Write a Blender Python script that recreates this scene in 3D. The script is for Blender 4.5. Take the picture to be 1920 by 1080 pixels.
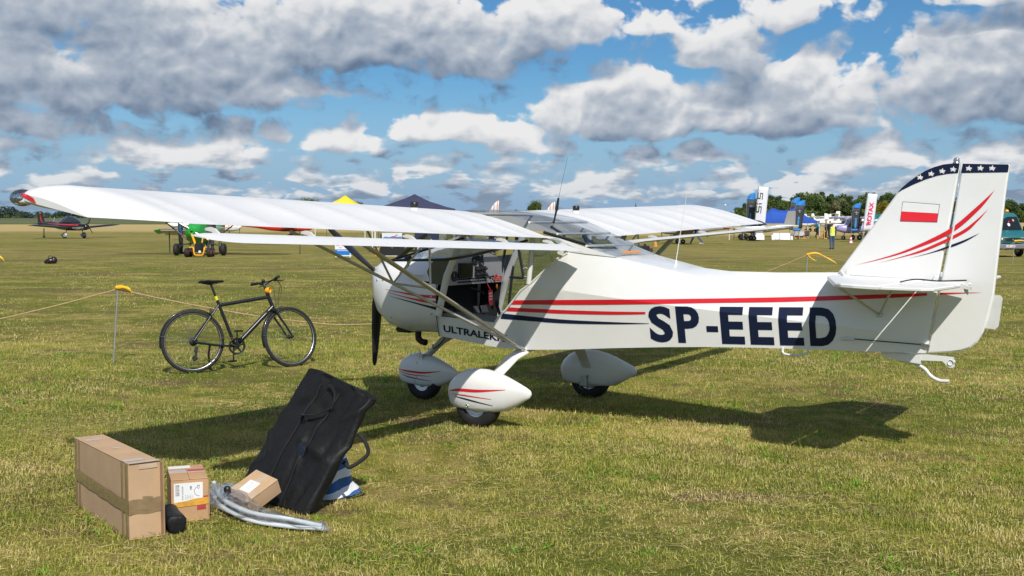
import bpy, bmesh, math, random
import numpy as np
from mathutils import Vector, Matrix, Euler
from mathutils.bvhtree import BVHTree

random.seed(7)
rng = np.random.default_rng(7)
for o in list(bpy.data.objects):
    bpy.data.objects.remove(o)
scene = bpy.context.scene
COL = scene.collection
R = math.radians

# ------------------------------------------------------------------ camera
cam_d = bpy.data.cameras.new('camera')
cam = bpy.data.objects.new('camera', cam_d)
COL.objects.link(cam)
cam.location = (0, 0, 1.737)
cam.rotation_euler = (R(90) - 0.0611, 0, 0)
cam_d.sensor_width = 36
cam_d.lens = 40.9
cam_d.clip_start = 0.1
cam_d.clip_end = 20000
scene.camera = cam

# ------------------------------------------------------------------ light
SUN_EL = R(44.5)
SUN_AZ = R(12.5)          # degrees the sun stands to the side of straight behind the photographer
SUN_TO = Vector((math.sin(SUN_AZ) * math.cos(SUN_EL), -math.cos(SUN_AZ) * math.cos(SUN_EL), math.sin(SUN_EL)))
sun_d = bpy.data.lights.new('sun', 'SUN')
sun_d.energy = 4.9
sun_d.angle = R(0.5)
sun_d.color = (1.0, 0.945, 0.86)
sun = bpy.data.objects.new('sun', sun_d)
COL.objects.link(sun)
sun.rotation_euler = (-SUN_TO).to_track_quat('-Z', 'Y').to_euler()
sun.location = (0, -20, 30)

scene.view_settings.view_transform = 'Standard'
scene.view_settings.look = 'None'
scene.view_settings.exposure = 0.0
scene.view_settings.gamma = 1.0
scene.view_settings.use_curve_mapping = False
scene.render.engine = 'CYCLES'
scene.cycles.max_bounces = 8
scene.cycles.transparent_max_bounces = 16


class NT:
    """A small wrapper that adds nodes to a node tree and links them by value."""
    def __init__(self, tree):
        self.t = tree

    def n(self, typ, **props):
        nd = self.t.nodes.new(typ)
        for k, v in props.items():
            setattr(nd, k, v)
        return nd

    def put(self, sock, v):
        if isinstance(v, bpy.types.NodeSocket):
            self.t.links.new(v, sock)
        else:
            sock.default_value = v

    def m(self, op, a, b=None, c=None, clamp=False):
        nd = self.n('ShaderNodeMath', operation=op, use_clamp=clamp)
        for i, v in enumerate((a, b, c)):
            if v is not None:
                self.put(nd.inputs[i], v)
        return nd.outputs[0]

    def xyz(self, x, y, z):
        nd = self.n('ShaderNodeCombineXYZ')
        for i, v in enumerate((x, y, z)):
            self.put(nd.inputs[i], v)
        return nd.outputs[0]

    def noise(self, vec, scale, detail=4.0, rough=0.55, lac=2.0, dist=0.0, dims='3D'):
        nd = self.n('ShaderNodeTexNoise', noise_dimensions=dims)
        self.put(nd.inputs['Vector'], vec)
        for k, v in (('Scale', scale), ('Detail', detail), ('Roughness', rough), ('Lacunarity', lac), ('Distortion', dist)):
            self.put(nd.inputs[k], v)
        return nd.outputs['Fac']

    def mapr(self, v, a, b, c=0.0, d=1.0, smooth=True):
        nd = self.n('ShaderNodeMapRange', interpolation_type='SMOOTHSTEP' if smooth else 'LINEAR')
        for i, x in enumerate((v, a, b, c, d)):
            self.put(nd.inputs[i], x)
        return nd.outputs[0]

    def mix(self, f, a, b):
        nd = self.n('ShaderNodeMix', data_type='RGBA')
        self.put(nd.inputs[0], f)
        self.put(nd.inputs[6], a)
        self.put(nd.inputs[7], b)
        return nd.outputs[2]


# ------------------------------------------------------------------ sky with fair weather cumulus
world = bpy.data.worlds.new('World')
scene.world = world
world.use_nodes = True
wt = world.node_tree
wt.nodes.clear()
w = NT(wt)
wo = w.n('ShaderNodeOutputWorld')
bg = w.n('ShaderNodeBackground')
SKY_K = 0.10
bg.inputs['Strength'].default_value = SKY_K
wt.links.new(bg.outputs[0], wo.inputs[0])
nish = w.n('ShaderNodeTexSky', sky_type='NISHITA')
nish.sun_disc = False
nish.sun_elevation = SUN_EL
nish.sun_rotation = math.atan2(SUN_TO.x, SUN_TO.y)
nish.air_density = 1.0
nish.dust_density = 0.6
nish.ozone_density = 1.6
tc = w.n('ShaderNodeTexCoord')
sep = w.n('ShaderNodeSeparateXYZ')
wt.links.new(tc.outputs['Generated'], sep.inputs[0])
dx, dy, dz = sep.outputs
UNIT = 21.816            # one unit of cloud space is about 2.63 degrees
A0 = w.m('MULTIPLY', w.m('ARCTAN2', dx, dy), UNIT)
E0 = w.m('MULTIPLY', w.m('ARCSINE', dz), UNIT)

# the cumulus heaps: bearing, base height, half width, height of the dome (cloud units), density
HEAPS = [
    (-8.9, 2.15, 3.3, 1.9, 1.0), (-6.2, 2.25, 3.0, 2.0, 1.05), (-4.0, 2.3, 1.25, 0.75, .8), (-9.5, 1.55, 3.0, .9, .85),
    (-2.3, 3.0, 3.2, 1.5, 1.05), (-1.0, 2.75, 1.5, .8, .9), (0.7, 3.3, 1.35, .95, .95), (-7.7, 3.6, 2.6, 1.0, .8),
    (-0.9, 1.5, 1.25, .62, .8), (-1.9, 1.55, .6, .45, .7), (0.2, 1.3, 1.2, .5, .65),
    (-6.0, 1.02, 2.1, .55, .75), (-5.3, 1.35, .9, .45, .7), (-3.2, 1.3, .95, .55, .75), (-4.3, 1.5, .5, .3, .6), (-9.4, .75, .7, .42, .8),
    (2.2, 1.65, 1.35, 1.35, 1.1), (0.95, 1.75, .75, .9, .85), (3.9, 1.75, 1.5, 1.0, 1.0), (5.2, 1.75, 1.6, 1.35, 1.1), (2.9, 1.62, 1.0, .6, .9),
    (4.05, 2.75, 1.0, .95, .8), (5.0, 3.55, .8, .5, .45), (2.5, 3.45, .7, .35, .4),
    (8.3, 1.95, 1.7, 1.75, 1.1), (9.4, 2.0, 1.5, 2.0, 1.1), (8.9, 3.75, 1.6, .6, .8), (7.3, 2.3, .6, .7, .7),
    (6.6, 1.0, .95, .62, .85), (5.9, .85, .55, .35, .7), (2.5, .95, .75, .42, .75), (3.6, 1.05, .6, .34, .7), (8.6, .85, 1.1, .7, .8), (9.6, 1.1, .9, .6, .8),
    (1.0, .6, 1.1, .35, .6), (5.5, .5, .9, .3, .6), (-3.7, .68, .45, .32, .75), (-2.9, .6, 1.0, .3, .6), (-1.5, .85, .6, .3, .6), (1.9, .42, 1.2, .26, .5), (7.6, .5, 1.0, .3, .55),
    (-7.9, .62, .9, .3, .5), (-5.2, .4, 1.3, .24, .5), (0.1, .75, .9, .4, .6), (3.8, .55, .8, .28, .55), (-9.0, 1.15, .6, .25, .55),
]


# large soft warp so that no heap keeps an even outline
P0 = w.xyz(A0, w.m('MULTIPLY', E0, 1.35), 0.0)
wn = w.n('ShaderNodeTexNoise', noise_dimensions='2D')
w.put(wn.inputs['Vector'], P0)
wn.inputs['Scale'].default_value = .8
wn.inputs['Detail'].default_value = 2
ws = w.n('ShaderNodeSeparateXYZ')
wt.links.new(wn.outputs['Color'], ws.inputs[0])
Aw = w.m('ADD', A0, w.m('MULTIPLY', w.m('SUBTRACT', ws.outputs[0], .5), .95))
Ew = w.m('ADD', E0, w.m('MULTIPLY', w.m('SUBTRACT', ws.outputs[1], .5), .45))
STEP = .55
acc = acc2 = None
for (ca, cb, ha, hh, dn) in HEAPS:
    u = w.m('MULTIPLY', w.m('SUBTRACT', Aw, ca), 1 / ha)
    uu = w.m('MULTIPLY', u, u)
    v = w.m('SUBTRACT', Ew, cb)
    v2 = w.m('MAXIMUM', w.m('MULTIPLY', v, 1 / hh), w.m('MULTIPLY', v, -1 / (0.20 * hh + .07)))
    q = w.m('ADD', v, STEP)
    q2 = w.m('MAXIMUM', w.m('MULTIPLY', q, 1 / hh), w.m('MULTIPLY', q, -1 / (0.20 * hh + .07)))
    d = w.m('MULTIPLY', w.m('SUBTRACT', 1.0, w.m('MULTIPLY_ADD', v2, v2, uu)), dn)
    d2 = w.m('MULTIPLY', w.m('SUBTRACT', 1.0, w.m('MULTIPLY_ADD', q2, q2, uu)), dn)
    acc = d if acc is None else w.m('MAXIMUM', acc, d)
    acc2 = d2 if acc2 is None else w.m('MAXIMUM', acc2, d2)
# elsewhere in the sky the same weather goes on as broken cloud from plain noise
outside = w.m('MAXIMUM', w.mapr(w.m('ABSOLUTE', A0), 9.6, 12.5), w.mapr(E0, 4.0, 5.6))
gen = w.m('MULTIPLY', w.m('SUBTRACT', w.noise(w.xyz(w.m('MULTIPLY', A0, .5), w.m('MULTIPLY', E0, .85), 0.0), .50, 2.0, .5, dims='2D'), .58), 5.5)
low_amp = w.mapr(E0, .05, 1.7, 6.5, 0.0)


def low_noise(de):
    return w.m('MULTIPLY', w.m('SUBTRACT', w.noise(w.xyz(w.m('ADD', A0, 40.0), w.m('MULTIPLY', w.m('ADD', E0, de), 3.0), 0.0), 1.25, 3.0, .55, dims='2D'), .46), low_amp)


low = low_noise(0.0)
low_up = low_noise(.11)


def total(a, fine, lob):
    a = w.m('MAXIMUM', a, -0.9)
    a = w.m('ADD', w.m('MULTIPLY', a, w.m('SUBTRACT', 1.0, outside)), w.m('MULTIPLY', gen, outside))
    a = w.m('MAXIMUM', a, w.m('SUBTRACT', low, .12))
    return w.m('MULTIPLY_ADD', w.m('SUBTRACT', fine, .5), w.mapr(E0, .2, 2.4, 1.2, 1.5), w.m('MULTIPLY_ADD', lob, .65, w.m('ADD', a, w.mapr(E0, .3, 1.6, .02, .16))))


def fine_noise(da, de, detail):
    return w.noise(w.xyz(w.m('ADD', A0, da), w.m('MULTIPLY', w.m('ADD', E0, de), 1.3), 0.0), 1.45, detail, .52, dims='2D')


def lobes(da, de, detail):
    """Cauliflower heads: rounded cells within cells."""
    v = w.n('ShaderNodeTexVoronoi', voronoi_dimensions='2D', feature='SMOOTH_F1', normalize=False)
    w.put(v.inputs['Vector'], w.xyz(w.m('ADD', Aw, da), w.m('MULTIPLY', w.m('ADD', Ew, de), 1.25), 0.0))
    w.put(v.inputs['Scale'], 1.75)
    w.put(v.inputs['Detail'], detail)
    w.put(v.inputs['Roughness'], .5)
    w.put(v.inputs['Lacunarity'], 2.3)
    w.put(v.inputs['Smoothness'], .6)
    return w.m('SUBTRACT', .60, v.outputs['Distance'])


L0 = lobes(0.0, 0.0, 2.0)
LS = lobes(0.0, 0.0, 1.0)
L1 = lobes(-.06, .16, 1.0)
N0 = fine_noise(0.0, 0.0, 7.0)
NS = fine_noise(0.0, 0.0, 3.0)
N1 = fine_noise(-.05, .20, 3.0)
D0 = total(acc, N0, L0)
D2 = total(acc2, N1, L1)
body0 = w.m('SUBTRACT', acc, acc2)
cover = w.mapr(D0, -0.03, w.mapr(body0, -.1, .5, .70, .30))
relief = w.m('MULTIPLY', w.m('SUBTRACT', w.m('MULTIPLY_ADD', N0, .35, w.m('MULTIPLY', NS, .65)), N1), .50)       # billows: lit where the cloud thins out upwards
body = w.m('MULTIPLY', w.m('SUBTRACT', acc, acc2), .52)       # the crown of each heap is bright, its base is grey
body = w.m('ADD', body, w.m('MULTIPLY', w.m('SUBTRACT', low, low_up), .42))
relief = w.m('ADD', relief, w.m('MULTIPLY', w.m('SUBTRACT', LS, L1), .22))
lum = w.m('ADD', w.m('ADD', w.mapr(E0, .3, 2.4, .68, .45), relief), w.m('MINIMUM', body, .46))
lum = w.m('SUBTRACT', lum, w.mapr(E0, 5.0, 14.0, 0.0, .30))       # overhead one looks up at the grey bases
lum = w.m('SUBTRACT', lum, w.m('MULTIPLY', w.m('MAXIMUM', D2, 0.0), .115))
lum = w.m('ADD', lum, w.m('MULTIPLY', w.m('SUBTRACT', 1.0, w.mapr(D0, .1, 1.3)), .14), clamp=True)
ramp = w.n('ShaderNodeValToRGB')
wt.links.new(lum, ramp.inputs[0])
cr = ramp.color_ramp
cr.elements[0].position = .0
cr.elements[0].color = (.135, .195, .300, 1)
cr.elements[1].position = 1.0
cr.elements[1].color = (.83, .83, .835, 1)
for p, c in ((.25, (.235, .300, .400, 1)), (.45, (.36, .42, .51, 1)), (.62, (.47, .52, .59, 1)), (.80, (.68, .70, .73, 1))):
    e = cr.elements.new(p)
    e.color = c
# clear air: the Nishita sky, a little deeper overhead
hz = w.mapr(E0, -0.2, 3.2)
tint = w.mix(hz, (.60, .80, 1.04, 1), (.34, .63, .88, 1))
skyc = w.n('ShaderNodeMix', data_type='RGBA', blend_type='MULTIPLY')
skyc.inputs[0].default_value = 1.0
wt.links.new(nish.outputs[0], skyc.inputs[6])
wt.links.new(tint, skyc.inputs[7])
cl = w.n('ShaderNodeMix', data_type='RGBA', blend_type='MULTIPLY')
cl.inputs[0].default_value = 1.0
wt.links.new(ramp.outputs[0], cl.inputs[6])
cl.inputs[7].default_value = (1 / SKY_K, 1 / SKY_K, 1 / SKY_K, 1)
# far clouds sink into pale air
fade = w.mapr(E0, -.1, 1.5, .42, 0.0)
far = w.mix(fade, cl.outputs[2], (.40 / SKY_K, .50 / SKY_K, .60 / SKY_K, 1))
world.cycles.sampling_method = 'MANUAL'
world.cycles.sample_map_resolution = 512
air = w.mix(w.mapr(E0, -.3, 2.6, .85, 0.0), skyc.outputs[2], (.25 / SKY_K, .41 / SKY_K, .64 / SKY_K, 1))
sky_mix = w.mix(w.m('MULTIPLY', cover, w.mapr(E0, -.15, .35, .5, 1.0)), air, far)
wt.links.new(sky_mix, bg.inputs['Color'])


# ------------------------------------------------------------------ mesh helpers
class MB:
    """Collects primitive shapes and links them as ONE mesh object."""
    def __init__(self):
        self.v, self.f, self.mi, self.sm = [], [], [], []
        self.cur = 0

    def add(self, verts, faces, smooth=False):
        o = len(self.v)
        self.v += [tuple(p) for p in verts]
        for f in faces:
            self.f.append(tuple(i + o for i in f))
            self.mi.append(self.cur)
            self.sm.append(smooth)
        return self

    def box(self, c, s, rot=None, b=0.0):
        """Box of centre c and full size s, edges chamfered by b, turned by the 3x3 matrix rot."""
        hx, hy, hz = s[0] / 2, s[1] / 2, s[2] / 2
        b = min(b, hx * .9, hy * .9, hz * .9)
        if b <= 0:
            V = [Vector((x * hx, y * hy, z * hz)) for x in (-1, 1) for y in (-1, 1) for z in (-1, 1)]
            F = [(0, 1, 3, 2), (4, 6, 7, 5), (0, 4, 5, 1), (2, 3, 7, 6), (0, 2, 6, 4), (1, 5, 7, 3)]
        else:
            V, idx = [], {}
            for x in (-1, 1):
                for y in (-1, 1):
                    for z in (-1, 1):
                        for ax, p in enumerate(((hx, hy - b, hz - b), (hx - b, hy, hz - b), (hx - b, hy - b, hz))):
                            idx[(x, y, z, ax)] = len(V)
                            V.append(Vector((x * p[0], y * p[1], z * p[2])))
            F = []
            for s1 in (-1, 1):
                F.append([idx[(s1, a, c2, 0)] for a, c2 in ((-1, -1), (1, -1), (1, 1), (-1, 1))])
                F.append([idx[(a, s1, c2, 1)] for a, c2 in ((-1, -1), (1, -1), (1, 1), (-1, 1))])
                F.append([idx[(a, c2, s1, 2)] for a, c2 in ((-1, -1), (1, -1), (1, 1), (-1, 1))])
                for s2 in (-1, 1):
                    F.append([idx[(s1, s2, -1, 0)], idx[(s1, s2, 1, 0)], idx[(s1, s2, 1, 1)], idx[(s1, s2, -1, 1)]])
                    F.append([idx[(s1, -1, s2, 0)], idx[(s1, 1, s2, 0)], idx[(s1, 1, s2, 2)], idx[(s1, -1, s2, 2)]])
                    F.append([idx[(-1, s1, s2, 1)], idx[(1, s1, s2, 1)], idx[(1, s1, s2, 2)], idx[(-1, s1, s2, 2)]])
                    for s3 in (-1, 1):
                        F.append([idx[(s1, s2, s3, 0)], idx[(s1, s2, s3, 1)], idx[(s1, s2, s3, 2)]])
            for i, f in enumerate(F):       # turn every face outwards
                cc = sum((V[j] for j in f), Vector()) / len(f)
                nn = (V[f[1]] - V[f[0]]).cross(V[f[2]] - V[f[1]])
                if nn.dot(cc) < 0:
                    F[i] = f[::-1]
        c = Vector(c)
        if rot is not None:
            V = [rot @ p for p in V]
        return self.add([p + c for p in V], F)

    def tube(self, pts, r, n=8, cap=True, sy=1.0, up=None, smooth=True):
        """Round (or flattened by sy) tube along pts; r one radius or one per point."""
        P = [Vector(p) for p in pts]
        rr = r if hasattr(r, '__len__') else [r] * len(P)
        T = []
        for i in range(len(P)):
            a, b = P[max(i - 1, 0)], P[min(i + 1, len(P) - 1)]
            T.append((b - a).normalized() if (b - a).length > 1e-9 else Vector((0, 0, 1)))
        u = Vector(up) if up is not None else (Vector((0, 0, 1)) if abs(T[0].z) < .95 else Vector((1, 0, 0)))
        V, F = [], []
        for i, p in enumerate(P):
            u = (u - T[i] * u.dot(T[i]))
            u = u.normalized() if u.length > 1e-6 else T[i].orthogonal().normalized()
            s = T[i].cross(u)
            for k in range(n):
                a = 2 * math.pi * k / n
                V.append(p + (u * math.cos(a) * sy + s * math.sin(a)) * rr[i])
        for i in range(len(P) - 1):
            for k in range(n):
                k2 = (k + 1) % n
                F.append((i * n + k, i * n + k2, (i + 1) * n + k2, (i + 1) * n + k))
        self.add(V, F, smooth)
        if cap:
            self.add([V[k] for k in range(n)][::-1], [tuple(range(n))])
            self.add([V[(len(P) - 1) * n + k] for k in range(n)], [tuple(range(n))])
        return self

    def loft(self, secs, closed=True, cap0=True, cap1=True, smooth=True):
        """Skin through sections that all have the same number of points."""
        n = len(secs[0])
        V = [Vector(p) for s in secs for p in s]
        F = []
        for i in range(len(secs) - 1):
            for k in range(n if closed else n - 1):
                k2 = (k + 1) % n
                F.append((i * n + k, i * n + k2, (i + 1) * n + k2, (i + 1) * n + k))
        self.add(V, F, smooth)
        if cap0:
            self.add(V[:n][::-1], [tuple(range(n))])
        if cap1:
            self.add(V[-n:], [tuple(range(n))])
        return self

    def ball(self, c, r, nu=12, nv=8, rot=None, squash=None):
        c = Vector(c)
        r = Vector(r) if hasattr(r, '__len__') else Vector((r, r, r))
        V, F = [], []
        for j in range(nv + 1):
            t = math.pi * j / nv
            for i in range(nu):
                a = 2 * math.pi * i / nu
                p = Vector((r.x * math.sin(t) * math.cos(a), r.y * math.sin(t) * math.sin(a), r.z * math.cos(t)))
                if squash:
                    p = squash(p)
                V.append(c + (rot @ p if rot is not None else p))
        for j in range(nv):
            for i in range(nu):
                i2 = (i + 1) % nu
                F.append((j * nu + i, (j + 1) * nu + i, (j + 1) * nu + i2, j * nu + i2))
        return self.add(V, F, True)

    def lathe(self, prof, c=(0, 0, 0), axis=(0, 0, 1), n=24, smooth=True):
        """prof: list of (radius, height along axis)."""
        ax = Vector(axis).normalized()
        u = ax.orthogonal().normalized()
        s = ax.cross(u)
        c = Vector(c)
        V, F = [], []
        for (r, h) in prof:
            for k in range(n):
                a = 2 * math.pi * k / n
                V.append(c + ax * h + (u * math.cos(a) + s * math.sin(a)) * r)
        for i in range(len(prof) - 1):
            for k in range(n):
                k2 = (k + 1) % n
                F.append((i * n + k, i * n + k2, (i + 1) * n + k2, (i + 1) * n + k))
        return self.add(V, F, smooth)

    def torus(self, c, R_, r, axis=(0, 1, 0), n=40, m=8, a0=0.0, a1=2 * math.pi, sy=1.0):
        ax = Vector(axis).normalized()
        u = Vector((0, 0, 1)) if abs(ax.z) < .9 else Vector((1, 0, 0))
        u = (u - ax * u.dot(ax)).normalized()
        s = ax.cross(u)
        c = Vector(c)
        full = abs(a1 - a0 - 2 * math.pi) < 1e-6
        V, F = [], []
        cnt = n if full else n + 1
        for i in range(cnt):
            a = a0 + (a1 - a0) * i / n
            d = u * math.cos(a) + s * math.sin(a)
            for k in range(m):
                b = 2 * math.pi * k / m
                V.append(c + d * (R_ + r * math.cos(b)) + ax * (r * sy * math.sin(b)))
        for i in range(n):
            i2 = (i + 1) % cnt
            for k in range(m):
                k2 = (k + 1) % m
                F.append((i * m + k, i * m + k2, i2 * m + k2, i2 * m + k))
        return self.add(V, F, True)

    def prism(self, poly, lo, hi, frame=None, smooth=False):
        """Flat outline poly [(a, b)] given depth from lo to hi; frame(a, b, c) places it (default x, z, y)."""
        fr = frame or (lambda a, b, c: Vector((a, c, b)))
        n = len(poly)
        V = [fr(a, b, lo) for a, b in poly] + [fr(a, b, hi) for a, b in poly]
        F = [tuple(range(n)), tuple(range(2 * n - 1, n - 1, -1))]
        for k in range(n):
            k2 = (k + 1) % n
            F.append((k, k + n, k2 + n, k2))
        return self.add(V, F, smooth)

    def mesh(self, name):
        me = bpy.data.meshes.new(name)
        me.from_pydata(self.v, [], self.f)
        me.polygons.foreach_set('use_smooth', self.sm)
        me.polygons.foreach_set('material_index', self.mi)
        return me

    def build(self, name, m, parent=None, auto=None, fix=True):
        me = self.mesh(name)
        for x in (m if isinstance(m, (list, tuple)) else [m]):
            me.materials.append(x)
        if fix:
            bm = bmesh.new()
            bm.from_mesh(me)
            bmesh.ops.recalc_face_normals(bm, faces=bm.faces)
            bm.to_mesh(me)
            bm.free()
        if auto is not None:
            me.set_sharp_from_angle(angle=R(auto))
        me.update()
        return link(name, me, parent)


def link(name, me, parent=None):
    o = bpy.data.objects.new(name, me)
    COL.objects.link(o)
    if parent is not None:
        o.parent = parent
    return o


def tag(o, label=None, cat=None, group=None, kind=None):
    if label:
        o['label'] = label
    if cat:
        o['category'] = cat
    if group:
        o['group'] = group
    if kind:
        o['kind'] = kind
    return o


def thing(name, label, cat, loc=(0, 0, 0), rz=0.0, group=None):
    o = bpy.data.objects.new(name, None)
    COL.objects.link(o)
    o.empty_display_size = .2
    o.location = loc
    o.rotation_euler = (0, 0, rz)
    return tag(o, label, cat, group)


def copy_tree(o, parent=None):
    c = o.copy()
    COL.objects.link(c)
    if parent is not None:
        c.parent = parent
    for ch in [x for x in o.children]:
        copy_tree(ch, c)
    return c


def spline(P, n=8):
    """Catmull-Rom through the points."""
    P = [Vector(p) for p in P]
    out = []
    for i in range(len(P) - 1):
        a, b, c, d = P[max(i - 1, 0)], P[i], P[i + 1], P[min(i + 2, len(P) - 1)]
        for k in range(n):
            t = k / n
            out.append(.5 * ((2 * b) + (c - a) * t + (2 * a - 5 * b + 4 * c - d) * t * t + (3 * b - a - 3 * c + d) * t ** 3))
    out.append(P[-1])
    return out


def text_mesh(body, size=1.0, bold=0.0, squeeze=1.0, shear=0.0):
    """Flat outline mesh of a text: vertices (x, y), faces; origin at the left end of the baseline."""
    c = bpy.data.curves.new('lettering', 'FONT')
    c.body = body
    c.size = size
    c.offset = bold
    c.shear = shear
    c.resolution_u = 4
    c.fill_mode = 'FRONT'
    o = bpy.data.objects.new('lettering', c)
    COL.objects.link(o)
    dg = bpy.context.evaluated_depsgraph_get()
    me = bpy.data.meshes.new_from_object(o.evaluated_get(dg))
    V = [(v.co.x * squeeze, v.co.y) for v in me.vertices]
    F = [tuple(p.vertices) for p in me.polygons]
    bpy.data.objects.remove(o)
    bpy.data.curves.remove(c)
    bpy.data.meshes.remove(me)
    return V, F


def add_text(mb, body, frame, height, cx=None, width=None, bold=0.0, shear=0.0, align='c'):
    """Lettering set flat on a surface: frame(a, b) -> point; cap height given; centred on a = 0 or fitted to width."""
    V, F = text_mesh(body, 1.0, bold, 1.0, shear)
    if not V:
        return mb
    x0, x1 = min(p[0] for p in V), max(p[0] for p in V)
    y0, y1 = min(p[1] for p in V), max(p[1] for p in V)
    sy = height / max(y1 - y0, 1e-6)
    sx = width / (x1 - x0) if width else sy
    off = (x0 + x1) / 2 if align == 'c' else x0
    return mb.add([frame((p[0] - off) * sx, (p[1] - y0) * sy) for p in V], F)


# ------------------------------------------------------------------ materials
def mat(name, col, rough=.5, metal=0.0, var=.06, vscale=9.0, bump=0.0, bscale=60.0, coat=0.0, trans=0.0, alpha=None, spec=None, sheen=0.0):
    """Principled surface whose colour wavers a little by noise in object space."""
    m = bpy.data.materials.new(name)
    m.use_nodes = True
    t = m.node_tree
    k = NT(t)
    p = t.nodes['Principled BSDF']
    co = k.n('ShaderNodeTexCoord').outputs['Object']
    if var:
        f = k.noise(co, vscale, 4.0)
        c0 = tuple(max(0, x * (1 - var)) for x in col[:3]) + (1,)
        c1 = tuple(min(1, x * (1 + var)) for x in col[:3]) + (1,)
        k.put(p.inputs['Base Color'], k.mix(k.mapr(f, .3, .7), c0, c1))
    else:
        p.inputs['Base Color'].default_value = tuple(col[:3]) + (1,)
    p.inputs['Roughness'].default_value = rough
    p.inputs['Metallic'].default_value = metal
    if coat:
        p.inputs['Coat Weight'].default_value = coat
        p.inputs['Coat Roughness'].default_value = .08
    if trans:
        p.inputs['Transmission Weight'].default_value = trans
    if sheen:
        p.inputs['Sheen Weight'].default_value = sheen
    if spec is not None:
        p.inputs['Specular IOR Level'].default_value = spec
    if bump:
        b = k.n('ShaderNodeBump')
        b.inputs['Strength'].default_value = bump
        b.inputs['Distance'].default_value = .01
        t.links.new(k.noise(co, bscale, 5.0), b.inputs['Height'])
        t.links.new(b.outputs[0], p.inputs['Normal'])
    return m


def film_mat(name):
    """Crumpled clear polythene: see-through with a milky veil and sharp glints."""
    m = glass_mat(name, (.95, .96, .97), .14)
    t = m.node_tree
    k = NT(t)
    out = [n for n in t.nodes if n.type == 'OUTPUT_MATERIAL'][0]
    base = out.inputs[0].links[0].from_socket
    d = k.n('ShaderNodeBsdfDiffuse')
    d.inputs[0].default_value = (.75, .78, .82, 1)
    mx = k.n('ShaderNodeMixShader')
    co = k.n('ShaderNodeTexCoord').outputs['Object']
    k.put(mx.inputs[0], k.mapr(k.noise(co, 22.0, 4.0, .6), .45, .75, .02, .16))
    t.links.new(base, mx.inputs[1])
    t.links.new(d.outputs[0], mx.inputs[2])
    t.links.new(mx.outputs[0], out.inputs[0])
    return m


def glass_mat(name, tint=(.85, .9, .92), gloss=.12, refl=(1, 1, 1)):
    """Thin perspex: mostly lets the light through, mirrors a little at grazing angles."""
    m = bpy.data.materials.new(name)
    m.use_nodes = True
    t = m.node_tree
    t.nodes.clear()
    k = NT(t)
    out = k.n('ShaderNodeOutputMaterial')
    tr = k.n('ShaderNodeBsdfTransparent')
    tr.inputs[0].default_value = (*tint, 1)
    gl = k.n('ShaderNodeBsdfGlossy')
    gl.inputs['Color'].default_value = (*refl, 1)
    gl.inputs['Roughness'].default_value = .03
    lw = k.n('ShaderNodeLayerWeight')
    lw.inputs['Blend'].default_value = .35
    mx = k.n('ShaderNodeMixShader')
    k.put(mx.inputs[0], k.mapr(lw.outputs['Fresnel'], 0.0, 1.0, gloss * .45, min(1.0, gloss * 4.5), smooth=False))
    t.links.new(tr.outputs[0], mx.inputs[1])
    t.links.new(gl.outputs[0], mx.inputs[2])
    t.links.new(mx.outputs[0], out.inputs[0])
    return m


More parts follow.
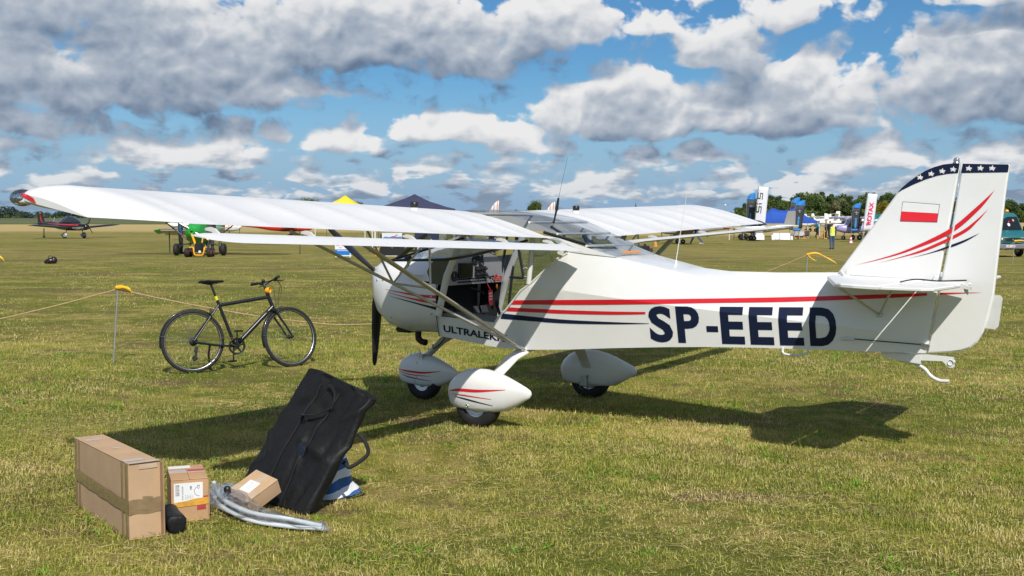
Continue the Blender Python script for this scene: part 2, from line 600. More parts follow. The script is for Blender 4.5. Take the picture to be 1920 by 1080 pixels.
M = {
    'paint': mat('white_paint', (.75, .75, .74), .28, var=.02, vscale=3, coat=.35),
    'fabric': mat('white_fabric', (.69, .69, .685), .38, var=.025, vscale=2.5, bump=.03, bscale=500),
    'white_metal': mat('white_metal', (.66, .66, .64), .32, var=.04, coat=.2),
    'red': mat('red_vinyl', (.62, .012, .022), .32, var=.03),
    'navy': mat('navy_vinyl', (.008, .014, .042), .38, var=.04, spec=.25),
    'black': mat('black_plastic', (.012, .012, .013), .42, var=.15),
    'black_paint': mat('black_paint', (.012, .013, .015), .25, var=.1, coat=.3),
    'rubber': mat('rubber', (.013, .0125, .012), .75, var=.25, vscale=30, bump=.2, bscale=80),
    'steel': mat('steel', (.55, .56, .57), .3, 1.0, var=.08),
    'alu': mat('aluminium', (.62, .63, .64), .38, 1.0, var=.06),
    'strut': mat('grey_strut', (.50, .49, .455), .35, .35, var=.05),
    'dark_tube': mat('dark_tube', (.035, .037, .040), .35, var=.1),
    'panel': mat('grey_panel', (.46, .45, .47), .5, var=.04, vscale=20),
    'interior': mat('cockpit_lining', (.010, .010, .011), .8, var=.2),
    'seat': mat('seat_cloth', (.20, .205, .21), .8, var=.1, bump=.2),
    'prop': mat('propeller_black', (.014, .014, .015), .35, var=.1),
    'glass': glass_mat('perspex', (.80, .86, .89), .16),
    'tint_glass': glass_mat('tinted_perspex', (.66, .69, .72), .07),
    'lens': glass_mat('clear_lens', (.62, .70, .78), .35),
    'spoke': mat('spoke_steel', (.10, .10, .105), .55, .5, var=.1),
    'screen': mat('screen', (.006, .006, .008), .12, var=0),
    'orange': mat('orange', (.75, .25, .01), .4, var=.05),
    'yellow': mat('yellow_ribbon', (.80, .42, .005), .42, var=.06),
    'rope': mat('rope', (.42, .29, .15), .85, var=.15, vscale=60, bump=.6, bscale=200),
    'galv': mat('galvanised_pin', (.42, .43, .44), .45, .6, var=.1),
    'skin': mat('skin', (.50, .27, .18), .55, var=.06),
    'hair': mat('dark_hair', (.025, .018, .013), .6, var=.2),
    'grey_hair': mat('grey_hair', (.16, .14, .12), .6, var=.2),
    'jeans': mat('blue_denim', (.045, .085, .17), .8, var=.2, vscale=14, bump=.2),
    'dark_cloth': mat('dark_cloth', (.016, .017, .021), .8, var=.2),
    'grey_cloth': mat('grey_cloth', (.045, .048, .055), .8, var=.15),
    'olive_cloth': mat('olive_cloth', (.13, .125, .09), .8, var=.15),
    'cyan_cloth': mat('cyan_cloth', (.07, .33, .50), .75, var=.1),
    'blue_cloth': mat('blue_cloth', (.03, .075, .16), .75, var=.1),
    'hivis': mat('yellow_vest', (.72, .86, .01), .6, var=.05),
    'reflective': mat('reflective_tape', (.62, .64, .62), .4, var=.05),
    'shoe': mat('pale_shoe', (.5, .42, .36), .6),
    'tan_shoe': mat('tan_shoe', (.55, .33, .06), .6),
    'white_cloth': mat('white_cloth', (.72, .73, .76), .7, var=.05),
}

# ------------------------------------------------------------------ the lie of the land
def smooth(a, b, v):
    t = min(max((v - a) / (b - a), 0.0), 1.0)
    return t * t * (3 - 2 * t)


def ground_z(x, y):
    # the field falls away a little towards the far right
    return -0.4 * smooth(18, 75, y) * smooth(-14, 16, x)


def on(x, y, dz=0.0):
    return (x, y, ground_z(x, y) + dz)


def turf_colour(k, pos):
    """Mown, half dried airfield turf: green and straw in patches, brown where the clippings lie or the sward is thin."""
    sp = k.n('ShaderNodeSeparateXYZ')
    k.t.links.new(pos, sp.inputs[0])
    # mowing leaves streaks that run across the view, so stretch the patches along x
    st = k.xyz(k.m('MULTIPLY', sp.outputs[0], .62), sp.outputs[1], 0.0)
    patch = k.noise(st, .62, 5.0, .6, dims='2D')
    fine = k.noise(k.xyz(sp.outputs[0], sp.outputs[1], 0.0), 3.3, 4.0, .65, dims='2D')
    dead = k.noise(k.xyz(k.m('MULTIPLY_ADD', sp.outputs[0], .62, 31.0), sp.outputs[1], 0.0), 1.35, 6.0, .68, dims='2D')
    broad = k.noise(k.xyz(k.m('MULTIPLY', sp.outputs[0], .03), k.m('MULTIPLY', sp.outputs[1], .12), 0.0), .8, 4.0, .6, dims='2D')
    green = (.165, .192, .027, 1)
    straw = (.47, .37, .135, 1)
    olive = (.32, .29, .058, 1)
    brown = (.215, .150, .078, 1)
    c = k.mix(k.mapr(k.m('ADD', patch, k.m('MULTIPLY', k.m('SUBTRACT', fine, .5), .7)), .36, .66), green, olive)
    c = k.mix(k.mapr(k.m('ADD', fine, k.m('MULTIPLY', k.m('SUBTRACT', patch, .5), .8)), .50, .74, 0, .8), c, straw)
    c = k.mix(k.mapr(dead, .53, .66, 0, .9), c, brown)
    thin = k.noise(k.xyz(k.m('MULTIPLY_ADD', sp.outputs[0], .42, 7.0), sp.outputs[1], 0.0), .42, 7.0, .70, dims='2D')
    far_f = k.mapr(sp.outputs[1], 24.0, 70.0)
    far_c = k.mix(k.mapr(k.m('ADD', k.m('MULTIPLY', broad, .75), k.m('MULTIPLY', patch, .25)), .36, .64), (.245, .225, .056, 1), (.375, .30, .108, 1))
    c = k.mix(k.m('MULTIPLY', far_f, .6), c, far_c)
    c = k.mix(k.m('MULTIPLY', k.mapr(thin, .50, .68), k.mapr(sp.outputs[1], 14.0, 30.0, .15, .75)), c, (.170, .125, .062, 1))
    c = k.mix(k.m('MULTIPLY', k.mapr(thin, .46, .34), k.mapr(sp.outputs[1], 14.0, 30.0, .0, .55)), c, (.155, .170, .036, 1))
    return c, dead


gm = bpy.data.materials.new('turf')
gm.use_nodes = True
k = NT(gm.node_tree)
gp = gm.node_tree.nodes['Principled BSDF']
gpos = k.n('ShaderNodeNewGeometry').outputs['Position']
gc, gdead = turf_colour(k, gpos)
sepg = k.n('ShaderNodeSeparateXYZ')
gm.node_tree.links.new(gpos, sepg.inputs[0])
thr = k.noise(gpos, 46.0, 5.0, .7)
gc = k.mix(k.mapr(thr, .32, .62, .55, 0.0), gc, (.060, .052, .020, 1))
# the ripe strip that starts well out on the field
strip = k.m('MULTIPLY', k.mapr(k.m('ADD', sepg.outputs[1], k.m('MULTIPLY', k.noise(gpos, .04, 3.0), 30.0)), 135.0, 165.0), .8)
gc = k.mix(strip, gc, (.47, .36, .165, 1))
gm.node_tree.links.new(gc, gp.inputs['Base Color'])
gp.inputs['Roughness'].default_value = .95
gp.inputs['Specular IOR Level'].default_value = .1
gb = k.n('ShaderNodeBump')
gb.inputs['Strength'].default_value = .9
gb.inputs['Distance'].default_value = .05
gm.node_tree.links.new(k.m('ADD', k.noise(gpos, 38.0, 6.0, .7), k.m('MULTIPLY', k.noise(gpos, 5.0, 4.0), 1.5)), gb.inputs['Height'])
gm.node_tree.links.new(gb.outputs[0], gp.inputs['Normal'])

ys = sorted(set([-300, -60, -20, 0] + [2 + i for i in range(0, 19)] + [20 + 2.5 * i for i in range(0, 24)] + [80, 120, 200, 400, 800, 1600, 3500, 8000]))
xs = sorted(set([-8000, -2500, -800, -300, -120, -60] + [-40 + 2 * i for i in range(0, 41)] + [60, 120, 300, 800, 2500, 8000]))
V, F = [], []
for j, y in enumerate(ys):
    for x in xs:
        z = ground_z(x, y) if y > 0 else 0.0
        if 3 < y < 70 and abs(x) < 45:
            z += .012 * (math.sin(x * 1.3 + y * .7) + math.sin(x * .5 - y * 1.1)) * min(1, max(0, (y - 3) / 3))
        V.append((x, y, z))
nx = len(xs)
for j in range(len(ys) - 1):
    for i in range(nx - 1):
        F.append((j * nx + i, j * nx + i + 1, (j + 1) * nx + i + 1, (j + 1) * nx + i))
me = bpy.data.meshes.new('ground')
me.from_pydata(V, [], F)
me.materials.append(gm)
me.polygons.foreach_set('use_smooth', [True] * len(F))
ground = tag(link('ground', me), kind='structure')

# the crop field beyond the landing strip
cm = mat('crop', (.085, .098, .030), .95, var=.25, vscale=.02)
cb = MB()
cb.add([(-900, 262, -.05), (-20, 266, -.05), (-20, 266.5, .35), (-900, 262.5, .35), (-1500, 1000, .6), (-20, 1000, .6)], [(0, 1, 2, 3), (3, 2, 5, 4)])
tag(cb.build('crop_field', cm), kind='structure')

# ------------------------------------------------------------------ grass blades near the camera
def wander(x, y, s, seed):
    """Cheap smooth noise in [0, 1] for laying the sward out."""
    r_ = np.random.default_rng(seed)
    out = np.zeros_like(x)
    for kx in range(10):
        a, b, p = r_.normal(0, 1, 3)
        out += np.sin(s * (a * x + b * y) * (1 + .45 * kx) + p * 6.28) / (1 + .35 * kx)
    return .5 + .5 * np.tanh(out * .42)


def grass_rows(n, y0, y1, hgt, wid, seed, segs):
    r_ = np.random.default_rng(seed)
    u = r_.random(n)
    y = np.sqrt(y0 ** 2 + (y1 ** 2 - y0 ** 2) * u)
    if y1 > 40:          # thin out gradually, so that the blades end nowhere in particular
        y = y[(y < 20) | (r_.random(n) < ((y1 - y) / (y1 - 20)) ** 1.6)]
        n = len(y)
    x = (r_.random(n) * 2 - 1) * (.54 * y + .7)
    z = np.array([ground_z(q, v) for q, v in zip(x, y)]) if y1 > 18 else np.zeros(n)
    z = z + .012 * (np.sin(x * 1.3 + y * .7) + np.sin(x * .5 - y * 1.1)) * np.clip((y - 3) / 3, 0, 1)
    lush = .55 * wander(x, y, 1.1, 3) + .45 * wander(x, y, 3.4, 9)
    tuft = wander(x, y, 7.0, 5)
    h = hgt * (.35 + .75 * r_.random(n)) * (.55 + .75 * tuft) * (.7 + .5 * lush)
    tall = r_.random(n) > .985
    h = np.where(tall, h * 1.9, h)
    yaw = r_.random(n) * 6.283
    lean = np.abs(r_.normal(0, .85, n)) * (1.5 - .8 * lush)
    lean = np.clip(lean, 0, 1.45)
    wd = wid * (.6 + .8 * r_.random(n))
    cxv, sxv = np.cos(yaw), np.sin(yaw)
    face = yaw + 1.57 + r_.normal(0, .5, n)
    px, py = np.cos(face) * wd * .5, np.sin(face) * wd * .5
    base = np.stack([x, y, z - .005], 1)
    side = np.stack([px, py, np.zeros(n)], 1)
    if segs == 1:
        tip = base + np.stack([np.sin(lean) * h * cxv, np.sin(lean) * h * sxv, np.cos(lean) * h + .004], 1)
        vv = np.stack([base - side, base + side, tip], 1).reshape(-1, 3)
        ff = np.arange(n * 3).reshape(n, 3)
        per = 3
        lv = n * 3
        loops = ff.reshape(-1)
        starts = np.arange(0, n * 3, 3)
        tot = np.full(n, 3)
    else:
        l1 = lean * .5
        mid = base + np.stack([np.sin(l1) * h * .55 * cxv, np.sin(l1) * h * .55 * sxv, np.cos(l1) * h * .55], 1)
        l2 = np.clip(lean * 1.5, 0, 1.75)
        tip = mid + np.stack([np.sin(l2) * h * .5 * cxv, np.sin(l2) * h * .5 * sxv, np.cos(l2) * h * .5], 1)
        vv = np.stack([base - side, base + side, mid + side * .8, mid - side * .8, tip], 1).reshape(-1, 3)
        o = np.arange(n)[:, None] * 5
        tri = np.concatenate([o + np.array([[0, 1, 2]]), o + np.array([[0, 2, 3]]), o + np.array([[3, 2, 4]])], 1).reshape(-1)
        loops = tri
        starts = np.arange(0, n * 9, 3)
        tot = np.full(n * 3, 3)
        per = 5
    tint = np.clip(.55 * r_.random(n) + .75 * (.82 - lush) * (.5 + .9 * tuft) + .10 * lean + r_.normal(0, .18, n) - .02, 0, 1)
    return vv, loops, starts, tot, np.repeat(tint, per)


def clippings(n, y0, y1, wid, seed):
    """Loose dry cuttings that lie flat on the sward, thickest in drifts."""
    r_ = np.random.default_rng(seed)
    m_ = n * 5
    y = np.sqrt(y0 ** 2 + (y1 ** 2 - y0 ** 2) * r_.random(m_))
    x = (r_.random(m_) * 2 - 1) * (.54 * y + .7)
    drift = wander(x * .55, y * 1.2, 1.6, 23)
    keep = r_.random(m_) < np.clip((drift - .42) * 1.9, .06, 1)
    x, y = x[keep][:n], y[keep][:n]
    n = len(x)
    z = np.array([ground_z(q, v) for q, v in zip(x, y)]) + .012 * (np.sin(x * 1.3 + y * .7) + np.sin(x * .5 - y * 1.1)) * np.clip((y - 3) / 3, 0, 1) + r_.uniform(.004, .030, n)
    a = r_.random(n) * 6.283
    ln = r_.uniform(.03, .11, n)
    d = np.stack([np.cos(a) * ln, np.sin(a) * ln, r_.normal(0, .012, n)], 1)
    sd_ = np.stack([-np.sin(a), np.cos(a), r_.normal(0, .3, n)], 1) * wid * .5
    c = np.stack([x, y, z], 1)
    vv = np.stack([c - d * .5 - sd_, c - d * .5 + sd_, c + d * .5], 1).reshape(-1, 3)
    tint = np.clip(r_.normal(.78, .2, n), 0, 1)
    brown = r_.random(n) < .35
    tint = np.where(brown, 2.0, tint)
    return vv, np.arange(n * 3), np.arange(0, n * 3, 3), np.full(n, 3), np.repeat(tint, 3)


def clumps(count, per, y0, y1, thatch, seed):
    """Raked up knots of brown thatch, or small bright weeds with broad leaves."""
    r_ = np.random.default_rng(seed)
    cy_ = np.sqrt(y0 ** 2 + (y1 ** 2 - y0 ** 2) * r_.random(count))
    cx_ = (r_.random(count) * 2 - 1) * (.48 * cy_ + .3)
    sz = r_.uniform(.06, .20, count) if thatch else r_.uniform(.02, .07, count)
    i = np.repeat(np.arange(count), per)
    n = len(i)
    dxy = r_.normal(0, 1, (n, 2))
    x = cx_[i] + dxy[:, 0] * sz[i] * (1.7 if thatch else 1.0)
    y = cy_[i] + dxy[:, 1] * sz[i]
    hump = np.exp(-(dxy ** 2).sum(1) * .5) * sz[i] * (.22 if thatch else .1)
    z = .012 * (np.sin(x * 1.3 + y * .7) + np.sin(x * .5 - y * 1.1)) * np.clip((y - 3) / 3, 0, 1) + .008 + hump * r_.random(n)
    a = r_.random(n) * 6.283
    ln = r_.uniform(.03, .10, n) if thatch else r_.uniform(.02, .045, n)
    up = r_.normal(0, .25, n) if thatch else r_.uniform(.3, 1.1, n)
    d = np.stack([np.cos(a) * ln, np.sin(a) * ln, up * ln], 1)
    w_ = .0032 if thatch else .011
    sd_ = np.stack([-np.sin(a), np.cos(a), np.zeros(n)], 1) * w_ * .5
    c = np.stack([x, y, z], 1)
    vv = np.stack([c - sd_, c + sd_, c + d], 1).reshape(-1, 3)
    tint = np.where(r_.random(n) < .6, 2.0, r_.uniform(.55, .95, n)) if thatch else np.full(n, -1.0)
    return vv, np.arange(n * 3), np.arange(0, n * 3, 3), np.full(n, 3), np.repeat(tint, 3)


def grass_object():
    parts = [grass_rows(290000, 4.6, 9.5, .040, .0042, 11, 2), grass_rows(255000, 9.0, 16.0, .042, .0062, 12, 1),
             grass_rows(340000, 15.5, 52.0, .045, .012, 13, 1), clippings(46000, 5.0, 11.0, .0030, 14), clippings(30000, 10.5, 24.0, .006, 15), clumps(95, 150, 5.2, 15.0, True, 16), clumps(300, 20, 5.2, 15.0, False, 17)]
    vs, ls, ss, ts, tn = [], [], [], [], []
    vo = lo = 0
    for vv, l, s, t, tint in parts:
        vs.append(vv)
        ls.append(l + vo)
        ss.append(s + lo)
        ts.append(t)
        tn.append(tint)
        vo += len(vv)
        lo += len(l)
    vv, l, s, t, tint = map(np.concatenate, (vs, ls, ss, ts, tn))
    me = bpy.data.meshes.new('grass')
    me.vertices.add(len(vv))
    me.vertices.foreach_set('co', vv.astype(np.float32).ravel())
    me.loops.add(len(l))
    me.loops.foreach_set('vertex_index', l.astype(np.int32))
    me.polygons.add(len(s))
    me.polygons.foreach_set('loop_start', s.astype(np.int32))
    me.update(calc_edges=True)
    at_ = me.attributes.new('dryness', 'FLOAT', 'POINT')
    at_.data.foreach_set('value', tint.astype(np.float32))
    gmat = bpy.data.materials.new('grass_blades')
    gmat.use_nodes = True
    t_ = gmat.node_tree
    k = NT(t_)
    p = t_.nodes['Principled BSDF']
    pos = k.n('ShaderNodeNewGeometry').outputs['Position']
    turf, dead = turf_colour(k, pos)
    at = k.n('ShaderNodeAttribute')
    at.attribute_name = 'dryness'
    own = k.n('ShaderNodeValToRGB')
    t_.links.new(at.outputs['Fac'], own.inputs[0])
    e = own.color_ramp.elements
    e[0].position, e[0].color = 0.0, (.175, .285, .023, 1)
    e[1].position, e[1].color = 1.0, (.92, .76, .40, 1)
    for q, c in ((.35, (.34, .395, .054, 1)), (.62, (.56, .50, .122, 1)), (.82, (.74, .61, .25, 1))):
        x = e.new(q)
        x.color = c
    own_c = k.mix(k.m('GREATER_THAN', at.outputs['Fac'], 1.5), own.outputs[0], (.20, .135, .075, 1))
    own_c = k.mix(k.m('LESS_THAN', at.outputs['Fac'], -.5), own_c, (.14, .36, .020, 1))
    c = k.mix(.30, own_c, turf)
    t_.links.new(c, p.inputs['Base Color'])
    p.inputs['Roughness'].default_value = .6
    p.inputs['Specular IOR Level'].default_value = .25
    tl = k.n('ShaderNodeBsdfTranslucent')
    t_.links.new(c, tl.inputs[0])
    mx = k.n('ShaderNodeMixShader')
    mx.inputs[0].default_value = .28
    t_.links.new(p.outputs[0], mx.inputs[1])
    t_.links.new(tl.outputs[0], mx.inputs[2])
    t_.links.new(mx.outputs[0], t_.nodes['Material Output'].inputs[0])
    me.materials.append(gmat)
    return tag(link('grass', me), 'short half dried airfield grass under the aircraft and the boxes', kind='stuff')


grass_object()


# ================================================================== THE WHITE HIGH WING AIRCRAFT
# aircraft space: x aft from the spinner, y to starboard (away from the camera), z up
ax_x = Vector((0.8354272, -0.54897081, -0.02631439))
ax_z = Vector((0.02455041, -0.01055596, 0.99964286))
ax_y = ax_z.cross(ax_x).normalized()
AC = thing('light_aircraft', 'large white high wing aircraft with red and navy stripes, cabin door open', 'aircraft')
mw = Matrix.Identity(4)
for i in range(3):
    mw[i][0], mw[i][1], mw[i][2] = ax_x[i], ax_y[i], ax_z[i]
mw.translation = Vector((-1.37506, 11.36035, 0.0))
AC.matrix_world = mw
AC.location = mw.translation
AC.rotation_euler = mw.to_3x3().to_euler()

FUS = [
    (1.12, .700, .42, 1.08, .475, 1.38, .470, 1.40), (1.76, .655, .45, 1.20, .50, 1.50, .48, 1.55),
    (2.05, .660, .45, 1.205, .50, 1.53, .47, 1.56), (2.45, .695, .43, 1.19, .495, 1.515, .445, 1.53),
    (2.87, .742, .40, 1.16, .465, 1.482, .380, 1.484), (3.30, .783, .345, 1.13, .405, 1.405, .325, 1.425),
    (3.70, .815, .295, 1.105, .340, 1.335, .265, 1.400), (4.10, .838, .235, 1.080, .275, 1.30, .200, 1.410),
    (4.60, .858, .155, 1.050, .180, 1.28, .115, 1.437), (5.00, .872, .080, 1.015, .090, 1.27, .060, 1.425),
    (5.25, .882, .030, 1.000, .032, 1.26, .028, 1.415)]


def fsec(x):
    i = 0
    while i < len(FUS) - 2 and FUS[i + 1][0] < x:
        i += 1
    t = (x - FUS[i][0]) / (FUS[i + 1][0] - FUS[i][0])
    return [a + (b - a) * t for a, b in zip(FUS[i], FUS[i + 1])]


def yside(x, z):
    _, zb, wb, zc, wc, zl, wl, zr = fsec(x)
    if z <= zc:
        t = max(0.0, (z - zb) / (zc - zb))
        return wb + (wc - wb) * t
    return wc + (wl - wc) * min(1.0, (z - zc) / (zl - zc))


def cut_sheet(poly, step, zcuts=()):
    """Triangulated flat outline [(x, z)] cut into strips so that it can be bent over a surface."""
    bm = bmesh.new()
    f = bm.faces.new([bm.verts.new((a, 0, b)) for a, b in poly])
    bmesh.ops.triangulate(bm, faces=[f])
    a0, a1 = min(p[0] for p in poly), max(p[0] for p in poly)
    b0, b1 = min(p[1] for p in poly), max(p[1] for p in poly)
    return slice_bm(bm, a0, a1, b0, b1, step, zcuts)


def slice_bm(bm, a0, a1, b0, b1, step, zcuts=()):
    n = int((a1 - a0) / step)
    for i in range(1, n + 1):
        bmesh.ops.bisect_plane(bm, geom=bm.verts[:] + bm.edges[:] + bm.faces[:], plane_co=(a0 + i * step, 0, 0), plane_no=(1, 0, 0))
    n = int((b1 - b0) / step)
    for i in range(1, n + 1):
        bmesh.ops.bisect_plane(bm, geom=bm.verts[:] + bm.edges[:] + bm.faces[:], plane_co=(0, 0, b0 + i * step), plane_no=(0, 0, 1))
    return bm


def drape(name, polys, bvh, m, parent, step=.03, off=.0025, side=-1, label=None, flat=None):
    """Lay flat printed outlines (lists of (x, z), or (verts, faces)) onto the skin seen from one side."""
    mb = MB()
    for poly in polys:
        if isinstance(poly, tuple):
            bm = bmesh.new()
            vs = [bm.verts.new((p[0], 0, p[1])) for p in poly[0]]
            for f in poly[1]:
                try:
                    bm.faces.new([vs[i] for i in f])
                except ValueError:
                    pass
            pts = poly[0]
            slice_bm(bm, min(p[0] for p in pts), max(p[0] for p in pts), min(p[1] for p in pts), max(p[1] for p in pts), step)
        else:
            bm = cut_sheet(poly, step)
        bm.verts.index_update()
        V, ok = [], []
        for v in bm.verts:
            if flat is not None:
                ok.append(True)
                V.append((v.co.x, side * (flat + off), v.co.z))
                continue
            hit = bvh.ray_cast(Vector((v.co.x, side * 9.0, v.co.z)), Vector((0, -side, 0)))
            for ex, ez in ((3e-4, 2e-4), (-3e-4, 2e-4), (2e-4, -4e-4)):      # a ray along a seam can slip through
                if hit[0] is None:
                    hit = bvh.ray_cast(Vector((v.co.x + ex, side * 9.0, v.co.z + ez)), Vector((0, -side, 0)))
            ok.append(hit[0] is not None)
            V.append((v.co.x, (hit[0].y if hit[0] is not None else 0) + side * off, v.co.z))
        F = [tuple(v.index for v in f.verts) for f in bm.faces if all(ok[v.index] for v in f.verts)]
        mb.add(V, F)
        bm.free()
    o = mb.build(name, m, parent)
    if label:
        o['label'] = label
    return o


def bvh_of(mb):
    return BVHTree.FromPolygons([Vector(v) for v in mb.v], mb.f)


def ribbon(top, bot, n=6):
    """Long thin stripe from its upper and lower edge points."""
    a = [(p.x, p.z) for p in spline([(x, 0, z) for x, z in top], n)]
    b = [(p.x, p.z) for p in spline([(x, 0, z) for x, z in bot], n)]
    return a + b[::-1]


# ---- fuselage: fabric covered rear body
fus = MB()
secs = []
for s in FUS[3:]:
    x, zb, wb, zc, wc, zl, wl, zr = s
    secs.append([(x, -wb, zb), (x, -wc, zc), (x, -wl, zl), (x, 0, zr), (x, wl, zl), (x, wc, zc), (x, wb, zb)])
fine = []
for a, b in zip(secs, secs[1:]):
    for i in range(4):
        t = i / 4
        fine.append([tuple(p + (q - p) * t for p, q in zip(u, v)) for u, v in zip(a, b)])
fine.append(secs[-1])
for j in range(-4, 0):
    q = (5 + j) / 4
    fine[j] = [(x + q * max(0.0, z - .88) * .128, y, z) for x, y, z in fine[j]]
fus.loft(fine, cap0=False, smooth=False)
# side panels under and behind the doors, both sides
POST = [(1.76, .875), (1.83, .955), (1.87, .985), (1.96, 1.085), (2.03, 1.165), (2.13, 1.235), (2.37, 1.455), (2.45, 1.50)]
panel_poly = [(1.12, .70), (1.44, .678), (1.76, .655), (2.05, .660), (2.45, .695)] + [(2.45, 1.515)] + POST[::-1] + [(1.76, .872), (1.14, .88), (1.12, .88)]
for sd in (-1, 1):
    bm = cut_sheet(panel_poly, .08)
    for zc in [.9 + .02 * i for i in range(20)]:
        bmesh.ops.bisect_plane(bm, geom=bm.verts[:] + bm.edges[:] + bm.faces[:], plane_co=(0, 0, zc), plane_no=(0, 0, 1))
    bm.verts.index_update()
    fus.add([(v.co.x, sd * yside(v.co.x, v.co.z), v.co.z) for v in bm.verts],
            [tuple(v.index for v in (f.verts if sd < 0 else reversed(f.verts[:]))) for f in bm.faces])
    bm.free()
bot = [[(x, -.42 - .03 * min(1, (x - 1.12) / .6) + (.02 if x > 2.2 else 0), zb), (x, 0, zb - .012), (x, .42 + .03 * min(1, (x - 1.12) / .6) - (.02 if x > 2.2 else 0), zb)]
       for x, zb in ((1.12, .70), (1.44, .678), (1.76, .655), (2.05, .66), (2.45, .695))]
fus.loft(bot, closed=False, cap0=False, cap1=False, smooth=False)
tri = []
for f in fus.f:      # plain triangles, so that the markings lie exactly on the skin
    tri += [(f[0], f[i], f[i + 1]) for i in range(1, len(f) - 1)]
fus.f, fus.mi, fus.sm = tri, [0] * len(tri), [False] * len(tri)
fuselage = fus.build('fuselage', M['paint'], AC, fix=False)
for p in fuselage.data.polygons:
    p.use_smooth = True
fuselage.data.set_sharp_from_angle(angle=R(11))
fb = bvh_of(fus)

# ---- cowling
cow = MB()
CW = [(.105, .105, 1.07, 1.25), (.125, .165, 1.00, 1.285), (.175, .235, .895, 1.315), (.27, .310, .785, 1.342), (.42, .372, .700, 1.362), (.62, .425, .675, 1.380),
      (.88, .462, .685, 1.395), (1.125, .478, .698, 1.40)]
cs = []
for x, w_, z0, z1 in CW:
    ring = []
    zm, hz_ = (z0 + z1) / 2, (z1 - z0) / 2
    for i in range(36):
        a = 2 * math.pi * i / 36
        c_, s_ = math.cos(a), math.sin(a)
        e = .82 if s_ > 0 else .62
        ring.append((x, w_ * math.copysign(abs(c_) ** e, c_), zm + hz_ * math.copysign(abs(s_) ** (.86 if s_ > 0 else .7), s_)))
    cs.append(ring)
cow.loft([[Vector(p) for p in s] for s in cs], cap1=False)
cowling = cow.build('cowling', M['paint'], AC)
cbv = bvh_of(cow)
mb = MB()          # the seam between cowling and cabin, dzus fasteners and the oil door
for p in ((.62, -.3, 1.24), (.30, 0, 1.15), (.52, 0, .82), (.70, 0, .73), (.98, 0, .72), (1.06, 0, 1.05), (1.06, 0, .9), (.40, 0, 1.16)):
    h = cbv.ray_cast(Vector((p[0], -3, p[2])), Vector((0, 1, 0)))
    if h[0] is not None:
        mb.lathe([(.011, -.001), (.011, .004), (0, .005)], h[0], h[1] if h[1].y < 0 else -h[1], 10)
tag(mb.build('fastener', M['steel'], AC), kind='stuff')
MB().tube([(1.122, -yy, zz) for yy, zz in [(.425, .70), (.476, .9), (.480, 1.08), (.478, 1.2)]], .004, 6).build('panel_seam', M['dark_tube'], AC)
# air scoop on the cowling side
MB().loft([[(.74 + d, -.445 - .012 * q - h * .06 * (1 - abs(u)), 1.235 + u * .012) for u in (-1, -.5, 0, .5, 1)] for d, q, h in ((0, -1, 0), (.05, 0, .3), (.15, 0, .7), (.20, 0, .3))],
          closed=False, cap0=False, cap1=False).build('air_scoop', M['paint'], AC)
# lower intake, exhaust
MB().box((.50, -.03, .685), (.18, .30, .05), b=.02).build('air_intake', M['black'], AC)
MB().tube(spline([(.66, -.13, .70), (.67, -.14, .62), (.71, -.14, .59), (.76, -.14, .585)]), .030, 10).build('exhaust_pipe', mat('rusty_exhaust', (.05, .028, .02), .6, .5, .3), AC)

# ---- spinner and three bladed propeller
MB().lathe([(0.001, -.02), (.03, -.012), (.065, .02), (.092, .06), (.105, .10)], (0, 0, 1.175), (1, 0, 0), 24).build('spinner', M['paint'], AC)
HUB = Vector((.055, 0, 1.175))


def blade(ang):
    b = MB()
    d = Vector((0, math.sin(ang), math.cos(ang)))
    s = Vector((1, 0, 0)).cross(d)
    rows = []
    for r_, ch, tw, th in ((.06, .05, 60, .040), (.14, .075, 48, .03), (.30, .105, 33, .022), (.50, .098, 22, .016), (.70, .078, 15, .011), (.84, .058, 12, .008), (.885, .030, 12, .004)):
        c_, s_ = math.cos(R(tw)), math.sin(R(tw))
        ring = []
        for u, v in ((-.5, 0), (-.3, .5), (0, .7), (.3, .45), (.5, 0), (.3, -.4), (0, -.4), (-.3, -.4)):
            p = HUB + d * r_ + (s * c_ + Vector((1, 0, 0)) * s_) * (u * ch) + (Vector((1, 0, 0)) * c_ - s * s_) * (v * th)
            ring.append(p)
        rows.append(ring)
    b.loft(rows)
    return b.build('propeller_blade', M['prop'], AC)


for deg in (182.5, 302.5, 62.5):
    a = R(deg)
    blade(a)


# ---- wings
def te_z(y):
    return 1.60 + .0315 * abs(y)


def le_z(y):
    return 1.717 + .0275 * abs(y)


UP = [(0, 0), (.012, .020), (.04, .042), (.09, .064), (.16, .083), (.25, .094), (.35, .098), (.47, .093), (.60, .079), (.74, .056), (.87, .030), (1, .003)]
LO = [(.87, -.006), (.74, -.012), (.60, -.018), (.47, -.023), (.35, -.027), (.25, -.029), (.16, -.029), (.09, -.026), (.04, -.019), (.012, -.010)]
RIBS = [.49, .78, 1.06, 1.57, 2.08, 2.60, 3.14, 3.68, 4.12, 4.30]


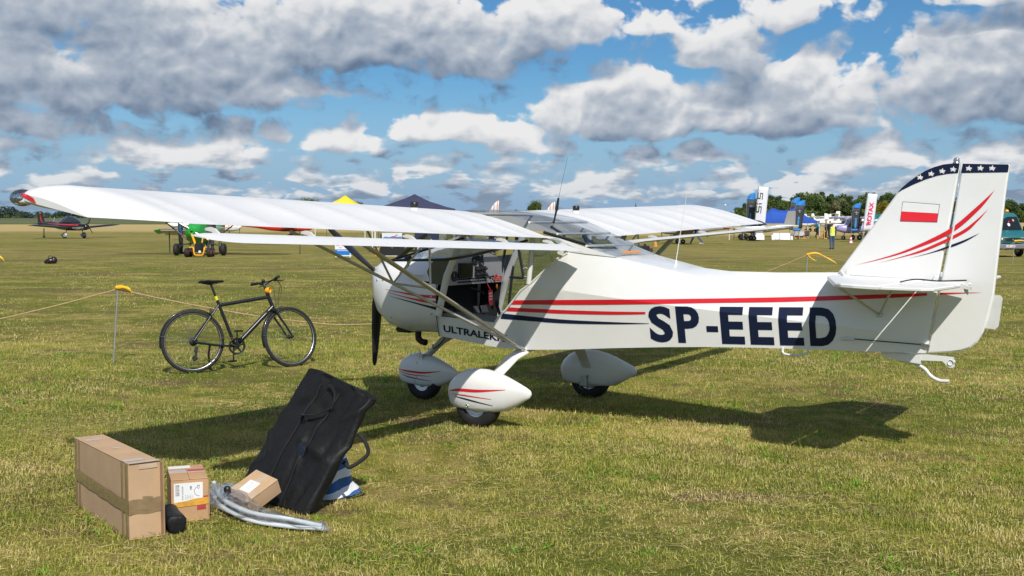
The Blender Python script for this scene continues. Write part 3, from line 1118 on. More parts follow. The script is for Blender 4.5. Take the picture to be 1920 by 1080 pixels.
def wing(sd):
    b = MB()
    ys_ = []
    for a, c in zip(RIBS, RIBS[1:]):
        n = 8 if c - a > .25 else 4
        ys_ += [a + (c - a) * i / n for i in range(n)]
    ys_ += [4.30, 4.38, 4.44, 4.49, 4.53, 4.555]
    secs_ = []
    for yy in ys_:
        x0, x1 = .975, 2.30
        tk = 1.0
        if yy > 4.30:
            q = (yy - 4.30) / .262
            x1 = 2.30 - .62 * q ** 2.2
            x0 = .975 + .16 * max(0, q - .45) ** 2 * 2
            tk = math.sqrt(max(.02, 1 - q ** 2.6))
        i = max(j for j in range(len(RIBS)) if RIBS[j] <= yy + 1e-6)
        sag = 0.0
        if i < len(RIBS) - 1 and yy <= 4.30:
            t = (yy - RIBS[i]) / (RIBS[i + 1] - RIBS[i])
            sag = math.sin(math.pi * t) ** .8 * min(1.0, (RIBS[i + 1] - RIBS[i]) / .5)
        z0, z1 = le_z(yy), te_z(yy)
        lift = .02 * max(0, (yy - 4.30) / .26)
        ch = x1 - x0
        ring = []
        for (u, v) in UP + LO:
            zc = z0 + (z1 - z0) * u
            d = v * 1.33 * tk
            if v > 0 or (u == 1):
                d -= sag * .024 * smooth(.27, .62, u) * min(1, (1 - u) / .08)
            elif .1 < u < .95:
                d += sag * .008
            ring.append((x0 + ch * u, sd * yy, zc + d + lift * (1 - u * .3)))
        secs_.append(ring)
    b.loft(secs_)
    return b


for sd in (-1, 1):
    wb = wing(sd)
    wobj = wb.build('wing', M['fabric'], AC, auto=50)
    # moulded clear tip with the navigation and strobe light
    wt_ = MB()
    wt_.ball((1.045, sd * 4.515, 1.858), (.088, .064, .052), 16, 10)
    wt_.build('tip_lens', M['lens'], wobj)
    nl = MB()
    nl.tube([(1.14, sd * 4.528, 1.842), (1.06, sd * 4.552, 1.842)], .019, 12)
    nl.build('light_housing', M['white_metal'], wobj)
    nl = MB()
    nl.ball((1.05, sd * 4.556, 1.842), .017, 10, 8)
    nl.build('navigation_light', M['steel'], wobj)
    bv = bvh_of(wb)
    # fuel cap on the upper skin
    cp = MB()
    h = bv.ray_cast(Vector((1.50, sd * 1.30, 3)), Vector((0, 0, -1)))
    cp.lathe([(.034, -.01), (.034, .015), (.02, .018), (0, .018)], h[0], (0, 0, 1), 14)
    cp.build('filler_neck', M['white_metal'], wobj)
    cp = MB()
    cp.lathe([(.030, .018), (.034, .024), (.034, .058), (.024, .066), (0, .066)], h[0], (0, 0, 1), 14)
    cp.build('fuel_cap', M['black'], wobj)
    # wing root rib against the cabin roof
    # flaperon: a small wing of its own hung behind and below the trailing edge
    fl_ = MB()
    rows = []
    defl = R(7) if sd < 0 else R(-7.5)
    for j, yy in enumerate([.56, .60, 1.5, 2.5, 3.5, 4.26, 4.34, 4.40, 4.425]):
        q = max(0.0, (yy - 4.26) / .165)
        c0 = Vector((2.395 + .03 * q * q, sd * yy, te_z(yy) - .058))
        ch = .262 - .10 * q * q
        tk = math.sqrt(max(.06, 1 - q ** 2))
        ring = []
        for (u, v) in ((0, 0), (.03, .045), (.10, .075), (.25, .095), (.45, .085), (.7, .05), (1, .004), (.7, -.015), (.4, -.03), (.2, -.035), (.06, -.03)):
            dx_, dz_ = u * ch, v * .262 * tk
            ring.append((c0.x + dx_ * math.cos(defl) + dz_ * math.sin(defl), c0.y, c0.z - dx_ * math.sin(defl) + dz_ * math.cos(defl)))
        rows.append(ring)
    fl_.loft(rows)
    fob = fl_.build('flaperon', M['fabric'], AC, auto=50)
    for yy in (.62, 1.30, 2.45, 3.45, 4.22):
        hb = MB()
        zt = te_z(yy)
        hb.prism([(2.31, zt - .016), (2.345, zt - .010), (2.385, zt - .018), (2.425, zt - .045), (2.42, zt - .072), (2.395, zt - .072), (2.385, zt - .05), (2.36, zt - .036), (2.31, zt - .030)],
                 sd * yy - .006, sd * yy + .006)
        hb.lathe([(.010, -.016), (.010, .016)], (2.415, sd * yy, zt - .06), (0, 1, 0), 8)
        hb.build('flaperon_hinge', M['white_metal'], AC)
    # lift struts, a vee from the cabin floor to the two spars
    foot = Vector((2.035, sd * .455, .665))
    f_top = Vector((1.40, sd * 2.60, 1.655))
    r_top = Vector((2.00, sd * 2.60, 1.628))
    for top in (f_top, r_top):
        MB().tube([foot, top], .034, 12, sy=.36, up=(0, -.42, .9)).build('lift_strut', M['strut'] if top is f_top or sd > 0 else M['strut'], AC)
    fit = MB()
    fit.box(foot + Vector((0, -sd * .01, -.006)), (.075, .03, .04), b=.008)
    fit.lathe([(.014, -.035), (.014, .035)], foot, (0, 1, 0), 8)
    fit.build('strut_fitting', M['white_metal'], AC)
    js = MB()
    a, b2 = foot.lerp(f_top, .60), foot.lerp(r_top, .60)
    js.tube([a, (1.36, sd * 1.72, 1.665)], .009, 8)
    js.tube([b2, (1.98, sd * 1.72, 1.635)], .009, 8)
    js.tube([a, b2], .008, 8)
    js.tube([a, (1.98, sd * 1.72, 1.635)], .008, 8)
    js.build('jury_strut', M['strut'], AC)
# the red flash on the near tip, wrapped over its rounded front
wv = bvh_of(wing(-1))
fm = MB()
ctr = [(.975, 1.862), (1.00, 1.873), (1.05, 1.880), (1.10, 1.878), (1.15, 1.868), (1.19, 1.848), (1.205, 1.822), (1.16, 1.838), (1.11, 1.853), (1.05, 1.864)]
drape('red_flash', [[(1.06, 1.882), (1.11, 1.884), (1.17, 1.876), (1.22, 1.858), (1.245, 1.828), (1.20, 1.838), (1.15, 1.855), (1.10, 1.870)]], wv, M['red'], AC, step=.03, off=.005)

# ---- glazing between the wing roots and behind the spar
roof = MB()
rows = []
for x, z in ((1.02, 1.745), (1.15, 1.795), (1.30, 1.822), (1.50, 1.834), (1.75, 1.815), (1.95, 1.785), (2.09, 1.757)):
    rows.append([(x, y, z + .008 * (1 - (y / .49) ** 2)) for y in (-.495, -.25, 0, .25, .495)])
roof.loft(rows, closed=False, cap0=False, cap1=False)
roof.build('roof_window', M['tint_glass'], AC)
rear = MB()
rows = []
for i in range(7):
    t = i / 6
    x, z, hw = 2.09 + .78 * t, 1.757 - .272 * t, .492 - .112 * t
    rows.append([(x, y * hw, z + .010 * (1 - y * y)) for y in (-1, -.5, 0, .5, 1)])
rear.loft(rows, closed=False, cap0=False, cap1=False)
rear.build('rear_window', M['tint_glass'], AC)
fr = MB()
for t in (0, .33, .66, 1.0):
    x, z, hw = 2.09 + .78 * t, 1.757 - .272 * t, .492 - .112 * t
    fr.tube([(x, -hw, z - .012), (x, hw, z - .012)], .010, 8)
fr.tube([(1.5, -.49, 1.80), (1.5, .49, 1.80)], .014, 8)
fr.build('roof_frame', M['white_metal'], AC)
mb = MB()
mb.prism([(0, 0), (.30, 0), (.30, .035), (0, .035)], 0, .004, frame=lambda a, b, c: Vector((2.80 + b * 1.0, -.17 + a, 1.522 - b * .35 + c)))
mb.build('orange_placard', M['orange'], AC)
# white fairings from the wing roots down to the rear deck, both sides
for sd in (-1, 1):
    f = MB()
    out = [Vector((2.20, sd * .490, 1.640)), Vector((2.36, sd * .476, 1.625)), Vector((2.87, sd * .386, 1.482)), Vector((2.60, sd * .432, 1.502)), Vector((2.45, sd * .450, 1.513)), Vector((2.33, sd * .47, 1.60)), Vector((2.20, sd * .489, 1.60))]
    inn = [p + Vector((0, -sd * .014, -.002)) for p in out]
    n = len(out)
    f.add(out + inn, [tuple(range(n)), tuple(range(2 * n - 1, n - 1, -1))] + [(i, i + n, (i + 1) % n + n, (i + 1) % n) for i in range(n)])
    f.build('wing_root_fairing', M['paint'], AC)
    # bracket where the rear spar meets the frame
    g = MB()
    g.box((2.40, sd * .47, 1.525), (.05, .03, .09), Matrix.Rotation(R(20), 3, 'Y'), .006)
    g.lathe([(.014, -.03), (.014, .03)], (2.40, sd * .47, 1.55), (0, 1, 0), 10)
    g.build('spar_bracket', M['white_metal'], AC)

# ---- cabin frame
for sd in (-1, 1):
    MB().tube([(1.150, sd * .482, .885), (1.24, sd * .490, 1.24), (1.37, sd * .487, 1.52), (1.43, sd * .48, 1.66)], .036, 10, sy=.35, up=(0, 1, 0)).build('front_post', M['white_metal'], AC)
    MB().tube([(2.10, sd * .492, 1.225), (2.115, sd * .49, 1.40), (2.125, sd * .485, 1.64)], .022, 10).build('rear_post', M['white_metal'], AC)
    MB().tube([(p[0] - .004, sd * (yside(*p) + .001), p[1]) for p in POST], .010, 8).build('door_edge', M['white_metal'], AC)
for a, b in (((1.33, .49, 1.62), (1.25, .495, .87)), ((1.245, .495, 1.20), (1.41, .49, 1.20)), ((1.33, .48, 1.62), (1.42, .49, 1.20)), ((1.26, .44, 1.62), (1.19, .45, 1.22)),
             ((2.1, .40, 1.62), (2.42, .42, 1.44)), ((2.12, -.30, 1.66), (2.40, .36, 1.50)), ((1.95, .1, 1.7), (1.9, .42, 1.62)), ((1.25, .495, .87), (1.74, .495, .87)), ((2.35, .43, 1.10), (2.05, .40, .7))):
    MB().tube([a, b], .013, 8).build('frame_tube', M['dark_tube'], AC)
MB().tube([(2.22, .2, 1.66), (2.30, .36, 1.30)], .020, 8).build('frame_tube', M['dark_tube'], AC)
# rear side windows (triangular) and the door panes
for sd in (-1, 1):
    g = MB()
    pl = [(2.13, 1.27), (2.36, 1.47), (2.40, 1.60), (2.13, 1.63)]
    g.prism(pl, sd * .484, sd * .488)
    g.build('rear_quarter_window', M['glass'], AC)
g = MB()
g.prism([(1.16, .89), (1.76, .885), (2.08, 1.22), (2.10, 1.60), (1.42, 1.60), (1.25, 1.24)], .496, .499)
g.build('far_door_window', M['glass'], AC)
ring = MB()
ring.torus((1.44, .49, 1.255), .042, .006, (0, 1, 0), 24, 6)
ring.build('vent_ring', mat('clear_ring', (.6, .62, .62), .2, var=0), AC)

# windscreen from the cowling up to the wing leading edge, and the small side panes at its feet
ws_ = MB()
rows = []
for t in (0, .2, .4, .6, .8, 1.0):
    row = []
    for u in (-1, -.8, -.5, 0, .5, .8, 1):
        a = Vector((.78 + .32 * abs(u) ** 2.2, u * .475, 1.375 - .02 * abs(u)))
        b = Vector((1.06 + .22 * abs(u) ** 3, u * .487, 1.735 - .03 * abs(u)))
        p = a.lerp(b, t)
        p.z += .03 * math.sin(math.pi * t)
        row.append(p)
    rows.append(row)
ws_.loft(rows, closed=False, cap0=False, cap1=False)
ws_.build('windscreen', M['glass'], AC)
for sd in (-1, 1):
    sp_ = MB()
    pane = [(1.02, 1.27), (1.05, 1.34), (1.12, 1.395), (1.30, 1.42), (1.205, 1.165), (1.12, 1.165), (1.05, 1.205)]
    V = []
    for x, z in pane:
        V.append((x, sd * (.476 + .012), z))
    V2 = [(x, sd * .482, z) for x, y, z in V]
    n = len(V)
    sp_.add(V + V2, [tuple(range(n)), tuple(range(2 * n - 1, n - 1, -1))] + [(i, i + n, (i + 1) % n + n, (i + 1) % n) for i in range(n)])
    sp_.build('lower_side_window', mat('dark_blue_perspex', (.035, .055, .075), .08, var=.05, coat=.6), AC)

# ---- near door, swung up under the wing
dr_poly = [(1.42, -.50, 1.590), (1.30, -.85, 1.492), (1.185, -1.20, 1.402), (1.50, -1.212, 1.418), (1.77, -1.205, 1.434), (1.92, -1.08, 1.470), (2.02, -.85, 1.520), (2.08, -.50, 1.592)]
dr_poly = [Vector(p) for p in dr_poly]
dn = (dr_poly[2] - dr_poly[0]).cross(dr_poly[-1] - dr_poly[0]).normalized()
n = len(dr_poly)
mb = MB()
mb.add([p for p in dr_poly] + [p - dn * .004 for p in dr_poly], [tuple(range(n)), tuple(range(2 * n - 1, n - 1, -1))] + [(i, i + n, (i + 1) % n + n, (i + 1) % n) for i in range(n)])
door = mb.build('door', M['glass'], AC)
MB().tube([dr_poly[0], dr_poly[1], dr_poly[2]], .008, 8).tube(dr_poly[2:], .011, 8).build('door_frame', M['dark_tube'], door)
hd = MB()
hd.box((1.36, -1.19, 1.425), (.075, .03, .035), Matrix.Rotation(R(-15), 3, 'Y'), .01)
hd.tube([(1.38, -1.20, 1.41), (1.375, -1.21, 1.375), (1.34, -1.215, 1.335)], [.016, .013, .009], 8)
hd.build('door_handle', M['black'], door)
sc = MB()
for i in range(9):
    p = dr_poly[2].lerp(dr_poly[4], .05 + .11 * i)
    sc.ball(p + Vector((0, .018, .010)), .005, 6, 4)
tag(sc.build('screw', M['steel'], door), kind='stuff')

# ---- inside the cabin
pn = MB()
arch = [(-.46, 1.155), (.47, 1.155), (.485, 1.22), (.47, 1.29), (.42, 1.355), (.33, 1.405), (.20, 1.432), (0, 1.44), (-.20, 1.432), (-.33, 1.405), (-.42, 1.355), (-.455, 1.25)]
pn.prism(arch, 1.19, 1.205, frame=lambda a, b, c: Vector((c, a, b)))
ipanel = pn.build('instrument_panel', M['panel'], AC)


def face(a, b, c=0.0):
    return Vector((1.206 + c, a, b))


def dial(y, z, r):
    d = MB()
    d.lathe([(r, -.004), (r, .010), (r * .86, .012), (r * .84, .006), (0, .006)], face(y, z), (1, 0, 0), 20)
    g = d.build('dial', M['black'], ipanel)
    t = MB()
    a0 = random.uniform(0, 6)
    t.prism([(-.0025, 0), (.0025, 0), (.0015, r * .65), (-.0015, r * .65)], .0065, .008, frame=lambda a, b, c: face(y + a * math.cos(a0) - b * math.sin(a0), z + a * math.sin(a0) + b * math.cos(a0), c))
    for i in range(10):
        a1 = -2.2 + i * .49
        t.prism([(-.0015, r * .68), (.0015, r * .68), (.0015, r * .8), (-.0015, r * .8)], .0065, .0075, frame=lambda a, b, c: face(y + a * math.cos(a1) - b * math.sin(a1), z + a * math.sin(a1) + b * math.cos(a1), c))
    return g, t


for y, z, r in ((-.015, 1.375, .048), (.07, 1.405, .042), (.085, 1.345, .040), (-.33, 1.235, .046), (-.365, 1.335, .036)):
    g, t = dial(y, z, r)
    tag(t.build('dial_marking', M['white_cloth'], g), kind='stuff')
sx = MB()
sx.box((1.212, -.165, 1.285), (.024, .215, .135), b=.006)
so = sx.build('display_screen', M['black'], ipanel)
MB().box((1.2255, -.165, 1.29), (.003, .185, .105)).build('screen_glass', M['screen'], so)
for z in (1.292, 1.243):
    rd = MB()
    rd.box((1.212, .07, z), (.03, .165, .042), b=.004)
    ro = rd.build('radio', M['black'], ipanel)
    kb = MB()
    for y in (.005, .135):
        kb.lathe([(.012, 0), (.010, .02), (0, .02)], (1.227, y, z), (1, 0, 0), 10)
    kb.box((1.2275, .07, z + .006), (.002, .075, .016))
    tag(kb.build('knob', M['grey_cloth'], ro), kind='stuff')
sw = MB()
for row, zz in ((0, 1.205), (1, 1.178)):
    for i in range(17):
        y = -.27 + i * .027
        sw.box(face(y, zz, .003), (.006, .013, .015))
        sw.tube([face(y, zz, .004), face(y, zz + .006, .018)], .003, 5)
tag(sw.build('switch', M['black'], ipanel), kind='stuff')
pl = MB()
pl.box(face(.37, 1.190, .001), (.002, .135, .042))
po = pl.build('red_placard', mat('red_placard', (.72, .05, .02), .4, var=0), ipanel)
tx = MB()
add_text(tx, 'WARNING', lambda a, b: face(.37 + a, 1.193 + b, .0032), .010)
add_text(tx, 'SMOKING PROHIBITED', lambda a, b: face(.37 + a, 1.177 + b, .0032), .007, width=.11)
tag(tx.build('lettering', M['white_cloth'], po), kind='stuff')
lv = MB()
for y, dz in ((.13, .02), (.175, .0), (.22, .012)):
    lv.tube([face(y, 1.20 + dz, 0), face(y + .005, 1.205 + dz, .04)], .004, 6)
    lv.ball(face(y + .005, 1.205 + dz, .045), .012, 8, 6)
lv.tube([face(.24, 1.2, .02), face(.25, 1.16, .05)], .005, 6)
lv.build('lever', M['black'], ipanel)
MB().ball(face(.27, 1.225, .05), (.010, .010, .016), 8, 6).build('red_lever_knob', M['red'], ipanel)
MB().ball(face(.27, 1.12, .06), (.010, .010, .024), 10, 8).build('orange_pull_knob', mat('dull_orange', (.42, .12, .01), .5), ipanel)
yk = MB()
yk.tube(spline([(1.23, -.10, 1.12), (1.30, -.08, 1.10), (1.36, -.08, 1.08)]), .010, 8)
yk.build('control_lever', M['black'], AC)
rt = MB()
rt.prism([(-.034, -.005), (.034, -.005), (.034, .135), (-.034, .135)], 0, .002, frame=lambda a, b, c: Vector((1.335 + c, .075 + a + b * -.10, .965 + b)))
ro = rt.build('warning_tag', mat('dark_red_tag', (.24, .008, .02), .5), AC)
tx = MB()
for i, word in enumerate(('REMOVE', 'BEFORE', 'FLIGHT')):
    add_text(tx, word, lambda a, b, i=i: Vector((1.338, .075 + a - (.098 - i * .026) * .10, .965 + .098 - i * .026 + b)), .013, width=.048)
tag(tx.build('lettering', M['white_cloth'], ro), kind='stuff')
MB().tube([(1.337, .062, 1.10), (1.30, .06, 1.16)], .003, 5).build('tag_cord', M['red'], AC)

li = MB()          # dark lining: firewall, footwell sides, floor
li.box((.96, 0, 1.0), (.02, .76, .36))
li.box((1.60, 0, .715), (.86, .84, .02))
li.add([(.99, .38, .82), (1.17, .42, .78), (1.19, .465, 1.16), (.96, .45, 1.16)], [(0, 1, 2, 3)])
li.add([(.99, -.38, .82), (1.11, -.40, .80), (1.11, -.462, 1.16), (.96, -.45, 1.16)], [(0, 1, 2, 3)])
li.add([(1.17, .440, .70), (1.95, .455, .70), (1.72, .474, .868), (1.17, .466, .868)], [(0, 1, 2, 3)])
li.box((1.08, 0, 1.175), (.24, .92, .015))
li.build('cockpit_lining', M['interior'], AC)
for y in (-.27, -.13, .13, .27):
    pd = MB()
    pd.box((1.13, y, .90), (.015, .10, .075), Matrix.Rotation(R(-25), 3, 'Y'), .01)
    pd.tube([(1.12, y, .86), (1.10, y, .72)], .010, 6)
    pd.build('rudder_pedal', M['grey_cloth'], AC)
for y in (-.235, .235):
    st = MB()
    st.box((1.80, y, .80), (.42, .40, .12), Matrix.Rotation(R(10), 3, 'Y'), .04)
    so = st.build('seat', M['seat'], AC)
    MB().box((2.08, y, 1.02), (.10, .40, .42), Matrix.Rotation(R(24), 3, 'Y'), .04).build('seat_back', M['dark_cloth'], so)
MB().tube(spline([(1.52, 0, .72), (1.50, 0, .85), (1.46, 0, .96)]), .014, 8).ball((1.455, 0, .99), (.02, .02, .04), 8, 6).build('control_stick', M['black'], AC)
MB().box((1.45, -.30, .885), (.60, .28, .02), Matrix.Rotation(R(2), 3, 'Y')).build('side_sill', M['seat'], AC)
hs = MB()          # headset hung inside the windscreen
hs.ball((1.16, .02, 1.52), (.04, .05, .035), 12, 8)
hs.build('compass', M['black'], AC)

# ---- fin and rudder
def plate(poly, half, m, name, parent, bev=.5):
    """Tail surface: flat outline with a rounded edge."""
    a = [Vector((x, 0, z)) for x, z in poly]
    n = len(a)
    cx = sum((p for p in a), Vector()) / n
    b = MB()
    ins = []
    for i in range(n):
        e1 = (a[i] - a[i - 1]).normalized()
        e2 = (a[(i + 1) % n] - a[i]).normalized()
        t = (e1 + e2).normalized()
        nrm = Vector((-t.z, 0, t.x))
        if nrm.dot(cx - a[i]) < 0:
            nrm = -nrm
        ins.append(a[i] + nrm * half * .55)
    o = Vector((0, half, 0))
    rings = [[p - o for p in ins], [p - o * .55 + (q - p) * -.30 for p, q in zip(a, a)], [p.copy() for p in a], [p + o * .55 for p in a], [p + o for p in ins]]
    rings[1] = [p - o * .55 for p in a]
    b.add([p for r_ in rings for p in r_], [(j * n + i, j * n + (i + 1) % n, (j + 1) * n + (i + 1) % n, (j + 1) * n + i) for j in range(4) for i in range(n)])
    b.add(rings[0], [tuple(range(n))])
    b.add(rings[-1], [tuple(range(n - 1, -1, -1))])
    return b, b.build(name, m, parent)


FIN = [(4.575, 1.435), (4.80, 1.765), (4.99, 2.045), (5.03, 2.09), (5.07, 2.125), (5.12, 2.165), (5.18, 2.205), (5.245, 2.235), (5.31, 2.255), (5.37, 2.263), (5.422, 2.262), (5.37, 1.83), (5.308, 1.408), (4.62, 1.415)]
finb, fin = plate(FIN, .022, M['paint'], 'fin', AC)
RUD = [(5.438, 2.262), (5.745, 2.255), (5.752, 2.245), (5.735, 2.05), (5.715, 1.70), (5.695, 1.34), (5.660, 1.15), (5.635, 1.06), (5.60, .99), (5.555, .945), (5.49, .918), (5.42, .903), (5.262, .885), (5.285, 1.06), (5.330, 1.41), (5.389, 1.83)]
rudb, rud = plate(RUD, .020, M['paint'], 'rudder', AC)
tb = MB()
tb.prism([(5.683, 1.335), (5.735, 1.335), (5.752, 1.315), (5.735, 1.115), (5.715, 1.092), (5.642, 1.095)], -.004, .004)
tb.build('trim_tab', M['white_metal'], rud)
for z in (2.10, 1.75, 1.46, 1.15, .95):
    x = 5.245 + (z - .88) * .1345
    hg = MB()
    hg.box((x + .022, 0, z), (.045, .018, .035), b=.004)
    hg.tube([(x + .02, 0, z - .03), (x + .02, 0, z + .03)], .009, 8)
    hg.build('rudder_hinge', M['white_metal'], AC)
fbv, rbv = bvh_of(finb), bvh_of(rudb)
BAND = [(4.992, 2.048), (5.03, 2.09), (5.07, 2.125), (5.12, 2.165), (5.18, 2.205), (5.245, 2.235), (5.31, 2.254), (5.37, 2.261), (5.420, 2.260), (5.412, 2.192), (5.34, 2.186), (5.27, 2.172), (5.19, 2.145), (5.10, 2.105)]
drape('navy_band', [BAND], fbv, M['navy'], fin, .05, flat=.022)
drape('navy_band', [[(5.440, 2.260), (5.744, 2.254), (5.749, 2.245), (5.745, 2.200), (5.431, 2.193)]], rbv, M['navy'], rud, .05, flat=.020)


def star(x, z, r, rot=0.0):
    return [(x + (r if i % 2 == 0 else r * .42) * math.sin(math.pi * i / 5 + rot), z + (r if i % 2 == 0 else r * .42) * math.cos(math.pi * i / 5 + rot)) for i in range(10)]


for x, z in ((5.15, 2.160), (5.227, 2.186), (5.303, 2.206), (5.378, 2.219)):
    drape('star', [star(x, z, .023, .12)], fbv, M['paint'], fin, .05, .005, flat=.022)
for x, z in ((5.484, 2.226), (5.562, 2.228), (5.640, 2.228)):
    drape('star', [star(x, z, .023, .12)], rbv, M['paint'], rud, .05, .005, flat=.020)
drape('flag_border', [[(5.033, 1.982), (5.297, 1.967), (5.285, 1.837), (5.022, 1.837)]], fbv, M['navy'], fin, .1, .0025)
drape('flag_white', [[(5.036, 1.979), (5.294, 1.964), (5.289, 1.902), (5.029, 1.910)]], fbv, M['paint'], fin, .1, .0045)
drape('flag_red', [[(5.029, 1.910), (5.289, 1.902), (5.283, 1.840), (5.025, 1.840)]], fbv, mat('flag_red', (.72, .02, .035), .35, var=.02), fin, .1, .0045)


def clip_poly(poly, fx, keep_low):
    """Cut an outline along the line x = fx(z)."""
    out = []
    n = len(poly)
    for i in range(n):
        a, b = poly[i], poly[(i + 1) % n]
        fa, fb = a[0] - fx(a[1]), b[0] - fx(b[1])
        if (fa <= 0) == keep_low:
            out.append(a)
        if fa * fb < 0:
            t = fa / (fa - fb)
            out.append((a[0] + (b[0] - a[0]) * t, a[1] + (b[1] - a[1]) * t))
    return out


def swoosh(top, bot, m, name):
    poly = ribbon(top, bot, 8)
    hx = lambda z: 5.27 + (z - .88) * .1345
    drape(name, [clip_poly(poly, hx, True)], fbv, m, fin, .04, .003, flat=.022)
    drape(name, [clip_poly(poly, lambda z: hx(z) + .014, False)], rbv, m, rud, .04, .003, flat=.020)


swoosh([(4.70, 1.497), (4.90, 1.560), (5.10, 1.640), (5.37, 1.790), (5.54, 1.945), (5.665, 2.075)], [(4.70, 1.497), (4.90, 1.553), (5.10, 1.622), (5.38, 1.757), (5.57, 1.937), (5.665, 2.075)], M['red'], 'red_swoosh')
swoosh([(4.87, 1.520), (5.05, 1.580), (5.22, 1.650), (5.44, 1.770), (5.54, 1.85), (5.628, 1.94)], [(4.87, 1.520), (5.05, 1.574), (5.23, 1.634), (5.47, 1.762), (5.56, 1.85), (5.628, 1.94)], M['red'], 'red_swoosh')
swoosh([(5.09, 1.565), (5.25, 1.618), (5.37, 1.670), (5.48, 1.718), (5.58, 1.77)], [(5.09, 1.565), (5.25, 1.612), (5.38, 1.656), (5.49, 1.708), (5.58, 1.77)], M['navy'], 'navy_swoosh')
bc = MB()
bc.lathe([(.025, 0), (.025, .008), (.020, .009), (.020, .014)], (5.392, 0, 2.262), (0, 0, 1), 16)
bo = bc.build('beacon', M['steel'], fin)
bc = MB()
bc.lathe([(.021, .014), (.022, .022), (.019, .034), (.011, .041), (0, .043)], (5.392, 0, 2.262), (0, 0, 1), 16)
bc.build('beacon_lens', mat('beacon_glass', (.35, .36, .38), .1, .6, var=0), bo)

# ---- horizontal tail
STAB = [(4.515, .0), (4.56, .22), (4.66, .50), (4.78, .80), (4.845, .97), (4.885, 1.06), (4.95, 1.13), (5.04, 1.16), (5.205, 1.17), (5.205, .0)]
ELEV = [(5.222, .06), (5.222, 1.17), (5.47, 1.15), (5.535, 1.08), (5.555, .60), (5.56, .10)]
for sd in (-1, 1):
    for nm, poly, half, tilt in (('stabiliser', STAB, .016, 0.0), ('elevator', ELEV, .012, R(1.0))):
        b = MB()
        z0 = 1.402
        n = len(poly)

        def at3(x, y, dz):
            return Vector((x, sd * y, z0 + .004 * y + dz + max(0, x - 5.22) * math.tan(tilt)))
        cxm = sum(p[0] for p in poly) / n
        cym = sum(p[1] for p in poly) / n
        ins = [(p[0] + (cxm - p[0]) * .06, p[1] + (cym - p[1]) * .04) for p in poly]
        V = [at3(*p, half) for p in ins] + [at3(*p, half * .45) for p in poly] + [at3(*p, -half * .45) for p in poly] + [at3(*p, -half) for p in ins]
        F = [tuple(range(n)), tuple(range(4 * n - 1, 3 * n - 1, -1))] + [(j * n + i, j * n + (i + 1) % n, (j + 1) * n + (i + 1) % n, (j + 1) * n + i) for j in range(3) for i in range(n)]
        b.add(V, F)
        b.build(nm, M['fabric'], AC)
    st = MB()
    ft = (4.925, sd * .10, 1.145)
    st.tube([ft, (4.70, sd * .55, 1.392)], .009, 8)
    st.tube([ft, (5.14, sd * .55, 1.392)], .009, 8)
    st.build('tail_strut', M['strut'], AC)
    g = MB()
    g.box(ft, (.04, .03, .03), b=.005)
    g.build('strut_fitting', M['steel'], AC)
for px_, pz_ in ((4.66, 1.43), (5.30, 1.425)):
    MB().box((px_, -.05, pz_), (.035, .03, .06), Matrix.Rotation(R(15), 3, 'Y'), .006).build('tail_bracket', M['white_metal'], AC)
MB().tube([(4.61, -.05, 1.445), (4.66, -.12, 1.415)], .013, 8).build('front_pin', M['white_metal'], AC)
# trim tab horn and its cable at the near elevator
tb = MB()
tb.prism([(5.60, .0), (5.665, -.01), (5.665, .012), (5.60, .03)], -.02, .015, frame=lambda a, b, c: Vector((a, -.62 + c, 1.408 + b)))
tb.prism([(5.625, .01), (5.66, .055), (5.665, -.055), (5.64, -.03)], -.004, .004, frame=lambda a, b, c: Vector((a - .02, -.60 + c, 1.412 + b)))
tb.build('trim_horn', M['white_metal'], AC)
MB().tube(spline([(5.20, -.62, 1.425), (5.30, -.60, 1.448), (5.45, -.60, 1.445), (5.63, -.60, 1.46)]), .005, 5).build('trim_cable', M['black'], AC)
MB().box((5.36, -.62, 1.415), (.34, .10, .012), b=.003).build('elevator_trim_tab', M['fabric'], AC)
# rudder cable with its guide, aft handles, tail skid
MB().tube([(4.76, -.145, .955), (5.24, -.05, .945)], .004, 6).build('rudder_cable', M['dark_tube'], AC)
MB().tube([(4.66, -.158, .95), (4.70, -.172, .955), (4.765, -.152, .955)], [.004, .013, .008], 8).build('cable_guide', M['white_metal'], AC)
MB().box((5.25, -.035, .945), (.06, .05, .012), b=.003).build('rudder_horn', M['steel'], AC)
MB().tube(spline([(4.24, -.215, .85), (4.245, -.225, .815), (4.28, -.225, .802), (4.38, -.21, .805), (4.42, -.20, .825), (4.43, -.19, .855)]), .009, 8).build('tie_down_handle', M['white_metal'], AC)
sk = MB()
sk.prism([(4.93, .868), (5.22, .868), (5.22, .80), (5.05, .812), (4.94, .832)], -.03, .03)
sk.build('tail_block', M['paint'], AC)
sk = MB()
sk.prism([(5.20, .872), (5.44, .866), (5.448, .795), (5.42, .792), (5.37, .835), (5.20, .825)], -.028, .028)
sk.lathe([(.020, -.036), (.020, .036)], (5.43, 0, .83), (0, 1, 0), 12)
sk.build('tail_hook', M['paint'], AC)
MB().tube(spline([(5.05, 0, .815), (5.16, 0, .800), (5.24, 0, .765), (5.29, 0, .715), (5.35, 0, .688), (5.42, 0, .690)]), .014, 10).build('tail_skid', M['white_metal'], AC)

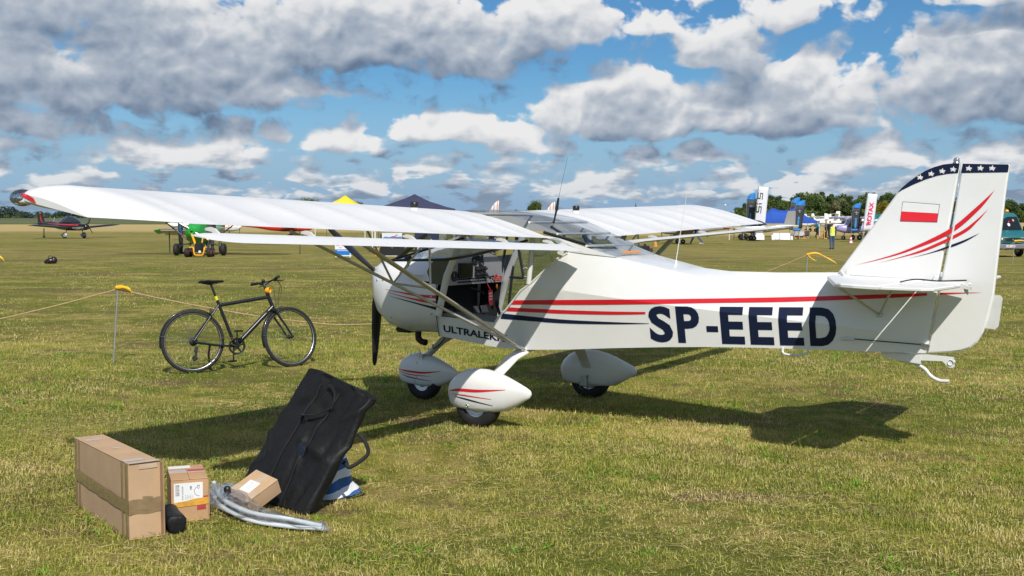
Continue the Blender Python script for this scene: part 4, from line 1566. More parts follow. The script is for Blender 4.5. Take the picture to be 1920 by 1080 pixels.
# ---- markings on the body
drape('red_stripe', [ribbon([(1.946, 1.078), (2.655, 1.128), (3.542, 1.187), (4.147, 1.23), (4.572, 1.263)], [(1.923, 1.040), (2.653, 1.086), (3.547, 1.152), (4.152, 1.194), (4.576, 1.231)])], fb, M['red'], fuselage, .014, .003)
drape('red_stripe', [ribbon([(4.572, 1.263), (4.9, 1.292), (5.1, 1.309), (5.24, 1.322)], [(4.576, 1.231), (4.9, 1.262), (5.1, 1.285), (5.24, 1.304)])], fb, M['red'], fuselage, .014, .003)
drape('red_stripe', [ribbon([(5.30, 1.328), (5.45, 1.338), (5.61, 1.349)], [(5.30, 1.311), (5.45, 1.330), (5.61, 1.348)])], rbv, M['red'], rud)
drape('red_stripe', [ribbon([(1.879, 1.014), (2.405, 1.027), (2.889, 1.046), (3.165, 1.060)], [(1.861, .980), (2.404, .996), (2.888, 1.020), (3.160, 1.042)])], fb, M['red'], fuselage, .014, .003)
drape('navy_stripe', [ribbon([(1.839, .957), (2.401, .948), (2.886, .959), (3.188, .969)], [(1.812, .910), (2.400, .915), (2.885, .941), (3.188, .966)])], fb, M['navy'], fuselage, .014, .003)
for ch, x0, x1 in (('S', 3.190, 3.382), ('P', 3.418, 3.602), ('-', 3.648, 3.740), ('E', 3.768, 3.948), ('E', 3.990, 4.170), ('E', 4.212, 4.392), ('D', 4.436, 4.632)):
    V, F = text_mesh(ch, 1.0, .035)
    a0, a1 = min(p[0] for p in V), max(p[0] for p in V)
    b0, b1 = min(p[1] for p in V), max(p[1] for p in V)
    if ch == '-':
        z0, zh = .935, .047
    else:
        z0, zh = .822 + ((x0 + x1) / 2 - 3.28) * .049, .292
    V2 = []
    for p in V:
        u, v = (p[0] - a0) / (a1 - a0), (p[1] - b0) / (b1 - b0)
        V2.append((x0 + u * (x1 - x0) - v * zh * .06 + .008, z0 + v * zh + (x0 + u * (x1 - x0) - (x0 + x1) / 2) * .05))
    drape('registration_letter', [(V2, F)], fb, M['navy'], fuselage, .014, .003)
V, F = text_mesh('ULTRALEKKI', 1.0, .03)
a0, a1 = min(p[0] for p in V), max(p[0] for p in V)
b0, b1 = min(p[1] for p in V), max(p[1] for p in V)
drape('lettering', [([(1.178 + (p[0] - a0) / (a1 - a0) * .70, .742 + (p[1] - b0) / (b1 - b0) * .062 - (p[0] - a0) / (a1 - a0) * .034) for p in V], F)], fb, M['navy'], fuselage, .1, .003)
for top, bot_, m_ in (([(.46, 1.078), (.70, 1.068), (.92, 1.062), (1.115, 1.066)], [(.46, 1.076), (.70, 1.056), (.92, 1.040), (1.115, 1.038)], 'red'),
                      ([(.48, 1.055), (.75, 1.030), (.95, 1.018), (1.115, 1.014)], [(.48, 1.053), (.75, 1.020), (.95, .996), (1.115, .984)], 'red'),
                      ([(.52, 1.022), (.80, .994), (1.0, .972), (1.115, .962)], [(.52, 1.020), (.80, .984), (1.0, .955), (1.115, .935)], 'navy')):
    drape(m_ + '_stripe', [ribbon(top, bot_)], cbv, M[m_], cowling)

# ---- aerials
an = MB()
an.tube([(2.155, -.20, 1.742), (2.18, -.20, 1.86)], [.007, .010], 8)
an.tube([(2.18, -.20, 1.85), (2.195, -.20, 1.955)], [.014, .009], 8)
an.tube([(2.195, -.20, 1.95), (2.275, -.20, 2.30)], [.0016, .0009], 5)
an.build('radio_aerial', M['black'], AC)
an = MB()
an.lathe([(.016, 0), (.012, .02), (.010, .05)], (3.22, 0, 1.418), (0, 0, 1), 10)
an.tube([(3.22, 0, 1.46), (3.30, 0, 2.045)], [.0042, .0016], 6)
an.build('whip_aerial', M['white_metal'], AC)

# ---- undercarriage
def spat(x0, x1, zlo, ztop, yc, hw, m=M['paint'], dz=0.0):
    b = MB()
    L_ = x1 - x0
    rows = []
    for t, h, wf, zc in ((0, .04, .05, .43), (.012, .24, .24, .43), (.05, .50, .50, .44), (.12, .76, .76, .46), (.22, .94, .94, .48), (.34, 1.0, 1.0, .49), (.47, .97, .98, .50),
                         (.60, .85, .87, .50), (.73, .65, .68, .50), (.85, .43, .46, .50), (.94, .25, .28, .50), (.985, .15, .17, .49), (1.0, .05, .06, .49)):
        ring = []
        H = (ztop - zlo) * .62
        zc_ = zlo + (ztop - zlo) * (zc - .02) + dz * t
        for i in range(24):
            a = 2 * math.pi * i / 24
            z = zc_ + H * h * math.copysign(abs(math.sin(a)) ** .85, math.sin(a)) * (.92 if math.sin(a) > 0 else 1.25)
            ring.append((x0 + L_ * t, yc + hw * wf * math.cos(a), max(z, zlo + .03 * abs(t - .45))))
        rows.append(ring)
    b.loft(rows)
    return b


def wheel(x, yc, r, wd, parent):
    t = MB()
    t.lathe([(r * .52, -wd * .42), (r * .60, -wd * .5), (r * .82, -wd * .52), (r * .95, -wd * .40), (r, -wd * .18), (r, wd * .18), (r * .95, wd * .40), (r * .82, wd * .52), (r * .60, wd * .5), (r * .52, wd * .42)],
            (x, yc, r), (0, 1, 0), 36)
    o = t.build('wheel', M['rubber'], parent)
    h = MB()
    h.lathe([(0, -wd * .30), (r * .20, -wd * .32), (r * .22, -wd * .22), (r * .46, -wd * .26), (r * .56, -wd * .44), (r * .58, -wd * .40)], (x, yc, r), (0, 1, 0), 24)
    h.lathe([(0, wd * .30), (r * .46, wd * .26), (r * .56, wd * .44)], (x, yc, r), (0, 1, 0), 24)
    h.build('wheel_hub', M['alu'], o)
    return o


# wheels stand on the ground, which lies a little off level in aircraft space
def gz(x, y):
    p = mw.inverted() @ (mw @ Vector((x, y, 0)) - Vector((0, 0, (mw @ Vector((x, y, 0))).z)))
    return p.z


def spat_set(x, yc, x0, x1, zlo, ztop, hw, r, wd, dz, near):
    o0 = gz(x, yc)
    wo = wheel(x, yc, r, wd, AC)
    wo.location.z = o0
    sb = spat(x0, x1, zlo, ztop, yc, hw, dz=dz)
    so = sb.build('wheel_fairing', M['paint'], AC)
    return sb, so


nb, no = spat_set(1.93, -.945, 1.625, 2.44, .200, .515, .115, .202, .135, .035, True)
fb2, fo = spat_set(1.93, .93, 1.60, 2.42, .19, .50, .115, .202, .135, .03, False)
cb2, co_ = spat_set(.64, 0.0, .335, 1.03, .16, .445, .10, .185, .12, .01, False)
nbv, cbv2 = bvh_of(nb), bvh_of(cb2)
for top, bot_, m_ in (([(1.67, .335), (1.80, .372), (2.00, .385), (2.24, .405)], [(1.67, .333), (1.80, .350), (2.00, .363), (2.24, .402)], 'red'),
                      ([(1.72, .320), (1.86, .328), (2.12, .318)], [(1.72, .318), (1.86, .318), (2.12, .315)], 'red'),
                      ([(1.75, .305), (1.90, .298), (2.13, .265)], [(1.75, .302), (1.90, .285), (2.13, .262)], 'navy')):
    drape(m_ + '_stripe', [ribbon(top, bot_)], nbv, M[m_], no)
for top, bot_, m_ in (([(.35, .292), (.50, .295), (.70, .297), (.88, .318)], [(.35, .290), (.50, .278), (.70, .280), (.88, .315)], 'red'),
                      ([(.40, .270), (.55, .262), (.78, .262)], [(.40, .267), (.55, .252), (.78, .259)], 'red'),
                      ([(.43, .248), (.55, .235), (.78, .216)], [(.43, .245), (.55, .225), (.78, .213)], 'navy')):
    drape(m_ + '_stripe', [ribbon(top, bot_)], cbv2, M[m_], co_)
bt = MB()
h = nbv.ray_cast(Vector((1.885, -3, .235)), Vector((0, 1, 0)))
bt.lathe([(.016, -.004), (.016, .003), (.008, .004), (.008, .001), (0, .001)], h[0], (0, -1, 0), 14)
bt.build('axle_cap', M['steel'], no)
for x, z in ((.62, .375), (.62, .245), (.60, .20)):
    h = cbv2.ray_cast(Vector((x, -3, z)), Vector((0, 1, 0)))
    if h[0] is not None:
        MB().lathe([(.009, -.003), (.009, .003), (0, .004)], h[0], (0, -1, 0), 10).build('axle_cap', M['steel'], co_)


def leg(sd):
    b = MB()
    rows = []
    for (x, y, z, w_, t) in ((2.02, .18, .672, .070, .014), (2.02, .38, .655, .070, .014), (1.995, .56, .595, .064, .013), (1.955, .74, .455, .056, .012), (1.935, .86, .33, .050, .012), (1.93, .885, .20, .045, .012)):
        tx_ = Vector((0, .8, -.6)) if .4 < y < .85 else (Vector((0, 1, -.15)) if y <= .4 else Vector((0, .2, -1)))
        nrm = Vector((0, -tx_.z, tx_.y)).normalized()
        c = Vector((x, y, z))
        ring = [c + Vector((a * w_, 0, 0)) + nrm * (q * t) for a, q in ((-1, -.4), (-.8, -1), (.8, -1), (1, -.4), (1, .4), (.8, 1), (-.8, 1), (-1, .4))]
        rows.append([Vector((p.x, sd * p.y, p.z)) for p in ring])
    b.loft(rows)
    return b.build('gear_leg', M['paint'], AC, auto=40)


leg(-1)
leg(1)
br = MB()
br.box((1.93, .79, .235), (.07, .03, .10), b=.01)
br.lathe([(.05, -.012), (.05, .012)], (1.93, .80, .20), (0, 1, 0), 16)
br.tube([(1.95, .80, .24), (1.98, .78, .30)], .008, 6)
br.build('wheel_brake', M['steel'], AC)
nl = MB()
nl.tube([(1.0, -.02, .68), (.86, -.02, .60), (.72, -.02, .47), (.66, -.02, .42)], [.036, .034, .030, .028], 12)
nl.tube([(1.0, .05, .68), (.80, .02, .56)], .016, 8)
nl.build('nose_leg', M['strut'], AC)
nf = MB()
nf.box((.66, -.02, .45), (.05, .15, .03), b=.006)
nf.tube([(.66, -.09, .45), (.64, -.09, .50)], .009, 8)
nf.tube([(.66, .05, .45), (.64, .05, .50)], .009, 8)
nf.tube([(.66, -.07, .45), (.66, -.085, .30)], .012, 8)
nf.build('nose_fork', M['steel'], AC)
MB().tube(spline([(.95, -.08, .66), (.90, -.11, .58), (.82, -.10, .53), (.78, -.06, .56)]), .006, 6).build('brake_hose', M['black'], AC)


# ================================================================== BICYCLE
BK = thing('bicycle', 'black city bicycle with yellow band and orange front lamp, standing on the grass', 'bicycle', (-3.54, 12.87, 0.0))
BK.rotation_euler = (Matrix.Rotation(R(28.5), 3, 'Z') @ Matrix.Rotation(R(-6.0), 3, 'X')).to_euler()
HT, HB = Vector((.872, 0, .855)), Vector((.938, 0, .675))
steer_ax = (HB - HT).normalized()
SM = Matrix.Translation(HB) @ Matrix.Rotation(R(-15), 4, steer_ax) @ Matrix.Translation(-HB)


def sv(*p):
    return SM @ Vector(p)


RA, FA, BB, SC = Vector((0, 0, .352)), Vector((1.125, 0, .349)), Vector((.475, 0, .275)), Vector((.305, 0, .765))
fr = MB()
fr.tube([BB, SC, SC + (SC - BB) * .06], .019, 10)
fr.tube([SC + Vector((.005, 0, -.02)), HT + Vector((.008, 0, -.035))], .021, 10)
fr.tube([BB, HB + Vector((-.01, 0, .03))], .027, 10)
fr.tube([HT, HB], .023, 10)
fr.lathe([(.026, -.036), (.026, .036)], BB, (0, 1, 0), 14)
for s in (-1, 1):
    fr.tube([BB + Vector((-.02, s * .03, 0)), Vector((.25, s * .045, .30)), RA + Vector((.02, s * .058, -.01))], .012, 8)
    fr.tube([SC + Vector((-.005, s * .015, -.02)), RA + Vector((0, s * .058, 0))], .010, 8)
    fr.box(RA + Vector((0, s * .058, 0)), (.05, .008, .04), b=.003)
fr.build('frame', M['black_paint'], BK)
fk = MB()
for s in (-1, 1):
    fk.tube([sv(.935, s * .045, .665), sv(.975, s * .055, .58), sv(1.065, s * .057, .45), sv(FA.x, s * .057, FA.z)], [.015, .014, .012, .010], 8)
fk.box(sv(.938, 0, .668), (.05, .12, .035), b=.01)
fk.build('fork', M['black_paint'], BK)


def cycle_wheel(c, tf, casc):
    T_ = lambda p: tf(p)
    w_ = MB()
    w_.torus(c, .332, .0215, (0, 1, 0), 56, 10)
    w_.v = [tuple(T_(Vector(p))) for p in w_.v]
    o = w_.build('wheel', M['rubber'], BK)
    r_ = MB()
    prof = [(.320, -.011), (.308, -.011), (.302, -.004), (.302, .004), (.308, .011), (.320, .011)]
    r_.lathe(prof + [prof[0]], c, (0, 1, 0), 56)
    r_.v = [tuple(T_(Vector(p))) for p in r_.v]
    r_.build('rim', M['black_paint'], o)
    for s in (-1, 1):      # bright brake track and the reflective line on the tyre wall
        t_ = MB()
        t_.lathe([(.319, s * .0118), (.309, s * .0118), (.309, s * .0128), (.319, s * .0128), (.319, s * .0118)], c, (0, 1, 0), 56)
        t_.v = [tuple(T_(Vector(p))) for p in t_.v]
        t_.build('brake_track', M['alu'], o)
        t_ = MB()
        t_.torus(c + Vector((0, s * .0165, 0)), .326, .0022, (0, 1, 0), 56, 5)
        t_.v = [tuple(T_(Vector(p))) for p in t_.v]
        t_.build('reflective_line', M['reflective'], o)
    sp_ = MB()
    for i in range(28):
        a = 2 * math.pi * i / 28
        s = -1 if i % 2 else 1
        a2 = a + (.5 if (i // 2) % 2 else -.5)
        sp_.tube([T_(c + Vector((.018 * math.cos(a2), s * .025, .018 * math.sin(a2)))), T_(c + Vector((.304 * math.cos(a), 0, .304 * math.sin(a))))], .0013, 4, cap=False)
    tag(sp_.build('spoke', M['spoke'], o), kind='stuff')
    h_ = MB()
    h_.lathe([(.006, -.07), (.014, -.065), (.012, -.03), (.022, -.028), (.022, -.023), (.012, -.02), (.012, .02), (.022, .023), (.022, .028), (.012, .03), (.014, .065), (.006, .07)], c, (0, 1, 0), 14)
    h_.v = [tuple(T_(Vector(p))) for p in h_.v]
    h_.build('hub', M['black'], o)
    return o


cycle_wheel(RA, lambda p: p, True)
cycle_wheel(FA, lambda p: SM @ p, False)
for nm, c, tf, a0, a1 in (('rear', RA, lambda p: p, -38, 100), ('front', FA, lambda p: SM @ p, 12, 108)):
    f = MB()
    rows = []
    n = 22
    for i in range(n + 1):
        a = R(a0 + (a1 - a0) * i / n)
        d = Vector((-math.sin(a), 0, math.cos(a)))
        rows.append([tf(c + d * (.361 + .008 * math.cos(u * 1.4)) + Vector((0, .024 * u, 0))) for u in (-1, -.6, 0, .6, 1)] +
                    [tf(c + d * (.357 + .006 * math.cos(u * 1.4)) + Vector((0, .022 * u, 0))) for u in (1, .6, 0, -.6, -1)])
    f.loft(rows)
    f.build('mudguard', M['black_paint'], BK)
    st = MB()
    for s in (-1, 1):
        for aa in ((a0 + a1) * .5 - 8, a1 - 22):
            a = R(aa)
            st.tube([tf(c + Vector((0, s * .05, 0))), tf(c + Vector((-math.sin(a) * .362, s * .025, math.cos(a) * .362)))], .002, 5)
    tag(st.build('mudguard_stay', M['steel'], BK), kind='stuff')
post_top = Vector((.222, 0, 1.0))
MB().tube([SC, post_top], .0135, 10).build('seat_post', M['black'], BK)
MB().tube([SC.lerp(post_top, .17), SC.lerp(post_top, .36)], .0195, 12).build('yellow_band', mat('lime_tape', (.62, .58, .03), .5), BK)
sd_ = MB()
rows = []
for t, w_, z, th in ((-.145, .02, 1.012, .012), (-.135, .062, 1.020, .022), (-.10, .078, 1.026, .030), (-.05, .074, 1.024, .032), (0, .052, 1.020, .030), (.06, .030, 1.021, .026), (.11, .022, 1.022, .022), (.135, .015, 1.020, .016), (.142, .004, 1.016, .006)):
    rows.append([Vector((.235 + t, w_ * math.cos(a), z + (th * .35 if math.sin(a) > 0 else th) * math.sin(a))) for a in [2 * math.pi * i / 14 for i in range(14)]])
sd_.loft(rows)
saddle = sd_.build('saddle', M['black'], BK)
MB().tube([(.13, .03, 1.0), (.20, .022, .985), (.27, .022, .985), (.32, .012, 1.0)], .004, 6).tube([(.13, -.03, 1.0), (.20, -.022, .985), (.27, -.022, .985), (.32, -.012, 1.0)], .004, 6).box((.225, 0, .987), (.05, .05, .02), b=.005).build('saddle_rail', M['black'], saddle)
stem_t = HT + Vector((-.035, 0, .105))
MB().tube([sv(*HT), sv(*(HT + Vector((-.02, 0, .06)))), sv(*stem_t), sv(*(stem_t + Vector((.06, 0, .035))))], [.018, .017, .016, .016], 10).build('stem', M['black'], BK)
bc = stem_t + Vector((.062, 0, .038))
hb = [sv(bc.x - .045, -.30, bc.z + .012), sv(bc.x - .01, -.18, bc.z + .01), sv(bc.x, -.04, bc.z), sv(bc.x, .04, bc.z), sv(bc.x - .01, .18, bc.z + .01), sv(bc.x - .045, .30, bc.z + .012)]
bar = MB().tube(spline(hb, 5), .0115, 8).build('handlebar', M['black'], BK)
for s in (-1, 1):
    MB().tube([sv(bc.x - .045, s * .305, bc.z + .012), sv(bc.x - .022, s * .20, bc.z + .011)], [.018, .016], 10).build('grip', M['rubber'], BK)
    lv = MB()
    lv.box(sv(bc.x - .005, s * .155, bc.z), (.04, .05, .035), b=.008)
    lv.tube([sv(bc.x + .02, s * .16, bc.z - .005), sv(bc.x + .045, s * .20, bc.z - .018), sv(bc.x + .03, s * .285, bc.z - .025)], [.007, .006, .004], 6)
    lv.build('brake_lever', M['black'], BK)
    ca = MB()
    ca.tube(spline([sv(bc.x + .03, s * .14, bc.z), sv(bc.x + .10, s * .08, bc.z - .05), sv(bc.x + .09, s * .03, bc.z - .20), sv(.99, s * .03, .70)]), .0028, 5)
    ca.build('cable', M['black'], BK)
MB().tube(spline([sv(bc.x + .03, -.13, bc.z), sv(bc.x + .13, -.06, bc.z - .09), sv(bc.x + .07, -.035, bc.z - .26), Vector((.80, -.03, .62))]), .0028, 5).build('cable', M['black'], BK)
MB().ball(sv(bc.x - .005, .105, bc.z + .028), (.022, .022, .018), 10, 8).build('bell', M['black'], BK)
lm = MB()
lm.lathe([(.016, -.03), (.034, -.015), (.036, .02), (.030, .03)], sv(bc.x - .03, -.015, bc.z - .105), (SM.to_3x3() @ Vector((.45, -.9, -.05))), 16)
lm.lathe([(.030, .03), (.030, .026), (0, .026)], sv(bc.x - .03, -.015, bc.z - .105), (SM.to_3x3() @ Vector((.45, -.9, -.05))), 16)
lm.build('lamp', mat('orange_lamp', (.85, .34, .01), .3, var=.05), BK)
cr_ = MB()
yo = -.062
cr_.lathe([(.088, -.003), (.094, 0), (.088, .003)], BB + Vector((0, yo, 0)), (0, 1, 0), 40)
cr_.torus(BB + Vector((0, yo, 0)), .082, .010, (0, 1, 0), 40, 8, sy=.4)
cr_.torus(BB + Vector((0, yo - .012, 0)), .090, .006, (0, 1, 0), 40, 6)
for i in range(5):
    a = 2 * math.pi * i / 5 + .3
    cr_.tube([BB + Vector((0, yo - .006, 0)), BB + Vector((.078 * math.cos(a), yo, .078 * math.sin(a)))], [.012, .009], 6)
cr_.lathe([(.03, -.012), (.03, .012), (0, .012)], BB + Vector((0, yo, 0)), (0, 1, 0), 16)
cr_.build('chainring', M['black'], BK)
for s, a in ((-1, R(88)), (1, R(268))):
    e = BB + Vector((.170 * math.cos(a), s * .085, .170 * math.sin(a)))
    MB().tube([BB + Vector((0, s * .075, 0)), e], [.014, .011], 8, sy=.7).build('crank', M['black'], BK)
    p = MB()
    p.box(e + Vector((0, s * .055, 0)), (.085, .012, .022), b=.004)
    p.box(e + Vector((.035, s * .055, 0)), (.012, .085, .020), b=.003)
    p.box(e + Vector((-.035, s * .055, 0)), (.012, .085, .020), b=.003)
    p.tube([e, e + Vector((0, s * .1, 0))], .007, 8)
    p.build('pedal', M['black'], BK)
csx = MB()
for i in range(7):
    csx.lathe([(.018, -.0015), (.050 - .0045 * i, -.001), (.050 - .0045 * i, .001), (.018, .0015)], RA + Vector((0, -.030 - .0045 * i, 0)), (0, 1, 0), 22)
csx.build('cassette', M['dark_tube'], BK)
rust = mat('rusty_chain', (.12, .075, .045), .6, .4, .25)
ch = MB()
ch.tube([RA + Vector((.0, -.045, .046)), BB + Vector((0, yo, .092))], .004, 5)
ch.tube([Vector((.03, -.048, .125)), BB + Vector((0, yo, -.092))], .004, 5)
ch.build('chain', rust, BK)
dr = MB()
dr.box((.018, -.062, .262), (.035, .03, .07), Matrix.Rotation(R(20), 3, 'Y'), .008)
dr.box((.012, -.060, .195), (.028, .02, .11), Matrix.Rotation(R(12), 3, 'Y'), .006)
dr.lathe([(.026, -.005), (.028, 0), (.026, .005)], (.022, -.052, .222), (0, 1, 0), 14)
dr.lathe([(.028, -.005), (.030, 0), (.028, .005), (0, .006)], (.004, -.052, .165), (0, 1, 0), 14)
dr.build('derailleur', M['dark_tube'], BK)
MB().tube([(.20, .045, .30), (.185, .06, .20), (.215, .14, .035), (.24, .155, .022)], [.013, .012, .009, .012], 8).build('kickstand', M['black'], BK)
for c in ((.205, 0, .655), (.965, 0, .625)):
    b = MB()
    for s in (-1, 1):
        b.tube([(c[0], s * .04, c[2] - .03), (c[0] + .015, s * .035, c[2] + .06)], [.008, .006], 6)
        b.box((c[0] - .004, s * .022, c[2] + .0), (.05, .012, .014), b=.003)
    b.v = [tuple(SM @ Vector(p)) if c[0] > .5 else p for p in b.v]
    b.build('rim_brake', M['black'], BK)

# ================================================================== BOXES AND BAGS ON THE GRASS
card = mat('cardboard', (.46, .31, .185), .75, var=.07, vscale=5, bump=.05, bscale=60)
card2 = mat('orange_cardboard', (.47, .285, .15), .72, var=.08, vscale=6, bump=.05, bscale=60)
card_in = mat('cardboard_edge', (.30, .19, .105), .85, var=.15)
tape = mat('brown_tape', (.235, .170, .095), .22, var=.12, vscale=20, bump=.25, bscale=35, coat=.3)
tape_y = mat('yellow_tape', (.62, .33, .055), .22, var=.15, vscale=16, bump=.3, bscale=40, coat=.4)
tape_c = mat('clear_tape', (.50, .38, .28), .15, var=.08, bump=.2, bscale=40, coat=.5)
label_m = mat('paper_label', (.72, .73, .75), .5, var=.02)
ink = mat('black_ink', (.02, .02, .022), .6, var=0)
red_tape = mat('dark_red_print', (.40, .045, .05), .5, var=.1)


def carton(name, label, loc, rot, L_, W_, H_, m, sag=.004):
    """Corrugated carton: body with soft edges, plus the closing flaps meeting in a seam on the top."""
    t = thing(name, label, 'cardboard box', loc)
    t.rotation_euler = rot
    b = MB()
    n = 6
    def pt(u, v, wv):
        # slight bulge of the walls
        x, y, z = (u - .5) * L_, (v - .5) * W_, wv * H_
        bul = sag * (1 - (2 * wv - 1) ** 2)
        if v in (0, 1):
            y += (1 if v else -1) * bul * (1 - (2 * u - 1) ** 2)
        if u in (0, 1):
            x += (1 if u else -1) * bul * (1 - (2 * v - 1) ** 2)
        return (x, y, z)
    for v in (0, 1):
        P = [pt(i / n, v, j / n) for j in range(n + 1) for i in range(n + 1)]
        b.add(P, [(j * (n + 1) + i, j * (n + 1) + i + 1, (j + 1) * (n + 1) + i + 1, (j + 1) * (n + 1) + i) for j in range(n) for i in range(n)], True)
    for u in (0, 1):
        P = [pt(u, i / n, j / n) for j in range(n + 1) for i in range(n + 1)]
        b.add(P, [(j * (n + 1) + i, j * (n + 1) + i + 1, (j + 1) * (n + 1) + i + 1, (j + 1) * (n + 1) + i) for j in range(n) for i in range(n)], True)
    b.box((0, 0, .004), (L_ * .99, W_ * .99, .006))
    b.build('carton_body', m, t)
    for s in (-1, 1):
        f = MB()
        f.box((0, s * W_ * .2515, H_ + .0035), (L_ + .004, W_ * .497, .006), b=.0018)
        f.build('flap', m, t)
    return t


u_ = Vector((-.594, .805, 0))
ang = math.atan2(.805, -.594)
c0 = Vector((-2.052, 6.145, 0)) + u_ * .49 + Vector((.805, .594, 0)) * .088
bx = carton('cardboard_box', 'tall long brown cardboard box bound with brown tape, biggest of the three boxes', c0, (0, R(.4), ang), .98, .172, .408, card)
# in the box's own axes: x runs away from the near end (x = -.49), +y is the long side that faces the camera
for x in (-.462, -.392, .395, .462):
    MB().box((x, .0905, .205), (.022 if abs(x) < .4 else .03, .0022, .404)).build('vertical_tape', tape, bx)
tp = MB()
rows = []
for i in range(15):
    x = -.493 + .98 * i / 14
    z = .178 + .0015 * math.sin(i * 1.7) + .022 * (i / 14)
    hw = .034 + .002 * math.sin(i * 2.1)
    bul = .0038 * (1 - (2 * i / 14 - 1) ** 2)
    rows.append([(x, .0905 + bul + .0012, z - hw), (x, .0915 + bul, z - hw * .3), (x, .0905 + bul + .0016, z + hw * .3), (x, .0905 + bul + .0006, z + hw)])
tp.loft(rows, closed=False, cap0=False, cap1=False)
tp.loft([[(-.4945, .088 - .176 * i / 8, z + .004 * math.sin(i)) for z in (.135, .160, .185, .215)] for i in range(9)], closed=False, cap0=False, cap1=False)
tp.build('band_tape', tape, bx)
tp = MB()
tp.box((-.4955, -.01, .19), (.0016, .055, .075), Matrix.Rotation(R(8), 3, 'X'))
tp.build('tape_patch', tape, bx)
pale_tape = mat('pale_tape', (.50, .40, .31), .2, coat=.5)
for c_, s_ in (((-.40, .03, .4164), (.055, .115, .0012)), ((-.485, 0, .4164), (.03, .168, .0014)), ((.34, .02, .4164), (.05, .10, .0012)), ((.0, -.01, .4164), (.03, .05, .0012))):
    MB().box(c_, s_).build('clear_tape', pale_tape, bx)
tp = MB()
tp.box((-.4945, -.02, .392), (.0016, .10, .026))
tp.build('tape_end', tape_c, bx)
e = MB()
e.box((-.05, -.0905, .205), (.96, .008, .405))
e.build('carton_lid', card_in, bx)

ang2 = R(20)
w2, u2 = Vector((math.cos(ang2), math.sin(ang2), 0)), Vector((-math.sin(ang2), math.cos(ang2), 0))
c2 = Vector((-1.935, 6.53, 0)) + w2 * .10 + u2 * .19
b2 = carton('cardboard_box', 'short orange brown cardboard box with a white barcode label on its end', c2, (0, 0, ang2 + R(90)), .38, .205, .238, card2, .002)
# own axes: x runs away from the camera (near end x = -.19), y to the left
nf = lambda a, b, c=0.0: Vector((-.1925 - c, -a, b))       # on the near end: a to the right, b up
lb = MB()
lb.prism([(-.088, .098), (.072, .098), (.072, .222), (-.088, .222)], .0006, .0014, frame=lambda a, b, c: nf(a, b, c))
lo = lb.build('barcode_label', label_m, b2)
tx = MB()
for i in range(15):
    tx.prism([(-.080, .150 + i * .0044), (-.058, .150 + i * .0044), (-.058, .150 + i * .0044 + random.choice((.0012, .002, .003))), (-.080, .150 + i * .0044 + .0012)], .0016, .0019, frame=lambda a, b, c: nf(a, b, c))
add_text(tx, 'KOS KINDER', lambda a, b: nf(-.042 - b + .006, .165 + a, .0018), .008, width=.078)
add_text(tx, '100', lambda a, b: nf(.012 - b, .192 + a, .0018), .012, bold=.02)
add_text(tx, 'CE', lambda a, b: nf(.055 - b, .196 + a, .0018), .014)
for i in range(5):
    add_text(tx, 'lot 024 118 pcs'[:12 - i], lambda a, b, i=i: nf(-.022 + i * .009 - b, .14 + a, .0018), .004)
tx.prism([(.048, .108), (.060, .108), (.060, .130), (.048, .130)], .0016, .0019, frame=lambda a, b, c: nf(a, b, c))
for i in range(18):
    a0, a1 = R(100 + i * 10), R(110 + i * 10)
    tx.prism([(.050 + .024 * math.cos(a0), .170 + .026 * math.sin(a0)), (.050 + .024 * math.cos(a1), .170 + .026 * math.sin(a1)), (.050 + .026 * math.cos(a1), .170 + .028 * math.sin(a1)), (.050 + .026 * math.cos(a0), .170 + .028 * math.sin(a0))], .0016, .0019, frame=lambda a, b, c: nf(a, b, c))
tag(tx.build('lettering', ink, lo), kind='stuff')
tp = MB()
tp.prism([(-.103, .082), (.103, .094), (.103, .134), (.02, .128), (-.02, .118), (-.103, .110)], .002, .0026, frame=lambda a, b, c: nf(a, b, c))
tp.build('yellow_tape', tape_y, b2)
tp = MB()
tp.prism([(.038, .062), (.088, .065), (.088, .096), (.038, .094)], .0007, .0012, frame=lambda a, b, c: nf(a, b, c))
tp.prism([(.070, .128), (.102, .130), (.102, .142), (.070, .140)], .0007, .0012, frame=lambda a, b, c: nf(a, b, c))
tp.build('red_print', red_tape, b2)
tp = MB()
tp.box((.02, .0, .2452), (.07, .203, .0012))
tp.build('top_tape', tape_c, b2)
tp = MB()
tp.box((.03, -.05, .2462), (.045, .10, .001))
tp.build('red_print', red_tape, b2)
tp = MB()
tp.box((.135, .035, .2462), (.07, .125, .001))
tp.build('top_label', label_m, b2)
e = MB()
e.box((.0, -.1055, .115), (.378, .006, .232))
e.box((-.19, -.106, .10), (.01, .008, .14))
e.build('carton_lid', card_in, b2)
MB().box((-.10, .1043, .055), (.05, .0012, .045)).build('side_label', label_m, b2)

# small carton leaning on the bag
a_ = Vector((.62, .66, .42)).normalized()
b_ = Vector((.75, -.62, -.17))
b_ = (b_ - a_ * b_.dot(a_)).normalized()
n_ = b_.cross(a_)
n_ = -n_ if n_.z < 0 else n_
rm = Matrix((a_, n_.cross(a_), n_)).transposed()
b3 = carton('cardboard_box', 'small tan carton with a blank white label, tilted against the black bag', Vector((-1.535, 6.83, .103)) - n_ * .045, rm.to_euler(), .235, .20, .088, card, .002)
MB().box((-.01, .005, .0953), (.095, .085, .001), Matrix.Rotation(R(4), 3, 'Z')).build('address_label', label_m, b3)
tp = MB()
tp.box((.0, .0, .0947), (.235, .045, .0008))
tp.build('clear_tape', tape_c, b3)
MB().box((-.055, 0, .0949), (.05, .20, .0007)).build('clear_tape', tape_c, b3)
tx = MB()
for i in range(4):
    tx.box((-.03 + i * .014, .0, .0960), (.003, .04 + .01 * (i % 2), .0004))
tx.box((.022, .022, .096), (.007, .009, .0004))
